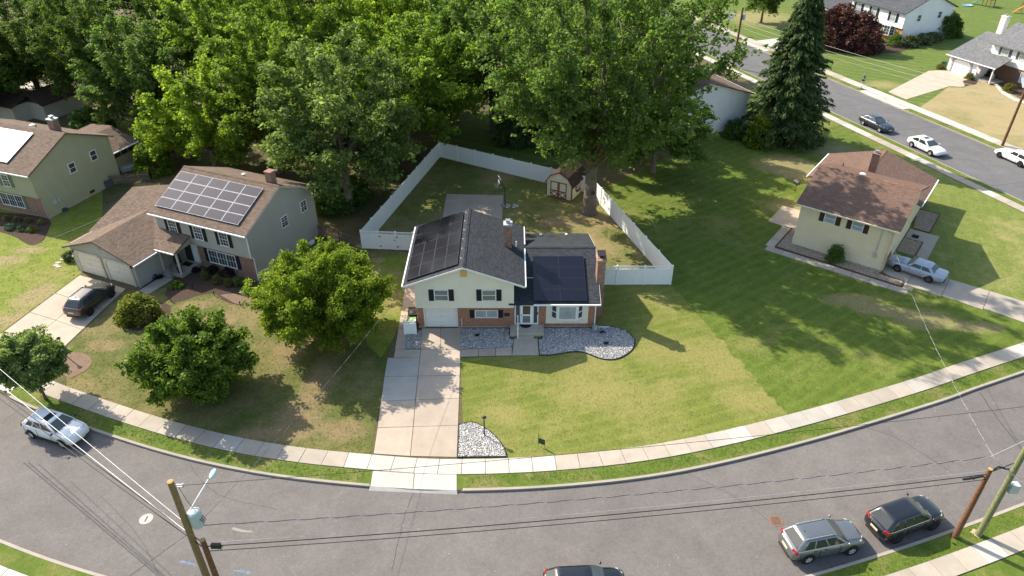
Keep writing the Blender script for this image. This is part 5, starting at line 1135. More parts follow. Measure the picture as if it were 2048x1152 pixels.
def leaves(clumps, per_area, size, seed, flat=.72, upb=.45, shell=(.45, 1.0), droop=0.0, aspect=.62, rnd=.6):
    """clumps (K,4+): centre, radius. Returns a mesh of folded leaf faces with a tint value on each."""
    rg = np.random.default_rng(seed); C = np.asarray(clumps, float); K = len(C)
    cnt = np.maximum(6, (per_area*C[:,3]**2*rg.uniform(.6, 1.4, K))).astype(int); idx = np.repeat(np.arange(K), cnt); n = len(idx)
    d = rg.normal(size=(n,3)); d[:,2] += .3; d /= np.linalg.norm(d, axis=1)[:,None]
    rad = rg.uniform(shell[0]**2, shell[1]**2, n)**.5
    p = C[idx,:3]+d*(C[idx,3]*rad)[:,None]*np.array([1,1,flat]); p[:,2] -= droop*rad**2*C[idx,3]
    nrm = d*.35+np.array([0,0,upb])+rg.normal(size=(n,3))*rnd; nrm /= np.linalg.norm(nrm, axis=1)[:,None]
    t = np.cross(nrm, rg.normal(size=(n,3))); t /= np.linalg.norm(t, axis=1)[:,None]; b = np.cross(nrm, t)
    s = size*rg.uniform(.55, 1.4, n)[:,None]
    v = np.stack([p-t*s, p+b*s*aspect+nrm*s*.12, p+t*s-nrm*s*.18, p-b*s*aspect+nrm*s*.12], 1).reshape(-1, 3)
    f = np.arange(n*4).reshape(-1, 4)
    me = np_mesh('crown', v, f); ct = rg.uniform(0, 1, K)
    tint = np.clip(.5+.45*(ct[idx]-.5)+rg.normal(0, .22, n), 0, 1)
    at = me.attributes.new('tint', 'FLOAT', 'POINT'); at.data.foreach_set('value', np.repeat(tint, 4).astype(np.float32)); return me
def branched(rx, ry, z0, z1, fork, limbs, twigs, seed, cl=(.3, .62), r0=.4, lean=(0, 0), droop=.25, off=(0, 0), k=4, low=-.8):
    """limbs, twigs and sprays of a broadleaf tree: returns clump list and the wood as a mesh builder"""
    rg = np.random.default_rng(seed); zc, rz = (z0+z1)/2, (z1-z0)/2; out = []; mb = MB(); S = (rx+ry+rz)/3
    mb.tube([(0,0,-.1),(0,0,.3),(lean[0]*.3,lean[1]*.3,fork*.4),(lean[0]*.7,lean[1]*.7,fork*.75),(lean[0],lean[1],fork)], [r0*1.5, r0*1.1, r0*.93, r0*.86, r0*.78], 12)
    for i in range(limbs):
        h = low+(1-low)*(i+.5)/limbs; th = i*2.399963+rg.uniform(-.5, .5); q = math.sqrt(max(.02, 1-h*h))
        sc = rg.uniform(.78, 1.1); en = np.array([off[0]+rx*q*math.cos(th)*sc, off[1]+ry*q*math.sin(th)*sc, zc+rz*h*rg.uniform(.9, 1.05)])
        st = np.array([lean[0], lean[1], fork*rg.uniform(.82, 1.0)+max(0, h)*rz*.35*rg.random()]); mid = st*.5+en*.5+np.array([rg.normal()*.06*S, rg.normal()*.06*S, .16*rz*(1-h)])
        en[2] = max(en[2], .35); r1 = r0*rg.uniform(.28, .46)
        pts = [(1-t)**2*st+2*t*(1-t)*mid+t*t*en for t in np.linspace(0, 1, 6)]; mb.tube([Vector(x) for x in pts], [r1*(1-.86*t) for t in np.linspace(0, 1, 6)], 6)
        d0 = en-st; d0 /= np.linalg.norm(d0)
        for j in range(twigs):
            t = .22+.78*((j+rg.random())/twigs)**.8; b = (1-t)**2*st+2*t*(1-t)*mid+t*t*en
            o = np.array([b[0]-off[0]*.5, b[1]-off[1]*.5, (b[2]-zc)*.6]); o = o/(np.linalg.norm(o)+1e-6)
            d = d0*.45+o*.55+rg.normal(size=3)*.62+np.array([0,0,.12]); d /= np.linalg.norm(d); L = S*rg.uniform(.13, .34)*(1.15-.35*t)
            e = b+d*L-np.array([0,0,droop*L*.5]); mb.tube([Vector(b), Vector(b+d*L*.5), Vector(e)], [r1*.2, r1*.12, r1*.03], 4, caps=False)
            for m in range(k):
                f = (m+1)/k; c = b+d*L*f-np.array([0,0,droop*L*.5*f*f])+rg.normal(size=3)*.12*L; r = rg.uniform(*cl)*(1.1-.3*f)
                out.append((c[0], c[1], max(c[2], r*.6+.1), r))
    return out, mb
def tree_parts(crown, trunk, leafmat, bark, root):
    c = link('crown', crown, root)
    if not crown.materials: crown.materials.append(leafmat)
    c.material_slots[0].link = 'OBJECT'; c.material_slots[0].material = leafmat
    t = link('trunk', trunk, root)
    if not trunk.materials: trunk.materials.append(bark)
    t.material_slots[0].link = 'OBJECT'; t.material_slots[0].material = bark
    return root
def big_tree(name, label, px, rx, ry, z0, z1, mat, seed, limbs=18, twigs=18, cl=(.3,.62), dens=110, leaf=.14, trunk=(4, .4), lean=(0,0), bark=BARK, droop=.25, off=(0,0), cat='tree', group=None, k=4, low=-.8, flat=.7, skin=0):
    r = empty(name, tuple(G(*px)), 0, label, cat, group); c, mb = branched(rx, ry, z0, z1, trunk[0], limbs, twigs, seed, cl, trunk[1], lean, droop, off, k, low)
    rg = np.random.default_rng(seed+5); zc, rz = (z0+z1)/2, (z1-z0)/2
    for i in range(skin):        # outer sprays that close the crown
        d = rg.normal(size=3); d /= np.linalg.norm(d); q = .84+.20*math.sin(3.1*d[0]+5*d[1]+seed)*math.sin(4.3*d[2]+2.2*d[1])+rg.uniform(-.09, .10); cr = rg.uniform(*cl)*1.1
        c.append((off[0]+d[0]*rx*q, off[1]+d[1]*ry*q, max(cr*.6+.1, zc+d[2]*rz*q), cr))
    return tree_parts(leaves(c, dens, leaf, seed+1, flat, shell=(.15, 1.0)), mb.mesh('trunk', bark, True), LM[mat], bark, r)
# the big maple at the shed
big_tree('maple_tree', 'tall maple with a thick knotted grey trunk beside the shed', (1178,425), 11.4, 10.2, 8.2, 26.8, 'maple', 21, 38, 28, (.46,.92), 52, .175, (5.4, .70), droop=.45, off=(.3, 1.6), k=4, low=-.75)
mp = G(1178,425); mroot = [o for o in COL.objects if o.name == 'maple_tree'][0]
for (x, y, z, r1, dk) in ((-.42,-.62,3.2,.24,0), (.18,-.72,2.6,.2,1), (-.38,-.55,2.0,.15,0)):
    m = MB(); m.lathe([(r1,.0),(r1*1.05,.08),(r1*.7,.10),(r1*.55,.02),(.001,.0)], (0,0,0), 12, axis='y'); o = m.build('knot', BARKD if dk else plain('knot_pale', (.30,.24,.19), .9), mroot); o.location = (x, y, z); o.rotation_euler = (0, 0, math.pi+.2)
# front-garden trees
big_tree('maple_tree', 'yellow-green spreading tree left of the slab driveway', (655,680), 5.1, 4.7, .7, 7.4, 'yellow', 31, 40, 24, (.30,.55), 190, .10, (1.7, .20), off=(-.2,.6), k=4, low=-.75, skin=300)
big_tree('magnolia_tree', 'dark glossy rounded tree on the dry lawn near the pavement', (405,782), 3.9, 3.5, .2, 6.0, 'glossy', 41, 34, 24, (.30,.52), 180, .12, (1.2, .16), off=(0,.2), k=4, low=-.9, skin=210)
big_tree('street_tree', 'young tree on the verge beside the white crossover', (92,798), 2.3, 2.15, 1.6, 5.2, 'pale', 51, 26, 18, (.24,.42), 240, .10, (1.8, .09), off=(-.35,.4), k=4, low=-.7, skin=150)
# templates for the wood behind the houses
def template(seed, rx, z0, z1, limbs, twigs, cl, dens, leaf, trunk, droop=.35, low=-.8):
    c, mb = branched(rx, rx, z0, z1, trunk[0], limbs, twigs, seed, cl, trunk[1], (0,0), droop, (0,0), 4, low); return leaves(c, dens, leaf, seed+1, .7, shell=(.15,1.0)), mb.mesh('trunk', BARK, True)
TP = [template(101, 6.6, 2.4, 17, 26, 20, (.42,.8), 54, .175, (5, .36)), template(113, 6.0, 1.6, 15.5, 26, 20, (.4,.75), 58, .165, (4, .32)), template(127, 7.4, 2.4, 18, 30, 21, (.44,.85), 50, .18, (6, .42)), template(139, 5.4, .8, 12.5, 26, 18, (.36,.65), 76, .145, (2.6, .26)), template(151, 6.8, 2.6, 19.5, 28, 21, (.42,.8), 54, .17, (6, .4), .1)]
WOOD = [ # photo point at the foot, template, scale xy, scale z, leaves, label
 ((700,420), 2, 1.08, .98, 'silver', 'big silver-green tree overhanging the white fence on its left'),
 ((560,345), 0, 1.10, 1.0, 'fresh', 'fresh green tree rising behind the grey house chimney'),
 ((432,338), 3, 1.16, 1.02, 'yellow', 'bright yellow-green tree directly behind the roof panels of the grey house'),
 ((352,318), 3, .62, .55, 'fresh', 'low light-green tree between the olive and grey houses'),
 ((300,275), 1, 1.05, .95, 'maple', 'mid-green tree standing left of the yellow-green one'),
 ((215,235), 4, .95, .88, 'dark', 'dark tree above the trampoline'),
 ((90,215), 2, 1.0, .8, 'dark', 'dark broad tree behind the low outbuilding'),
 ((-30,240), 1, 1.15, .8, 'dark', 'dark tree at the left edge above the outbuilding'),
 ((818,318), 2, 1.10, .92, 'fresh', 'light-green tree over the far corner of the white fence'),
 ((905,250), 0, 1.0, .95, 'maple', 'leafy tree hanging over the back white fence corner'),
 ((640,255), 4, 1.1, 1.0, 'fresh', 'tall bright tree in the middle of the wood'),
 ((760,235), 0, 1.15, 1.05, 'yellow', 'tall yellowish tree behind the fence corner tree'),
 ((880,222), 2, 1.0, .95, 'fresh', 'tree with feathery light tops left of the big maple'),
 ((985,262), 4, .95, .95, 'maple', 'slim tree with bare lower trunk beyond the white fence'),
 ((1062,270), 1, 1.0, 1.0, 'dark', 'shaded tree just behind the shed'),
 ((1305,345), 1, 1.0, .74, 'maple', 'drooping tree to the right of the big maple'),
 ((1265,255), 2, 1.0, .92, 'dark', 'shaded tree behind the big maple'),
 ((480,215), 2, 1.05, .95, 'fresh', 'green tree in the upper wood above the yellow-green one'),
 ((385,180), 0, 1.05, .95, 'dark', 'dark tree in the upper wood at left of centre'),
 ((560,150), 2, 1.1, 1.0, 'fresh', 'rounded tree at the top edge of the wood'),
 ((160,128), 1, 1.1, .9, 'maple', 'tree at the top edge near the upper left clearing'),
 ((20,60), 4, 1.1, .9, 'dark', 'tree in the extreme upper left corner'),
 ((700,130), 0, 1.15, 1.05, 'yellow', 'tree at the top edge above the silver tree'),
 ((845,120), 4, 1.15, 1.0, 'fresh', 'pale-tipped tree at the top edge left of the maple'),
 ((975,130), 2, 1.1, 1.0, 'maple', 'tree at the top edge behind the slim tree'),
 ((1120,160), 0, 1.1, 1.0, 'silver', 'tree at the top edge behind the maple crown'),
 ((1250,130), 4, .95, .85, 'maple', 'tree at the top edge right of the maple crown'),
 ((290,70), 2, 1.2, .95, 'dark', 'dark tree at the top edge at left'),
 ((1522,45), 1, .68, .68, 'maple', 'street tree behind the tall spruce top'),
 ((440,60), 4, 1.2, .95, 'maple', 'broad tree at the top edge left of centre'),
]
for k, (px, ti, sx, sz, lm, lb) in enumerate(WOOD):
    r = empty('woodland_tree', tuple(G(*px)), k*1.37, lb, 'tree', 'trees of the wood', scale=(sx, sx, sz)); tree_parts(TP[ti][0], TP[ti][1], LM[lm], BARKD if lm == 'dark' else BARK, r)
# tall spruce
def spruce(label, px, h, r, seed, mat='spruce', name='spruce_tree'):
    rg = np.random.default_rng(seed); ps, ns, ts, ss = [], [], [], []; mb = MB(); mb.tube([(0,0,-.1),(0,0,h*.5),(0,0,h*.98)], [.32,.2,.03], 8); z = .5
    while z < h*.985:
        f = 1-z/h; rr = r*(f**.72)*rg.uniform(.86, 1.1)+.12; nb = int(9+9*f)
        for k in range(nb):
            th = rg.uniform(0, 6.283); L = rr*rg.uniform(.78, 1.12); dz = -.18*L; e = np.array([math.cos(th), math.sin(th), 0])
            if k % 3 == 0: mb.tube([(0,0,z),(e[0]*L*.6,e[1]*L*.6,z+dz*.3),(e[0]*L*.9,e[1]*L*.9,z+dz*.8)], [.045*f+.012,.025*f+.008,.006], 4)
            m = int(16*L+8); q = rg.uniform(.12, 1.0, m)**.75; lat = rg.normal(0, 1, m)*.16*L*(1.15-q)
            P = np.outer(q*L, e)+np.outer(lat, [-e[1], e[0], 0]); P[:,2] = z+dz*q**1.4+rg.normal(0, .07, m)-abs(lat)*.25-.12*rg.random(m); ps.append(P)
            ns.append(np.tile(e, (m,1))*.35+np.array([0,0,.7])+rg.normal(size=(m,3))*.4); ts.append(np.tile(e, (m,1))+np.array([0,0,-.55])+rg.normal(size=(m,3))*.38); ss.append(rg.uniform(.16, .34, m))
        z += .16+.24*f*rg.uniform(.7, 1.3)
    p, nr, t, s = (np.concatenate(x) for x in (ps, ns, ts, ss)); n = len(p); t /= np.linalg.norm(t, axis=1)[:,None]; b = np.cross(nr, t); b /= np.linalg.norm(b, axis=1)[:,None]; nr = np.cross(t, b); s = s[:,None]
    v = np.stack([p-t*s, p+b*s*.34, p+t*s*1.1-nr*s*.2, p-b*s*.34], 1).reshape(-1, 3); me = np_mesh('crown', v, np.arange(n*4).reshape(-1, 4)); at = me.attributes.new('tint', 'FLOAT', 'POINT')
    at.data.foreach_set('value', np.repeat(np.clip(rg.normal(.5, .24, n), 0, 1), 4).astype(np.float32)); return tree_parts(me, mb.mesh('trunk', BARKD, True), LM[mat], BARKD, empty(name, tuple(G(*px)), 0, label, 'tree'))
spruce('tall dark spruce beside the far street', (1562,276), 19.0, 5.7, 61)
spruce('dark conifer beyond the white fence left of the shed', (1030,285), 9.5, 2.6, 62, name='conifer')
spruce('dark conifer behind the barn-roofed shed', (1090,268), 10.5, 2.6, 63, name='conifer')
spruce('narrow conifer right behind the shed roof', (1128,300), 9.0, 2.2, 64, name='conifer')
# shrubs
def shrub(name, label, px, rx, ry, h, mat, seed, cl=(.18,.3), k=60, dens=420, leaf=.06, cat='shrub', group=None, z0=0.0, flat=.85, base=False, world=None):
    p = Vector(world) if world is not None else G(*px); rg = np.random.default_rng(seed); r = empty(name, (p.x, p.y, z0), 0, label, cat, group); cs = []
    for i in range(k):
        d = rg.normal(size=3); d[2] = abs(d[2])*.95+(-.05); d /= np.linalg.norm(d); q = rg.uniform(.70, .98); c = rg.uniform(*cl); cs.append((d[0]*(rx-c*.7)*q, d[1]*(ry-c*.7)*q, max(c*flat*.6, .06+abs(d[2])*(h-c*.8)*q), c))
    me = leaves(cs, dens, leaf, seed, flat); me.materials.append(LM[mat]); link('foliage', me, r)
    mb = MB()
    for i in range(5): 
        c = cs[i*3 % len(cs)]; mb.tube([(c[0]*.12, c[1]*.12, -.05), (c[0]*.8, c[1]*.8, c[2]*.8)], [.035, .012], 5)
    mb.build('stem', BARKD, r); return r
shrub('dome_shrub', 'golden-green domed weeping maple in a mulch ring', (280,636), 2.1, 1.75, 2.3, 'gold', 71, (.26,.42), 150, 330, .10)
for k, (px, r_, h_, m, lb) in enumerate((((411,557), .46, .85, 'olive', 'leftmost clipped golden ball shrub below the grey house'), ((434,566), .44, .80, 'olive', 'middle clipped golden ball shrub below the grey house'), ((458,571), .44, .85, 'olive', 'right clipped golden ball shrub beside the dark green one'), ((482,572), .58, 1.1, 'bushy', 'dark green ball shrub at the brick corner of the grey house'))):
    shrub('ball_shrub', lb, px, r_, r_, h_, m, 80+k, (.14,.2), 70, 900, .04, group='clipped shrubs below the grey house')
for k, (px, r_, lb) in enumerate((((392,543), .42, 'small dark red barberry by the porch of the grey house'), ((425,545), .72, 'dark red barberry under the left of the triple window'), ((455,552), .82, 'largest dark red barberry under the triple window'))): shrub('barberry', lb, px, r_, r_*.8, r_*1.15, 'maroon', 90+k, (.14,.24), 60, 500, .05, group='dark red shrubs')
shrub('iris_clump', 'spiky pale green clump by the porch path of the grey house', (354,574), .75, .6, .55, 'fresh', 95, (.14,.22), 45, 520, .09); shrub('red_flower_shrub', 'low dark red plant beside the porch step', (316,556), .6, .45, .5, 'maroon', 96, (.12,.2), 36, 500, .05)
shrub('flowering_shrub', 'pale flowering shrub at the corner of the garage with the green bin', (141,520), .75, .6, 1.1, 'grass', 97, (.16,.26), 45, 420, .09)
for k, (px, lb) in enumerate((((14,440), 'round golden shrub under the brick wall at the far left'), ((36,442), 'second golden shrub from the left under the brick wall'), ((58,444), 'third golden shrub from the left under the brick wall'), ((83,448), 'golden shrub nearest the downspout of the olive house'))): shrub('ball_shrub', lb, px, .42, .4, .6, 'olive', 100+k, (.12,.18), 45, 800, .04, group='golden shrubs of the olive house')
for k, (px, lb) in enumerate((((22,458), 'blue-green low shrub nearest the left edge'), ((46,460), 'blue-green low shrub in the middle of the dark bed'), ((64,462), 'yellowish low shrub at the front right of the dark bed'))): shrub('low_shrub', lb, px, .75, .6, .55, 'bluebush' if k < 2 else 'olive', 110+k, (.14,.22), 60, 600, .05, group='low shrubs of the olive house')
shrub('round_bush', 'large dark round bush behind the olive house roof', (190,268), 3.3, 2.9, 3.9, 'bushy', 115, (.4,.75), 130, 210, .13)
shrub('round_bush', 'loose light green bush by the wooden fence of the olive house', (312,345), 2.4, 2.1, 4.0, 'fresh', 116, (.35,.65), 110, 230, .13)
shrub('juniper_shrub', 'dark egg-shaped evergreen against the cream wall', None, .95, .85, 2.15, 'bushy', 117, (.2,.34), 90, 620, .06, world=tuple(dw(4.25,-1.0)))
shrub('round_bush', 'yellow-green bush at the foot of the tall spruce', (1515,290), 2.2, 1.9, 4.4, 'yellow', 118, (.35,.6), 90, 230, .13); shrub('round_bush', 'dark round bush against the white wall by the spruce', (1466,275), 1.5, 1.4, 2.8, 'bushy', 119, (.3,.55), 80, 300, .10)
shrub('purple_tree', 'purple-leaved tree in front of the far white house', (1662,92), 5.4, 4.6, 7.6, 'purple', 120, (.5,1.0), 190, 130, .20, cat='tree'); shrub('purple_tree', 'second purple-leaved tree closer to the bow window', (1715,100), 4.4, 4.2, 6.6, 'purple', 121, (.5,1.0), 150, 130, .20, cat='tree')
shrub('hedge', 'big dark clipped hedge right of the far white house', (1890,72), 3.2, 2.6, 4.6, 'bushy', 122, (.4,.7), 150, 230, .12, cat='hedge')
for k, (px, lb) in enumerate((((1818,92), 'tuft of ornamental grass nearest the street by the far white wall'), ((1846,88), 'middle tuft of ornamental grass by the far white wall'), ((1866,82), 'rear tuft of ornamental grass beside the clipped hedge'))): shrub('ornamental_grass', lb, px, 1.75, 1.6, 2.0, 'grass', 125+k, (.3,.5), 60, 330, .12, cat='grass', group='grass tufts of the far white house')
shrub('weeping_tree', 'small weeping tree at the corner of the far white house', (1788,92), 1.5, 1.4, 2.6, 'bushy', 130, (.3,.5), 60, 330, .09, cat='tree')
for k, (px, r_, lb) in enumerate((((1880,138), .75, 'clipped bush left of the arched garage door'), ((1938,158), .85, 'clipped round bush on the mulch circle beside the far drive'), ((2018,183), 1.1, 'clipped golden bush in the far planting bed'), ((1748,80), .7, 'left golden bush under the bow window'), ((1760,84), .7, 'right golden bush under the bow window'))): shrub('ball_shrub', lb, px, r_, r_, r_*1.3, 'olive', 140+k, (.2,.3), 50, 500, .07, group='clipped bushes across the far street')
for k, (px, lb) in enumerate((((1212,688), 'wispy dark weed in the middle of the rounded stone bed'), ((1205,666), 'tiny weed near the dog ornament'), ((955,672), 'low weed in the stone bed beside the garage'))): shrub('weed', lb, px, .28, .2, .16, 'maroon', 150+k, (.06,.1), 14, 900, .05, cat='weed', group='weeds in the stone beds')
shrub('undergrowth_bush', 'dark undergrowth bush between the grey house and the white fence', (668,420), 2.6, 2.2, 3.4, 'bushy', 160, (.35,.65), 110, 200, .13); shrub('undergrowth_bush', 'shaded bush at the foot of the big silver-green tree', (712,400), 2.0, 2.2, 3.0, 'bushy', 161, (.35,.6), 90, 210, .13); shrub('undergrowth_bush', 'shaded bush along the left white fence', (770,345), 1.9, 2.4, 2.8, 'bushy', 162, (.35,.6), 90, 210, .13)
# ------------------------------------------------------------------ fences
def vinyl_fence(label, pts, n, pickets=False, gate=None, h=1.92):
    """white panels between posts along a straight run"""
    a, b = Vector((*pts[0], 0)), Vector((*pts[1], 0)); d = (b-a).normalized(); nn = Vector((-d.y, d.x, 0)); L = (b-a).length
    r = empty('vinyl_fence', tuple(a), math.atan2(d.y, d.x), label, 'fence', 'white vinyl fence round the back yard'); st = L/n
    for i in range(n+1):
        p = MB().box(i*st-.065, i*st+.065, -.065, .065, 0, h+.03).build('post', WHITE, r); m = MB(); x = i*st; m.box(x-.08, x+.08, -.08, .08, h+.03, h+.07); m.add([(x-.07,-.07,h+.07),(x+.07,-.07,h+.07),(x+.07,.07,h+.07),(x-.07,.07,h+.07),(x,0,h+.13)], [(0,1,4),(1,2,4),(2,3,4),(3,0,4)]); m.build('post_cap', WHITE, p)
    ph = h-.32 if pickets else h-.04
    for i in range(n):
        x0, x1 = i*st+.066, (i+1)*st-.066; k = max(3, int((x1-x0)/.18)); m = MB()
        for j in range(k): m.box(x0+(x1-x0)*j/k+.003, x0+(x1-x0)*(j+1)/k-.003, -.018+.004*(j % 2), .018, .06, ph-.05)
        pn = m.build('fence_panel', WHITE, r); MB().box(x0, x1, -.03, .03, .02, .10).build('rail', WHITE, pn); MB().box(x0, x1, -.034, .034, ph-.06, ph+.02).build('rail', WHITE, pn)
        if pickets: MB().box(x0, x1, -.03, .03, h-.06, h).build('rail', WHITE, pn)
        if pickets:
            q = MB(); c = int((x1-x0)/.11)
            for j in range(c): q.box(x0+(x1-x0)*(j+.3)/c, x0+(x1-x0)*(j+.7)/c, -.012, .012, ph+.02, h+.04)
            q.build('picket_top', WHITE, pn)
        if gate and i in gate:
            q = MB()
            for z in (.3, 1.35): q.box(x0-.02, x0+.16, -.06, -.036, z, z+.1)
            q.box(x1-.10, x1+.06, -.06, -.036, 1.0, 1.1); q.build('hinge', DARK, pn)
    return r
c_fl, c_bl, c_br, c_fr = (-14.25, 59.85), (-8.65, 81.3), (8.6, 71.4), (13.97, 53.6)
vinyl_fence('white fence run with gate between the grey house and the split-level house', (c_fl, (-7.7, 59.3)), 4, True, gate=(1, 2))
vinyl_fence('long white fence run down the left of the back yard', (c_fl, c_bl), 9)
vinyl_fence('white fence run across the back behind the shed', (c_bl, c_br), 8)
vinyl_fence('white dappled fence run down the right of the back yard', (c_br, c_fr), 7)
vinyl_fence('short white picket-topped fence run from the chimney to the corner', ((6.8, 53.55), c_fr), 3, True)
def wood_fence(label, a, b, h, mat, pitch=.17, wpk=.1):
    a, b = Vector((*a, 0)), Vector((*b, 0)); d = (b-a).normalized(); L = (b-a).length; r = empty('wooden_fence', tuple(a), math.atan2(d.y, d.x), label, 'fence')
    m = MB(); k = int(L/pitch)
    for i in range(k): x = i*pitch; hh = h*random.uniform(.95, 1.03); m.box(x, x+wpk, -.012, .012, .04, hh-.08); m.add([(x,-.012,hh-.08),(x+wpk,-.012,hh-.08),(x+wpk,.012,hh-.08),(x,.012,hh-.08),(x+wpk/2,0,hh)], [(0,1,4),(1,2,4),(2,3,4),(3,0,4)])
    o = m.build('pickets', mat, r); o['kind'] = 'stuff'; n = max(2, int(L/2.2))
    for i in range(n+1): MB().box(L*i/n-.05, L*i/n+.05, .02, .12, 0, h).build('post', mat, r)
    for z in (.3, h-.4): MB().box(0, L, .013, .05, z, z+.08).build('rail', mat, r)
    return r
WF = plain('weathered_wood', (.16,.13,.105), .9, .1, var=.3, scale=8); WF2 = plain('tan_fence_wood', (.26,.21,.14), .9, .1, var=.25, scale=6)
wood_fence('brown picket fence from the grey house to the white gate', G2(634,469), (-14.4, 59.9), 1.25, WF)
wood_fence('weathered picket fence beside the olive house air conditioner', G2(214,372), G2(300,362), 1.2, WF)
wood_fence('tall tan board fence behind the olive house', G2(236,345), G2(275,318), 2.2, WF2, .15, .145)
o = MB().tube([tuple(G(1058,436))]+[tuple(G(1058+6*k, 436+k*2.5, .75)) for k in range(7)]+[tuple(G(1094,452))], .012, 4); o = o.build('wire_hurdle', DARK); tag(o, 'low dark wire hurdle on the back lawn', 'wire fence')
m = MB(); A, B = G(1056,438), G(1094,452); d = (B-A)
for k in range(22): p = A+d*(k/21); m.tube([p, p+Vector((0,0,.7))], .006, 3)
for z in (.05, .25, .45, .68): m.tube([A+Vector((0,0,z)), B+Vector((0,0,z))], .006, 3)
m.build('wire_mesh', DARK, o)

# ------------------------------------------------------------------ poles, lamps and overhead wires
GREENW = plain('pole_green', (.19,.20,.105), .9, .1, var=.3, scale=8, bump=.4); BROWNW = plain('pole_brown', (.17,.085,.05), .9, .1, var=.4, scale=8, bump=.4); TANW = plain('pole_tan', (.24,.165,.085), .9, .1, var=.3, scale=8, bump=.4); LGREY = plain('transformer_grey', (.44,.50,.51), .45, .4, var=.06); CABLE = plain('cable_black', (.02,.02,.022), .6, .3); CABLEW = plain('cable_silver', (.42,.42,.42), .5, .4, .2)
def pole(name, label, p, h, r0, mat, group='utility poles', lean=(0, 0)):
    r = empty(name, (p[0], p[1], 0), 0, label, 'pole', group); MB().tube([(0,0,-.1),(lean[0]*.5,lean[1]*.5,h*.5),(lean[0],lean[1],h)], [r0, r0*.88, r0*.74], 14).build('shaft', mat, r, smooth=False)
    MB().lathe([(r0*.74,0),(r0*.5,.015)], (lean[0],lean[1],h), 14).build('cut_top', plain('end_grain', (.42,.28,.12), .9, .1), r); return r
PL = (-15.2, 22.1); r = pole('utility_pole', 'tan utility pole carrying a transformer and a street lamp', PL, 10.35, .19, TANW)
m = MB(); m.lathe([(.02,-.02),(.27,0),(.29,.04),(.29,.82),(.31,.84),(.31,.90),(.22,.98),(.10,1.02),(.001,1.03)], (.42,.18,7.15), 20); m.box(.1,.2,.02,.12,7.3,7.4); m.box(.1,.2,.02,.12,7.8,7.9); t = m.build('transformer', LGREY, r, smooth=False, bevel=.01)
for k in range(3): MB().tube([(.65,.05+.12*k,7.72),(.78,.0+.12*k,7.7),(.82,.05+.1*k,7.45)], .02, 6).build('bushing', DARK, t)
MB().tube([(.5,.2,8.1),(.35,.1,9.0),(.25,.05,9.9)], .012, 5).build('lead_wire', CABLE, r)
m = MB(); m.tube([(.18,.1,8.05),(.5,.7,8.45),(.85,1.45,8.85)], .035, 8); a_ = m.build('lamp_arm', plain('lamp_arm_white', (.72,.72,.74), .5), r)
m = MB(); m.ball((.98,1.72,8.92), .15, .34, .10, 12, 8); m.build('lamp_head', plain('lamp_head_teal', (.42,.64,.63), .35, .5, var=.05), a_, smooth=True)
m = MB(); m.box(.12,.50,-.02,.02,10.12,10.16); m.box(.12,.50,-.02,.02,9.98,10.02); m.box(.46,.50,-.02,.02,9.98,10.16); m.build('bracket', GALV, r); MB().lathe([(.03,0),(.05,.04),(.03,.08),(.05,.12),(.02,.16)], (.52,0,10.05), 8).build('insulator', GALV, r)
PS = (-14.5, 21.75); r = pole('utility_pole', 'short brown cut-off pole beside the transformer pole', PS, 6.75, .17, BROWNW)
m = MB(); m.box(.3,.75,-.06,.1,6.15,6.4); 
for k in range(4): m.tube([(.28+.1*k,.02,6.2),(.3+.12*k,.1,6.0-.04*k),(.45+.12*k,.05,6.22)], .02, 5)
m.build('splice_box', CABLE, r)
PB = (25.7, 27.05); r = pole('utility_pole', 'short red-brown pole next to the black crossover', PB, 5.7, .17, BROWNW)
m = MB(); m.tube([(-.2,0,5.15),(-.75,-.05,5.05),(-1.3,-.1,5.0)], .07, 6); 
for k in range(3): m.tube([(-.4-.2*k,.02,5.1),(-.6-.2*k,.06,4.8),(-.8-.15*k,-.02,5.05)], .025, 5)
m.tube([(.15,.1,5.4),(.6,.25,5.6),(1.1,.1,5.55)], .06, 6); m.build('splice_box', CABLE, r)
PG = (27.15, 27.2); r = pole('utility_pole', 'green treated pole with a grey box beyond the short brown pole', PG, 10.9, .18, GREENW)
m = MB().box(.22,.72,-.2,.2,3.75,4.35).box(.12,.22,-.06,.06,3.9,4.0); b_ = m.build('service_box', LGREY, r, bevel=.02); MB().tube([(.1,-.1,4.25),(.0,-.15,4.45),(.3,-.1,4.5)], .03, 5).build('conduit', GALV, r)
tag(sheet('sand_mound', [G2(1940,1064), G2(1946,1058), G2(1955,1059), G2(1962,1066), G2(1958,1076), G2(1950,1072)], .012, plain('sand', (.46,.36,.24), .95)), kind='structure')
def wire(label, a, b, sag, r=.02, mat=CABLE, n=28, twist=False, group='overhead wires'):
    a, b = Vector(a), Vector(b); P = [a.lerp(b, k/n)-Vector((0,0,sag*4*(k/n)*(1-k/n))) for k in range(n+1)]
    if not twist: o = MB().tube(P, r, 5).build('overhead_wire', mat)
    else:
        L = (b-a).length; N = int(L/.25); d = (b-a).normalized(); s = d.cross(Vector((0,0,1))).normalized(); o = None
        for q, mm in ((0, CABLEW), (math.pi, CABLE)):
            Q = []
            for k in range(N+1):
                t = k/N; p = a.lerp(b, t)-Vector((0,0,sag*4*t*(1-t))); th = k*1.05+q; Q.append(p+(s*math.cos(th)+Vector((0,0,1))*math.sin(th))*r)
            x = MB().tube(Q, r*.8, 4).build('overhead_wire' if o is None else 'strand', mm, o); o = o or x
    return tag(o, label, 'wire', group)
pl = Vector((*PL, 0)); ps = Vector((*PS, 0)); pb = Vector((*PB, 0)); pg = Vector((*PG, 0)); Z = lambda z: Vector((0,0,z))
wire('thin black wire from the transformer pole top to the green pole', pl+Vector((.52,0,10.1)), pg+Z(10.3), .35, .012)
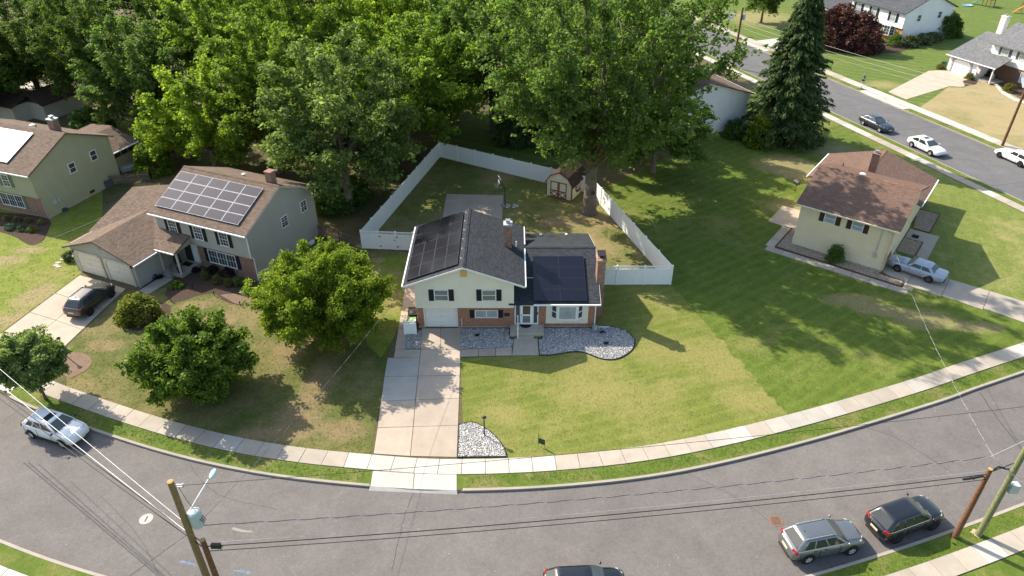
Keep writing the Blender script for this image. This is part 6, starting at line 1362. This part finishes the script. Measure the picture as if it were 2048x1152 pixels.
wire('dashed silver twisted cable across the road between the poles', pl+Vector((.3,.1,7.2)), pb+Vector((-.1,.3,6.3)), .55, .02, twist=True)
wire('silver messenger wire above the two black cables over the road', ps+Vector((.4,.0,6.55)), pb+Z(5.6), .4, .010, CABLEW)
wire('upper black cable between the two short poles', ps+Z(6.25), pb+Z(5.3), .45, .026); wire('lower black cable between the two short poles', ps+Vector((.2,-.1,6.05)), pb+Vector((0,-.1,5.0)), .45, .02)
tl = lambda u, v, z: G(u, v, z)
wend = [G(0,768,6.2), G(22,753,7.4)]
def ext(a, b, k): return a+(b-a)*k
wire('thick silver cable crossing over the white crossover', pl+Vector((-.1,.1,6.6)), ext(pl+Vector((-.1,.1,6.6)), G(0,768,6.0), 1.35), .15, .021, CABLEW); wire('thinner silver wire above the white crossover', pl+Vector((-.1,.05,7.5)), ext(pl+Vector((-.1,.05,7.5)), G(23,756,6.9), 1.35), .15, .015, CABLEW)
wire('upper black cable toward the left edge of the road', ps+Vector((-.1,.1,6.4)), ext(ps+Vector((-.1,.1,6.4)), G(0,784,5.6), 1.35), .15, .026); wire('lower black cable toward the left edge of the road', ps+Vector((-.1,.0,6.2)), ext(ps+Vector((-.1,.0,6.2)), G(0,796,5.3), 1.35), .15, .024)
wire('service drop from the transformer pole to the split-level house', pl+Vector((.5,.2,7.3)), (-8.2, 46.7, 4.5), .5, .009, twist=True)
wire('service drop from the brown pole to the cream house', pb+Vector((0,.2,6.4)), tuple(dw(7.6,-.1,4.2)), .7, .010, twist=True)
wire('silver cable continuing right from the brown pole', pb+Vector((-.1,.3,6.3)), pb+Vector((14,6.3,7.6)), .1, .02, CABLEW); wire('black cable continuing right from the short brown pole', pb+Z(5.4), pb+Vector((14,5.2,6.2)), .1, .026)
wire('service wire running down to the lower right of the green pole', pb+Vector((0,.2,6.4)), pb+Vector((6,-7,3.5)), .1, .016, twist=True)
wire('service wire running down to the lower left of the transformer pole', pl+Vector((0,-.1,6.9)), pl+Vector((-9,-6,3.5)), .15, .012, twist=True)
wire('thin wire above the lawn of the olive house', G(40,500,2.2), tuple(bw(-16.2,3.2,3.4)), .25, .012, CABLEW)
# far street poles
r = pole('utility_pole', 'brown pole with a box on the verge left of the spruce', tuple(G(1466,134).xy), 9.2, .19, BROWNW); m = MB().lathe([(.22,0),(.26,.05),(.26,.75),(.1,.9)], (.4,0,7.3), 12); m.build('transformer', LGREY, r); q1 = Vector((*G(1466,134).xy, 0))
r = pole('utility_pole', 'brown pole with a tilted solar panel at the right edge', tuple(G(2004,292).xy), 8.2, .17, BROWNW, lean=(.3,.2)); q2 = Vector((*G(2004,292).xy, 0)); r2 = r
pn = MB().obox((-.75,-.6,7.5),(1.9,-.3,0),(.2,1.1,.75),(0,0,.05)).build('solar_panel', FRW, r); MB().obox((-.68,-.55,7.56),(1.78,-.29,0),(.18,1.02,.695),(0,0,.012)).build('cell_sheet', PANN, pn)
for k, (z1, z2, lb) in enumerate(((7.0, 6.2, 'upper pale wire along the far street'), (6.3, 5.6, 'middle pale wire along the far street'), (5.6, 5.0, 'lower pale wire along the far street'))): wire(lb, q1+Z(z1+.6), q2+Z(z2), .5, .02 if k < 2 else .014, CABLEW)
wire('pale wire leaving the far pole to the left', q1+Z(7.9), q1+Vector((-14,28,8.2)), .3, .02, CABLEW)
# garden lamps
def lamp_post(label, px, h, lean=0.0):
    p = G(*px); r = empty('lamp_post', tuple(p), 0, label, 'lamp post', 'garden lamp posts'); MB().tube([(0,0,-.05),(0,0,h-.28)], .045, 8).build('post', DARK, r); MB().lathe([(.08,0),(.05,.06)], (0,0,0), 8).build('foot', DARK, r)
    l = MB().lathe([(.05,0),(.10,.03),(.13,.20),(.13,.22)], (0,0,h-.30), 8).build('lantern', plain('lantern_glass', (.30,.31,.30), .2, .5), r); MB().lathe([(.17,0),(.10,.07),(.02,.12)], (0,0,h-.08), 8).build('lantern_cap', DARK, r); return r
lamp_post('black garden lamp post on the pale pebble corner bed', (969,872), 1.8); lamp_post('black garden lamp post by the driveway of the grey house', (132,712), 1.8)
for k, (px, lb) in enumerate((((223+120,0), ''),)): pass
for px, lb in (((386,577), 'short path light nearest the porch mulch'), ((429,591), 'short path light at the tip of the mulch bed'), ((342,603), 'short path light beside the dome shrub'), ((481,612), 'short path light at the front edge of the lighter brown mulch')):
    r = empty('path_light', tuple(G(*px)), 0, lb, 'path light', 'path lights of the grey house'); MB().tube([(0,0,0),(0,0,.38)], .035, 6).build('post', DARK, r); MB().lathe([(.07,0),(.08,.06),(.03,.12)], (0,0,.36), 8).build('cap', DARK, r)
# iron lawn sign near the pavement
p = G(1088,896); r = empty('lawn_sign', tuple(p), R(-28), 'dark sign board on thin posts at the edge of the main lawn', 'sign'); MB().tube([(-.42,0,0),(-.42,0,1.15)], .016, 5).build('post', DARK, r); MB().tube([(.05,0,0),(.05,0,.75)], .014, 5).build('post', DARK, r); MB().box(-.40,.05,-.012,.012,.28,.75).build('board', plain('sign_green', (.03,.05,.035)), r)
# basketball hoops
def hoop(label, px, h, rz, board, base):
    p = G(*px); r = empty('basketball_hoop', tuple(p), rz, label, 'basketball hoop', 'basketball hoops'); m = MB(); m.tube([(0,0,.2),(0,.0,h*.72),(0,-.35,h-.2)], .05, 8); m.tube([(0,0,h*.6),(0,-.5,h-.35)], .03, 6); m.build('pole', DARK, r)
    MB().box(-.55,.55,-.62,-.58,h-.45,h+.35).build('backboard', board, r, bevel=.02); m = MB(); m.box(-.62,.62,-.57,-.54,h-.5,h-.44); m.box(-.62,.62,-.57,-.54,h+.34,h+.4); m.box(-.3,.3,-.64,-.625,h-.2,h+.15); m.build('board_frame', WHITE, r)
    m = MB(); m.tube([(.23*math.cos(t), -.88+.23*math.sin(t), h-.25) for t in np.linspace(0, 2*math.pi, 17)], .012, 5, caps=False); m.build('rim', plain('rim_orange', (.5,.14,.04)), r)
    m = MB()
    for k in range(10): t = k*.628; m.tube([(.23*math.cos(t), -.88+.23*math.sin(t), h-.25), (.13*math.cos(t+.3), -.88+.13*math.sin(t+.3), h-.65)], .006, 3)
    m.build('net', WHITE, r); MB().extr([(-.45,-.35,0),(.45,-.35,0),(.32,.35,.0),(-.32,.35,0)], (0,0,.22)).build('base', base, r, bevel=.05); return r
hoop('black portable basketball hoop beside the back patio', (1010,413), 3.0, R(-75), plain('smoked_board', (.10,.10,.11), .2, .5), plain('base_grey', (.20,.20,.20)))
m = MB(); rg = random.Random(3); P0 = G(1024,414)
for k in range(9): m.ball((P0.x+rg.uniform(-.55,.55), P0.y+rg.uniform(-.3,.3), .1), rg.uniform(.14,.26), rg.uniform(.12,.2), rg.uniform(.09,.16), 7, 5)
tag(m.build('rock_pile', plain('pale_rocks', (.42,.41,.38), .9, var=.3)), 'pale rocks weighing down the hoop base in the back yard', 'rocks')
hoop('white-boarded basketball hoop on the verge of the far street', (1453,66), 3.1, R(20), plain('clear_board', (.55,.57,.58), .2, .5), plain('base_light', (.42,.44,.46)))
# bins and screen left of the garage
p = G(842,663); r = empty('bin_screen', (-7.95, 46.35, 0), R(0), 'small white vinyl screen hiding the bins beside the garage', 'screen')
for x in (-.62, .28): MB().box(x-.06,x+.06,-.06,.06,0,1.35).box(x-.08,x+.08,-.08,.08,1.35,1.43).build('post', WHITE, r)
m = MB()
for k in range(6): m.box(-.56+k*.13+.003,-.56+(k+1)*.13-.003,-.02,.02,.05,1.08)
m.box(-.56,.22,-.03,.03,1.05,1.11); m.box(-.56,.22,-.03,.03,1.24,1.29)
for k in range(7): m.box(-.53+k*.11,-.48+k*.11,-.012,.012,1.1,1.33)
m.build('fence_panel', WHITE, r)
def wheelie(label, loc, rz, body, lid, s=1.0, h=1.0):
    r = empty('wheeled_bin', loc, rz, label, 'bin', 'wheeled bins', scale=(s, s, s*h)); a, b = .26, .32
    m = MB(); m.add([(-a,-a,.06),(a,-a,.06),(a,a,.06),(-a,a,.06),(-b,-b,.98),(b,-b,.98),(b,b,.98),(-b,b,.98)], [(3,2,1,0),(4,5,6,7),(0,1,5,4),(1,2,6,5),(2,3,7,6),(3,0,4,7)]); m.build('bin_body', body, r, bevel=.03); m = MB(); m.box(-b-.03,b+.03,-b-.05,b+.04,.98,1.03); m.ball((0,0,1.02), .28,.28,.07,10,6); m.build('lid', lid, r)
    for sx in (-1,1): MB().lathe([(.11,-.03),(.11,.03)], (sx*.27,.26,.11), 12, axis='x').build('wheel', BLACKP, r)
    MB().tube([(-.24,.36,.95),(.24,.36,.95)], .02, 6).build('handle', body, r); return r
GRB = plain('bin_green', (.02,.07,.04), .5); LGB = plain('bin_lime', (.30,.48,.20), .5, var=.08); BKB = plain('bin_black', (.03,.03,.033), .5)
wheelie('lime green lidded bin behind the white screen', (-8.05,46.95,.03), 0, LGB, LGB); wheelie('black lidded bin behind the lime green one', (-8.0,47.75,.03), .1, BKB, BKB, 1.05, 1.1)
wheelie('green bin beside the two-door garage', tuple(bw(-16.9,-4.2)), R(-23), GRB, plain('bin_lid_pale', (.30,.42,.40))); wheelie('green bin beside the arched far garage', tuple(G(1886,136)), .5, GRB, GRB)
o = MB().lathe([(.18,0),(.23,.04),(.25,.28),(.21,.30),(.2,.2),(.001,.2)], (0,0,0), 14).build('plant_pot', plain('pot_brown', (.11,.08,.06), .8)); o.location = tuple(G(832,664)); tag(o, 'brown plant pot at the foot of the white bin screen', 'pot')
# elephant-grey dog ornament and trough
p = G(1189,662); r = empty('animal_ornament', (p.x, p.y, .03), R(-90), 'grey animal-shaped garden ornament by the corner downspout', 'ornament'); GS = plain('cast_stone', (.28,.30,.33), .85, .2, var=.15); m = MB(); m.ball((0,0,.34), .34,.22,.22,12,8); m.ball((.34,0,.50), .17,.15,.16,10,7); m.ball((.50,0,.45), .10,.08,.08,8,6)
for x in (-.2,.2):
    for y in (-.12,.12): m.tube([(x,y,.3),(x,y,0)], [.075,.065], 7)
for y in (-.13,.13): m.ball((.30,y*1.1,.52), .03,.07,.11,7,5)
m.tube([(-.32,0,.4),(-.44,0,.3)], [.03,.015], 5); m.build('figure', GS, r, smooth=True)
o = MB().box(0,1.0,-.09,.09,.02,.10).build('splash_block', plain('pvc', (.55,.57,.58), .5), None, bevel=.03); o.location = tuple(G(1194,655)); tag(o, 'white rain spout extension lying by the stone bed', 'downspout')
# air conditioners, boxes
def ac(label, loc, s, rnd):
    r = empty('air_conditioner', loc, R(-20), label, 'air conditioner', 'air conditioners', scale=(s,s,s)); B = plain('ac_dark', (.07,.075,.08), .6)
    if rnd: m = MB().lathe([(.40,0),(.40,.78),(.36,.82),(.30,.82),(.28,.74),(.001,.74)], (0,0,0), 20)
    else: m = MB().box(-.42,.42,-.42,.42,0,.80)
    c = m.build('case', B, r, bevel=.02); q = MB()
    for k in range(10): z = .08+k*.07; q.lathe([(.408,z),(.408,z+.02)], (0,0,0), 20) if rnd else q.box(-.43,.43,-.43,.43,z,z+.02)
    q.build('grille', plain('ac_grille', (.13,.135,.14), .6), c); q = MB()
    if rnd: q.lathe([(.10,.75),(.10,.78)], (0,0,0), 10)
    else: q.lathe([(.36,.80),(.36,.82),(.30,.83),(.3,.81),(.001,.81)], (0,0,0), 18)
    q.build('fan_guard', plain('ac_fan', (.2,.21,.22), .5), c); return r
ac('round dark air conditioner beside the gable wall of the grey house', tuple(bw(1.0,4.2)), 1.0, True); ac('square dark air conditioner at the rear corner of the olive house', tuple(G(216,373)), 1.05, False)
for loc, s, lb in ((bw(.35,6.8), 1.0, 'white wall vent box low on the grey gable wall'),): tag(MB().obox(loc+Vector((0,0,.1)), BX*.3, BY*.6, (0,0,.3)).build('vent_box', WHITE), lb, 'vent')
o = MB().ball((0,0,.12), .55,.35,.2,9,5).build('tarp', plain('dark_tarp', (.05,.052,.055), .7)); o.location = tuple(G(128,421)); tag(o, 'dark tarp heap at the base of the olive house', 'tarp')
o = MB().box(-.9,.9,-.5,.5,.0,.55).build('cold_frame', plain('frame_pale', (.36,.37,.36), .4), None, bevel=.08); o.location = tuple(G(258,340)); o.rotation_euler = (0,0,.6); tag(o, 'pale low frame behind the weathered picket fence', 'garden frame')
for k, px in enumerate(((126,519),(116,526),(116,534),(112,531))): tag(MB().prism([(.28*math.cos(t)*(1+.2*math.sin(3*t+k)), .18*math.sin(t)) for t in np.linspace(0,6,9)], 0, .05).build('stepping_stone', plain('step_stone', (.45,.38,.32), .9)), ['stepping stone nearest the garage with the green bin','second stepping stone from the garage','lowest stepping stone on the left lawn','middle stepping stone on the left lawn'][k], 'stone', 'stepping stones').location = tuple(G(*px))
# porch things of the grey house
r = empty('porch_chair', tuple(bw(-8.0,-1.2,.32)), R(30), 'black chair on the porch of the grey house', 'chair'); m = MB().box(-.3,.3,-.3,.3,.4,.46); m.build('seat', DARK, r); MB().box(-.3,.3,.26,.32,.46,1.0).build('backrest', DARK, r)
for x in (-.27,.27):
    for y in (-.27,.27): MB().box(x-.02,x+.02,y-.02,y+.02,0,.4).build('leg', DARK, r)
o = MB().lathe([(.18,0),(.26,.5),(.24,.52),(.001,.45)], (0,0,0), 12).build('planter', DARK); o.location = tuple(bw(-7.0,-2.05,.32)); tag(o, 'black planter beside the porch post of the grey house', 'planter')
o = MB().box(-.45,.45,-.3,.3,0,.02).build('door_mat', plain('black_mat', (.012,.012,.014))); o.location = tuple(bw(-7.5,-.7,.325)); o.rotation_euler = (0,0,R(-23)); tag(o, 'dark doormat on the porch of the grey house', 'doormat')
tag(MB().box(0,0,0,0,0,0).build('unused', DARK), 'x', 'x') if False else None
r = sheet('porch_path', [bw(-8.6,-5.4).xy, bw(-7.4,-5.6).xy, bw(-7.2,-2.8).xy, bw(-8.5,-2.8).xy], .03, CONC); tag(r, kind='structure'); sheet('mulch_strip', [bw(-8.8,-5.2).xy, bw(-8.5,-5.2).xy, bw(-8.5,-2.4).xy, bw(-8.8,-2.4).xy], .02, MULCH)['kind'] = 'structure'
o = MB().ball((0,0,.2), .18,.18,.2,9,6).build('garden_globe', plain('blue_glaze', (.10,.14,.45), .2, .5)); o.location = tuple(G(308,558)); tag(o, 'blue glazed ornament beside the porch path', 'ornament')
for px, s, lb in (((500,569), .2, 'pale rock beside the dark green ball shrub'), ((486,586), .32, 'flat pale rock on the dark mulch')): o = MB().ball((0,0,.06), s,s*.7,.12,8,5).build('rock', plain('pale_rocks', (.42,.41,.38), .9)); o.location = tuple(G(*px)); tag(o, lb, 'rock')
# trampoline, playsets, bird box, hydrant
p = G(197,190); r = empty('trampoline', tuple(p), 0, 'trampoline with pale green rim in the shade of the wood', 'trampoline'); MB().tube([(2.2*math.cos(t), 1.9*math.sin(t), .85) for t in np.linspace(0, 2*math.pi, 33)], .10, 6, caps=False).build('rim_pad', plain('mint_pad', (.22,.42,.32), .6), r); MB().lathe([(2.1,0),(2.1,.01)], (0,0,.84), 28).build('mat', DARK, r)
for k in range(6): t = k*1.047; MB().tube([(2.1*math.cos(t),1.8*math.sin(t),0),(2.1*math.cos(t),1.8*math.sin(t),.85)], .03, 5).build('leg', STEEL, r)
p = G(1588,402); r = empty('bird_box', tuple(p+Vector((0,0,0))), .3, 'dark box on a short post on the lawn left of the cream house', 'post box'); q = dw(-3.61,11.19); r.location = q; MB().box(-.04,.04,-.04,.04,0,.95).build('post', BROWNW, r); m = MB().box(-.22,.22,-.3,.3,.95,1.25); m.extr([(-.26,-.34,1.25),(.26,-.34,1.25),(0,-.34,1.42)], (0,.68,0)); m.build('box', DARK, r)
p = G(1963,12); r = empty('playset', tuple(p), R(-60), 'playset with a teal slide at the top edge', 'playset')
for x in (0,1.6):
    for y in (0,1.6): MB().box(x-.06,x+.06,y-.06,y+.06,0,2.6).build('post', WOODP, r)
MB().box(-.1,1.7,-.1,1.7,1.35,1.45).build('platform', WOODP, r); m = MB(); m.add([(0,-.05,1.45),(.0,.6,1.45),(-1.4,.6,.5),(-1.4,-.05,.5),(-2.3,.6,.15),(-2.3,-.05,.15)], [(0,1,2,3),(3,2,4,5)]); m.tube([(0,-.05,1.55),(-1.4,-.05,.6),(-2.3,-.05,.25)], .06, 5); m.tube([(0,.6,1.55),(-1.4,.6,.6),(-2.3,.6,.25)], .06, 5); m.build('slide', plain('teal_plastic', (.05,.36,.42), .35), r); MB().box(.1,1.5,-.02,.02,1.45,2.0).build('side_panel', plain('red_plastic', (.4,.03,.04), .4), r)
o = MB().lathe([(.9,0),(1.0,.18),(.95,.2),(.85,.08),(.001,.06)], (0,0,0), 18).build('paddling_pool', plain('pool_blue', (.22,.38,.62), .4)); o.location = tuple(G(1958,11)+Vector((-2.6,-.2,0))); tag(o, 'small blue paddling pool beside the teal slide', 'paddling pool')
p = G(2040,24); r = empty('swing_frame', tuple(p), R(-20), 'wooden A-frame swing with orange slide at the upper right corner', 'playset'); 
for x in (0,3.0):
    for y in (-.9,.9): MB().tube([(x,y,0),(x,0,2.5)], .06, 6).build('leg', WOODP, r)
MB().tube([(0,0,2.5),(3,0,2.5)], .07, 6).build('beam', WOODP, r); m = MB(); m.add([(.3,-1,1.4),(.3,-.4,1.4),(-1.5,-1.0,.12),(-1.5,-1.6,.12)], [(0,1,2,3)]); m.tube([(.3,-1,1.45),(-1.5,-1.6,.2)], .05, 5); m.tube([(.3,-.4,1.45),(-1.5,-1,.2)], .05, 5); m.build('slide', plain('orange_plastic', (.6,.26,.06), .4), r)
p = G(1756,1172); r = empty('fire_hydrant', tuple(p), 0, 'faded pinkish-white hydrant on the verge at the bottom edge', 'hydrant'); m = MB().lathe([(.16,0),(.16,.05),(.11,.06),(.11,.50),(.15,.52),(.15,.57),(.12,.60),(.09,.70),(.03,.75)], (0,0,0), 14); m.build('barrel', plain('faded_pink', (.62,.44,.44), .6, var=.2), r, smooth=False)
for t in (0, math.pi/2, math.pi): MB().tube([(0,0,.42),(.19*math.cos(t+.4),.19*math.sin(t+.4),.42)], .055, 8).build('outlet', plain('faded_pink', (.62,.44,.44)), r)
MB().lathe([(.04,0),(.04,.06)], (0,0,.75), 5).build('bonnet_nut', plain('faded_pink', (.62,.44,.44)), r)
# things by the far porch
for px, m_, s, lb in (((1983,160), plain('post_white', (.6,.58,.55)), (.22,.22,.9), 'pale garden post by the far porch'), ((2003,158), plain('blue_pot', (.12,.2,.5), .4), (.3,.3,.5), 'blue pot in the far planting bed')): o = MB().lathe([(s[0]*.6,0),(s[0],s[2]*.5),(s[0]*.7,s[2])], (0,0,0), 10).build('garden_ornament', m_); o.location = tuple(G(*px)); tag(o, lb, 'ornament')
r = sheet('bed_edging', [G2(1990,164), G2(2008,183), G2(2030,197), G2(2048,203), G2(2048,208), G2(2026,201), G2(2003,188), G2(1986,167)], .05, plain('edge_stone', (.5,.47,.42), .9)); tag(r, 'pale stone edging of the far planting bed', kind='structure')
r = empty('bench', tuple(G(1964,153)), R(-66), 'dark bench on the far porch', 'bench'); MB().box(-.8,.8,-.25,.25,.4,.46).build('seat', DARK, r); MB().box(-.8,.8,.22,.28,.46,.95).build('backrest', DARK, r)
for x in (-.7,.7): MB().box(x-.04,x+.04,-.22,.22,0,.4).build('leg', DARK, r)

# ------------------------------------------------------------------ person walking a dog on the far pavement
def skin_body(name, verts, edges, radii, mat, parent, root=0, sub=2):
    me = bpy.data.meshes.new(name); me.from_pydata(verts, edges, []); me.materials.append(mat); o = link(name, me, parent); o.modifiers.new('skin', 'SKIN')
    for i, s in enumerate(me.skin_vertices[0].data): s.radius = (radii[i], radii[i]); s.use_root = (i == root)
    m = o.modifiers.new('sub', 'SUBSURF'); m.levels = sub; m.render_levels = sub; return o
SKIN = plain('skin', (.50,.32,.23), .6, .3, var=.05); HAIR = plain('hair', (.30,.22,.14), .7, .2); BLUEC = plain('blue_clothes', (.05,.10,.32), .8, .1); 
p = G(1724,171); P_ = empty('person', tuple(p+Vector((0,0,.05))), R(-66), 'person in blue top and shorts walking on the far pavement', 'person')
v = [(0,0,.93),(0,.01,1.12),(0,.02,1.38),(0,.03,1.47),(0,.05,1.55),(.06,0,1.66), (0,.10,.88),(.13,.10,.50),(.20,.10,.08),(.32,.10,.03), (0,-.10,.88),(-.10,-.10,.50),(-.26,-.10,.12),(-.16,-.10,.04), (0,.19,1.38),(-.12,.25,1.10),(-.02,.26,.86),(.03,.26,.78), (0,-.17,1.38),(.10,-.24,1.12),(.30,-.24,1.02),(.37,-.24,1.0)]
e = [(0,1),(1,2),(2,3),(3,4),(0,6),(6,7),(7,8),(8,9),(0,10),(10,11),(11,12),(12,13),(2,14),(14,15),(15,16),(16,17),(2,18),(18,19),(19,20),(20,21)]
v = [q for i, q in enumerate(v) if i != 5]; e = [(a-(a > 5), b-(b > 5)) for a, b in e]
rad = [.135,.115,.135,.06,.05, .095,.062,.045,.04, .095,.062,.045,.04, .065,.048,.036,.035, .065,.048,.036,.035]
skin_body('figure', v, e, rad, SKIN, P_)
m = MB(); m.lathe([(.13,1.02),(.15,1.0),(.165,1.15),(.175,1.34),(.12,1.44),(.06,1.46)], (0,0.01,0), 14); 
m.tube([(0,.18,1.38),(-.07,.23,1.22)], [.085,.07], 10); m.tube([(0,-.16,1.38),(.05,-.22,1.24)], [.085,.07], 10); m.build('shirt', BLUEC, P_, smooth=True)
m = MB(); m.lathe([(.15,1.03),(.17,.92),(.13,.84)], (0,0,0), 14); m.tube([(0,.10,.90),(.09,.10,.62)], [.125,.11], 12); m.tube([(0,-.10,.90),(-.07,-.10,.62)], [.125,.11], 12); m.build('shorts', plain('navy_shorts', (.03,.045,.12), .8, .1), P_, smooth=True)
m = MB(); m.ball((.03,.05-.05,1.665), .10,.082,.125,14,10); m.ball((.135,0,1.65), .02,.016,.025,7,5); m.ball((0.02,.085,1.66), .022,.012,.032,7,5); m.ball((.02,-.085,1.66), .022,.012,.032,7,5); h_ = m.build('head', SKIN, P_, smooth=True); m = MB(); m.ball((.0,0,1.70), .112,.095,.105,14,9); m.ball((-.08,0,1.60), .05,.07,.12,10,7); m.build('hair', HAIR, P_, smooth=True)
m = MB(); m.ball((.118,.034,1.685), .012,.014,.009,6,4); m.ball((.118,-.034,1.685), .012,.014,.009,6,4); m.build('eyes', DARK, P_)
for sy, (hx, hz) in ((.26,(.03,.78)), (-.24,(.37,1.0))):
    m = MB(); m.ball((hx, sy, hz-.03), .035,.022,.045,8,6)
    for k in range(4): m.tube([(hx-.025+.017*k, sy, hz-.06), (hx-.02+.017*k, sy, hz-.10-.01*(k in (1,2))), (hx-.01+.017*k, sy+.01, hz-.125)], .009, 5)
    m.tube([(hx+.03, sy, hz-.03), (hx+.055, sy, hz-.06), (hx+.055, sy, hz-.085)], .010, 5); m.build('hand', SKIN, P_, smooth=True)
m = MB(); m.ball((.25,.10,.045), .13,.05,.05,9,6); m.ball((-.20,-.10,.06), .13,.05,.05,9,6); m.build('shoes', WHITE, P_, smooth=True)
p = G(1719,177); D_ = empty('dog', tuple(p+Vector((0,0,.0))), R(-72), 'small white dog on the verge beside the walking person', 'dog'); DOGW = plain('white_fur', (.70,.67,.62), .95, .1, var=.1, scale=20, bump=.4)
v = [(-.28,0,.40),(-.05,0,.40),(.18,0,.42),(.30,0,.52),(.38,0,.60),(.52,0,.57),(-.30,.09,.34),(-.36,.09,.20),(-.33,.09,.02),(-.30,-.09,.34),(-.30,-.09,.18),(-.22,-.09,.02),(.18,.09,.32),(.20,.09,.16),(.26,.09,.02),(.18,-.09,.32),(.16,-.09,.16),(.12,-.09,.02),(-.40,0,.50),(-.46,0,.62)]
e = [(0,1),(1,2),(2,3),(3,4),(4,5),(0,6),(6,7),(7,8),(0,9),(9,10),(10,11),(2,12),(12,13),(13,14),(2,15),(15,16),(16,17),(0,18),(18,19)]
skin_body('figure', v, e, [.12,.125,.14,.09,.09,.05,.08,.045,.035,.08,.045,.035,.065,.04,.035,.065,.04,.035,.04,.03], DOGW, D_, root=1); m = MB()
for s in (-1,1): m.ball((.34,s*.085,.62), .03,.02,.07,7,5)
m.ball((.565,0,.57), .022,.025,.02,7,5); m.build('ears', plain('fur_tan', (.4,.33,.26), .95), D_, smooth=True)
A, B = G(1724,171)+Vector((.15,-.35,1.03)), G(1719,177)+Vector((.1,-.25,.58)); tag(MB().tube([A, A.lerp(B,.5)-Vector((0,0,.15)), B], .008, 4).build('dog_lead', DARK), 'dark lead between the walking person and the white dog', 'lead')
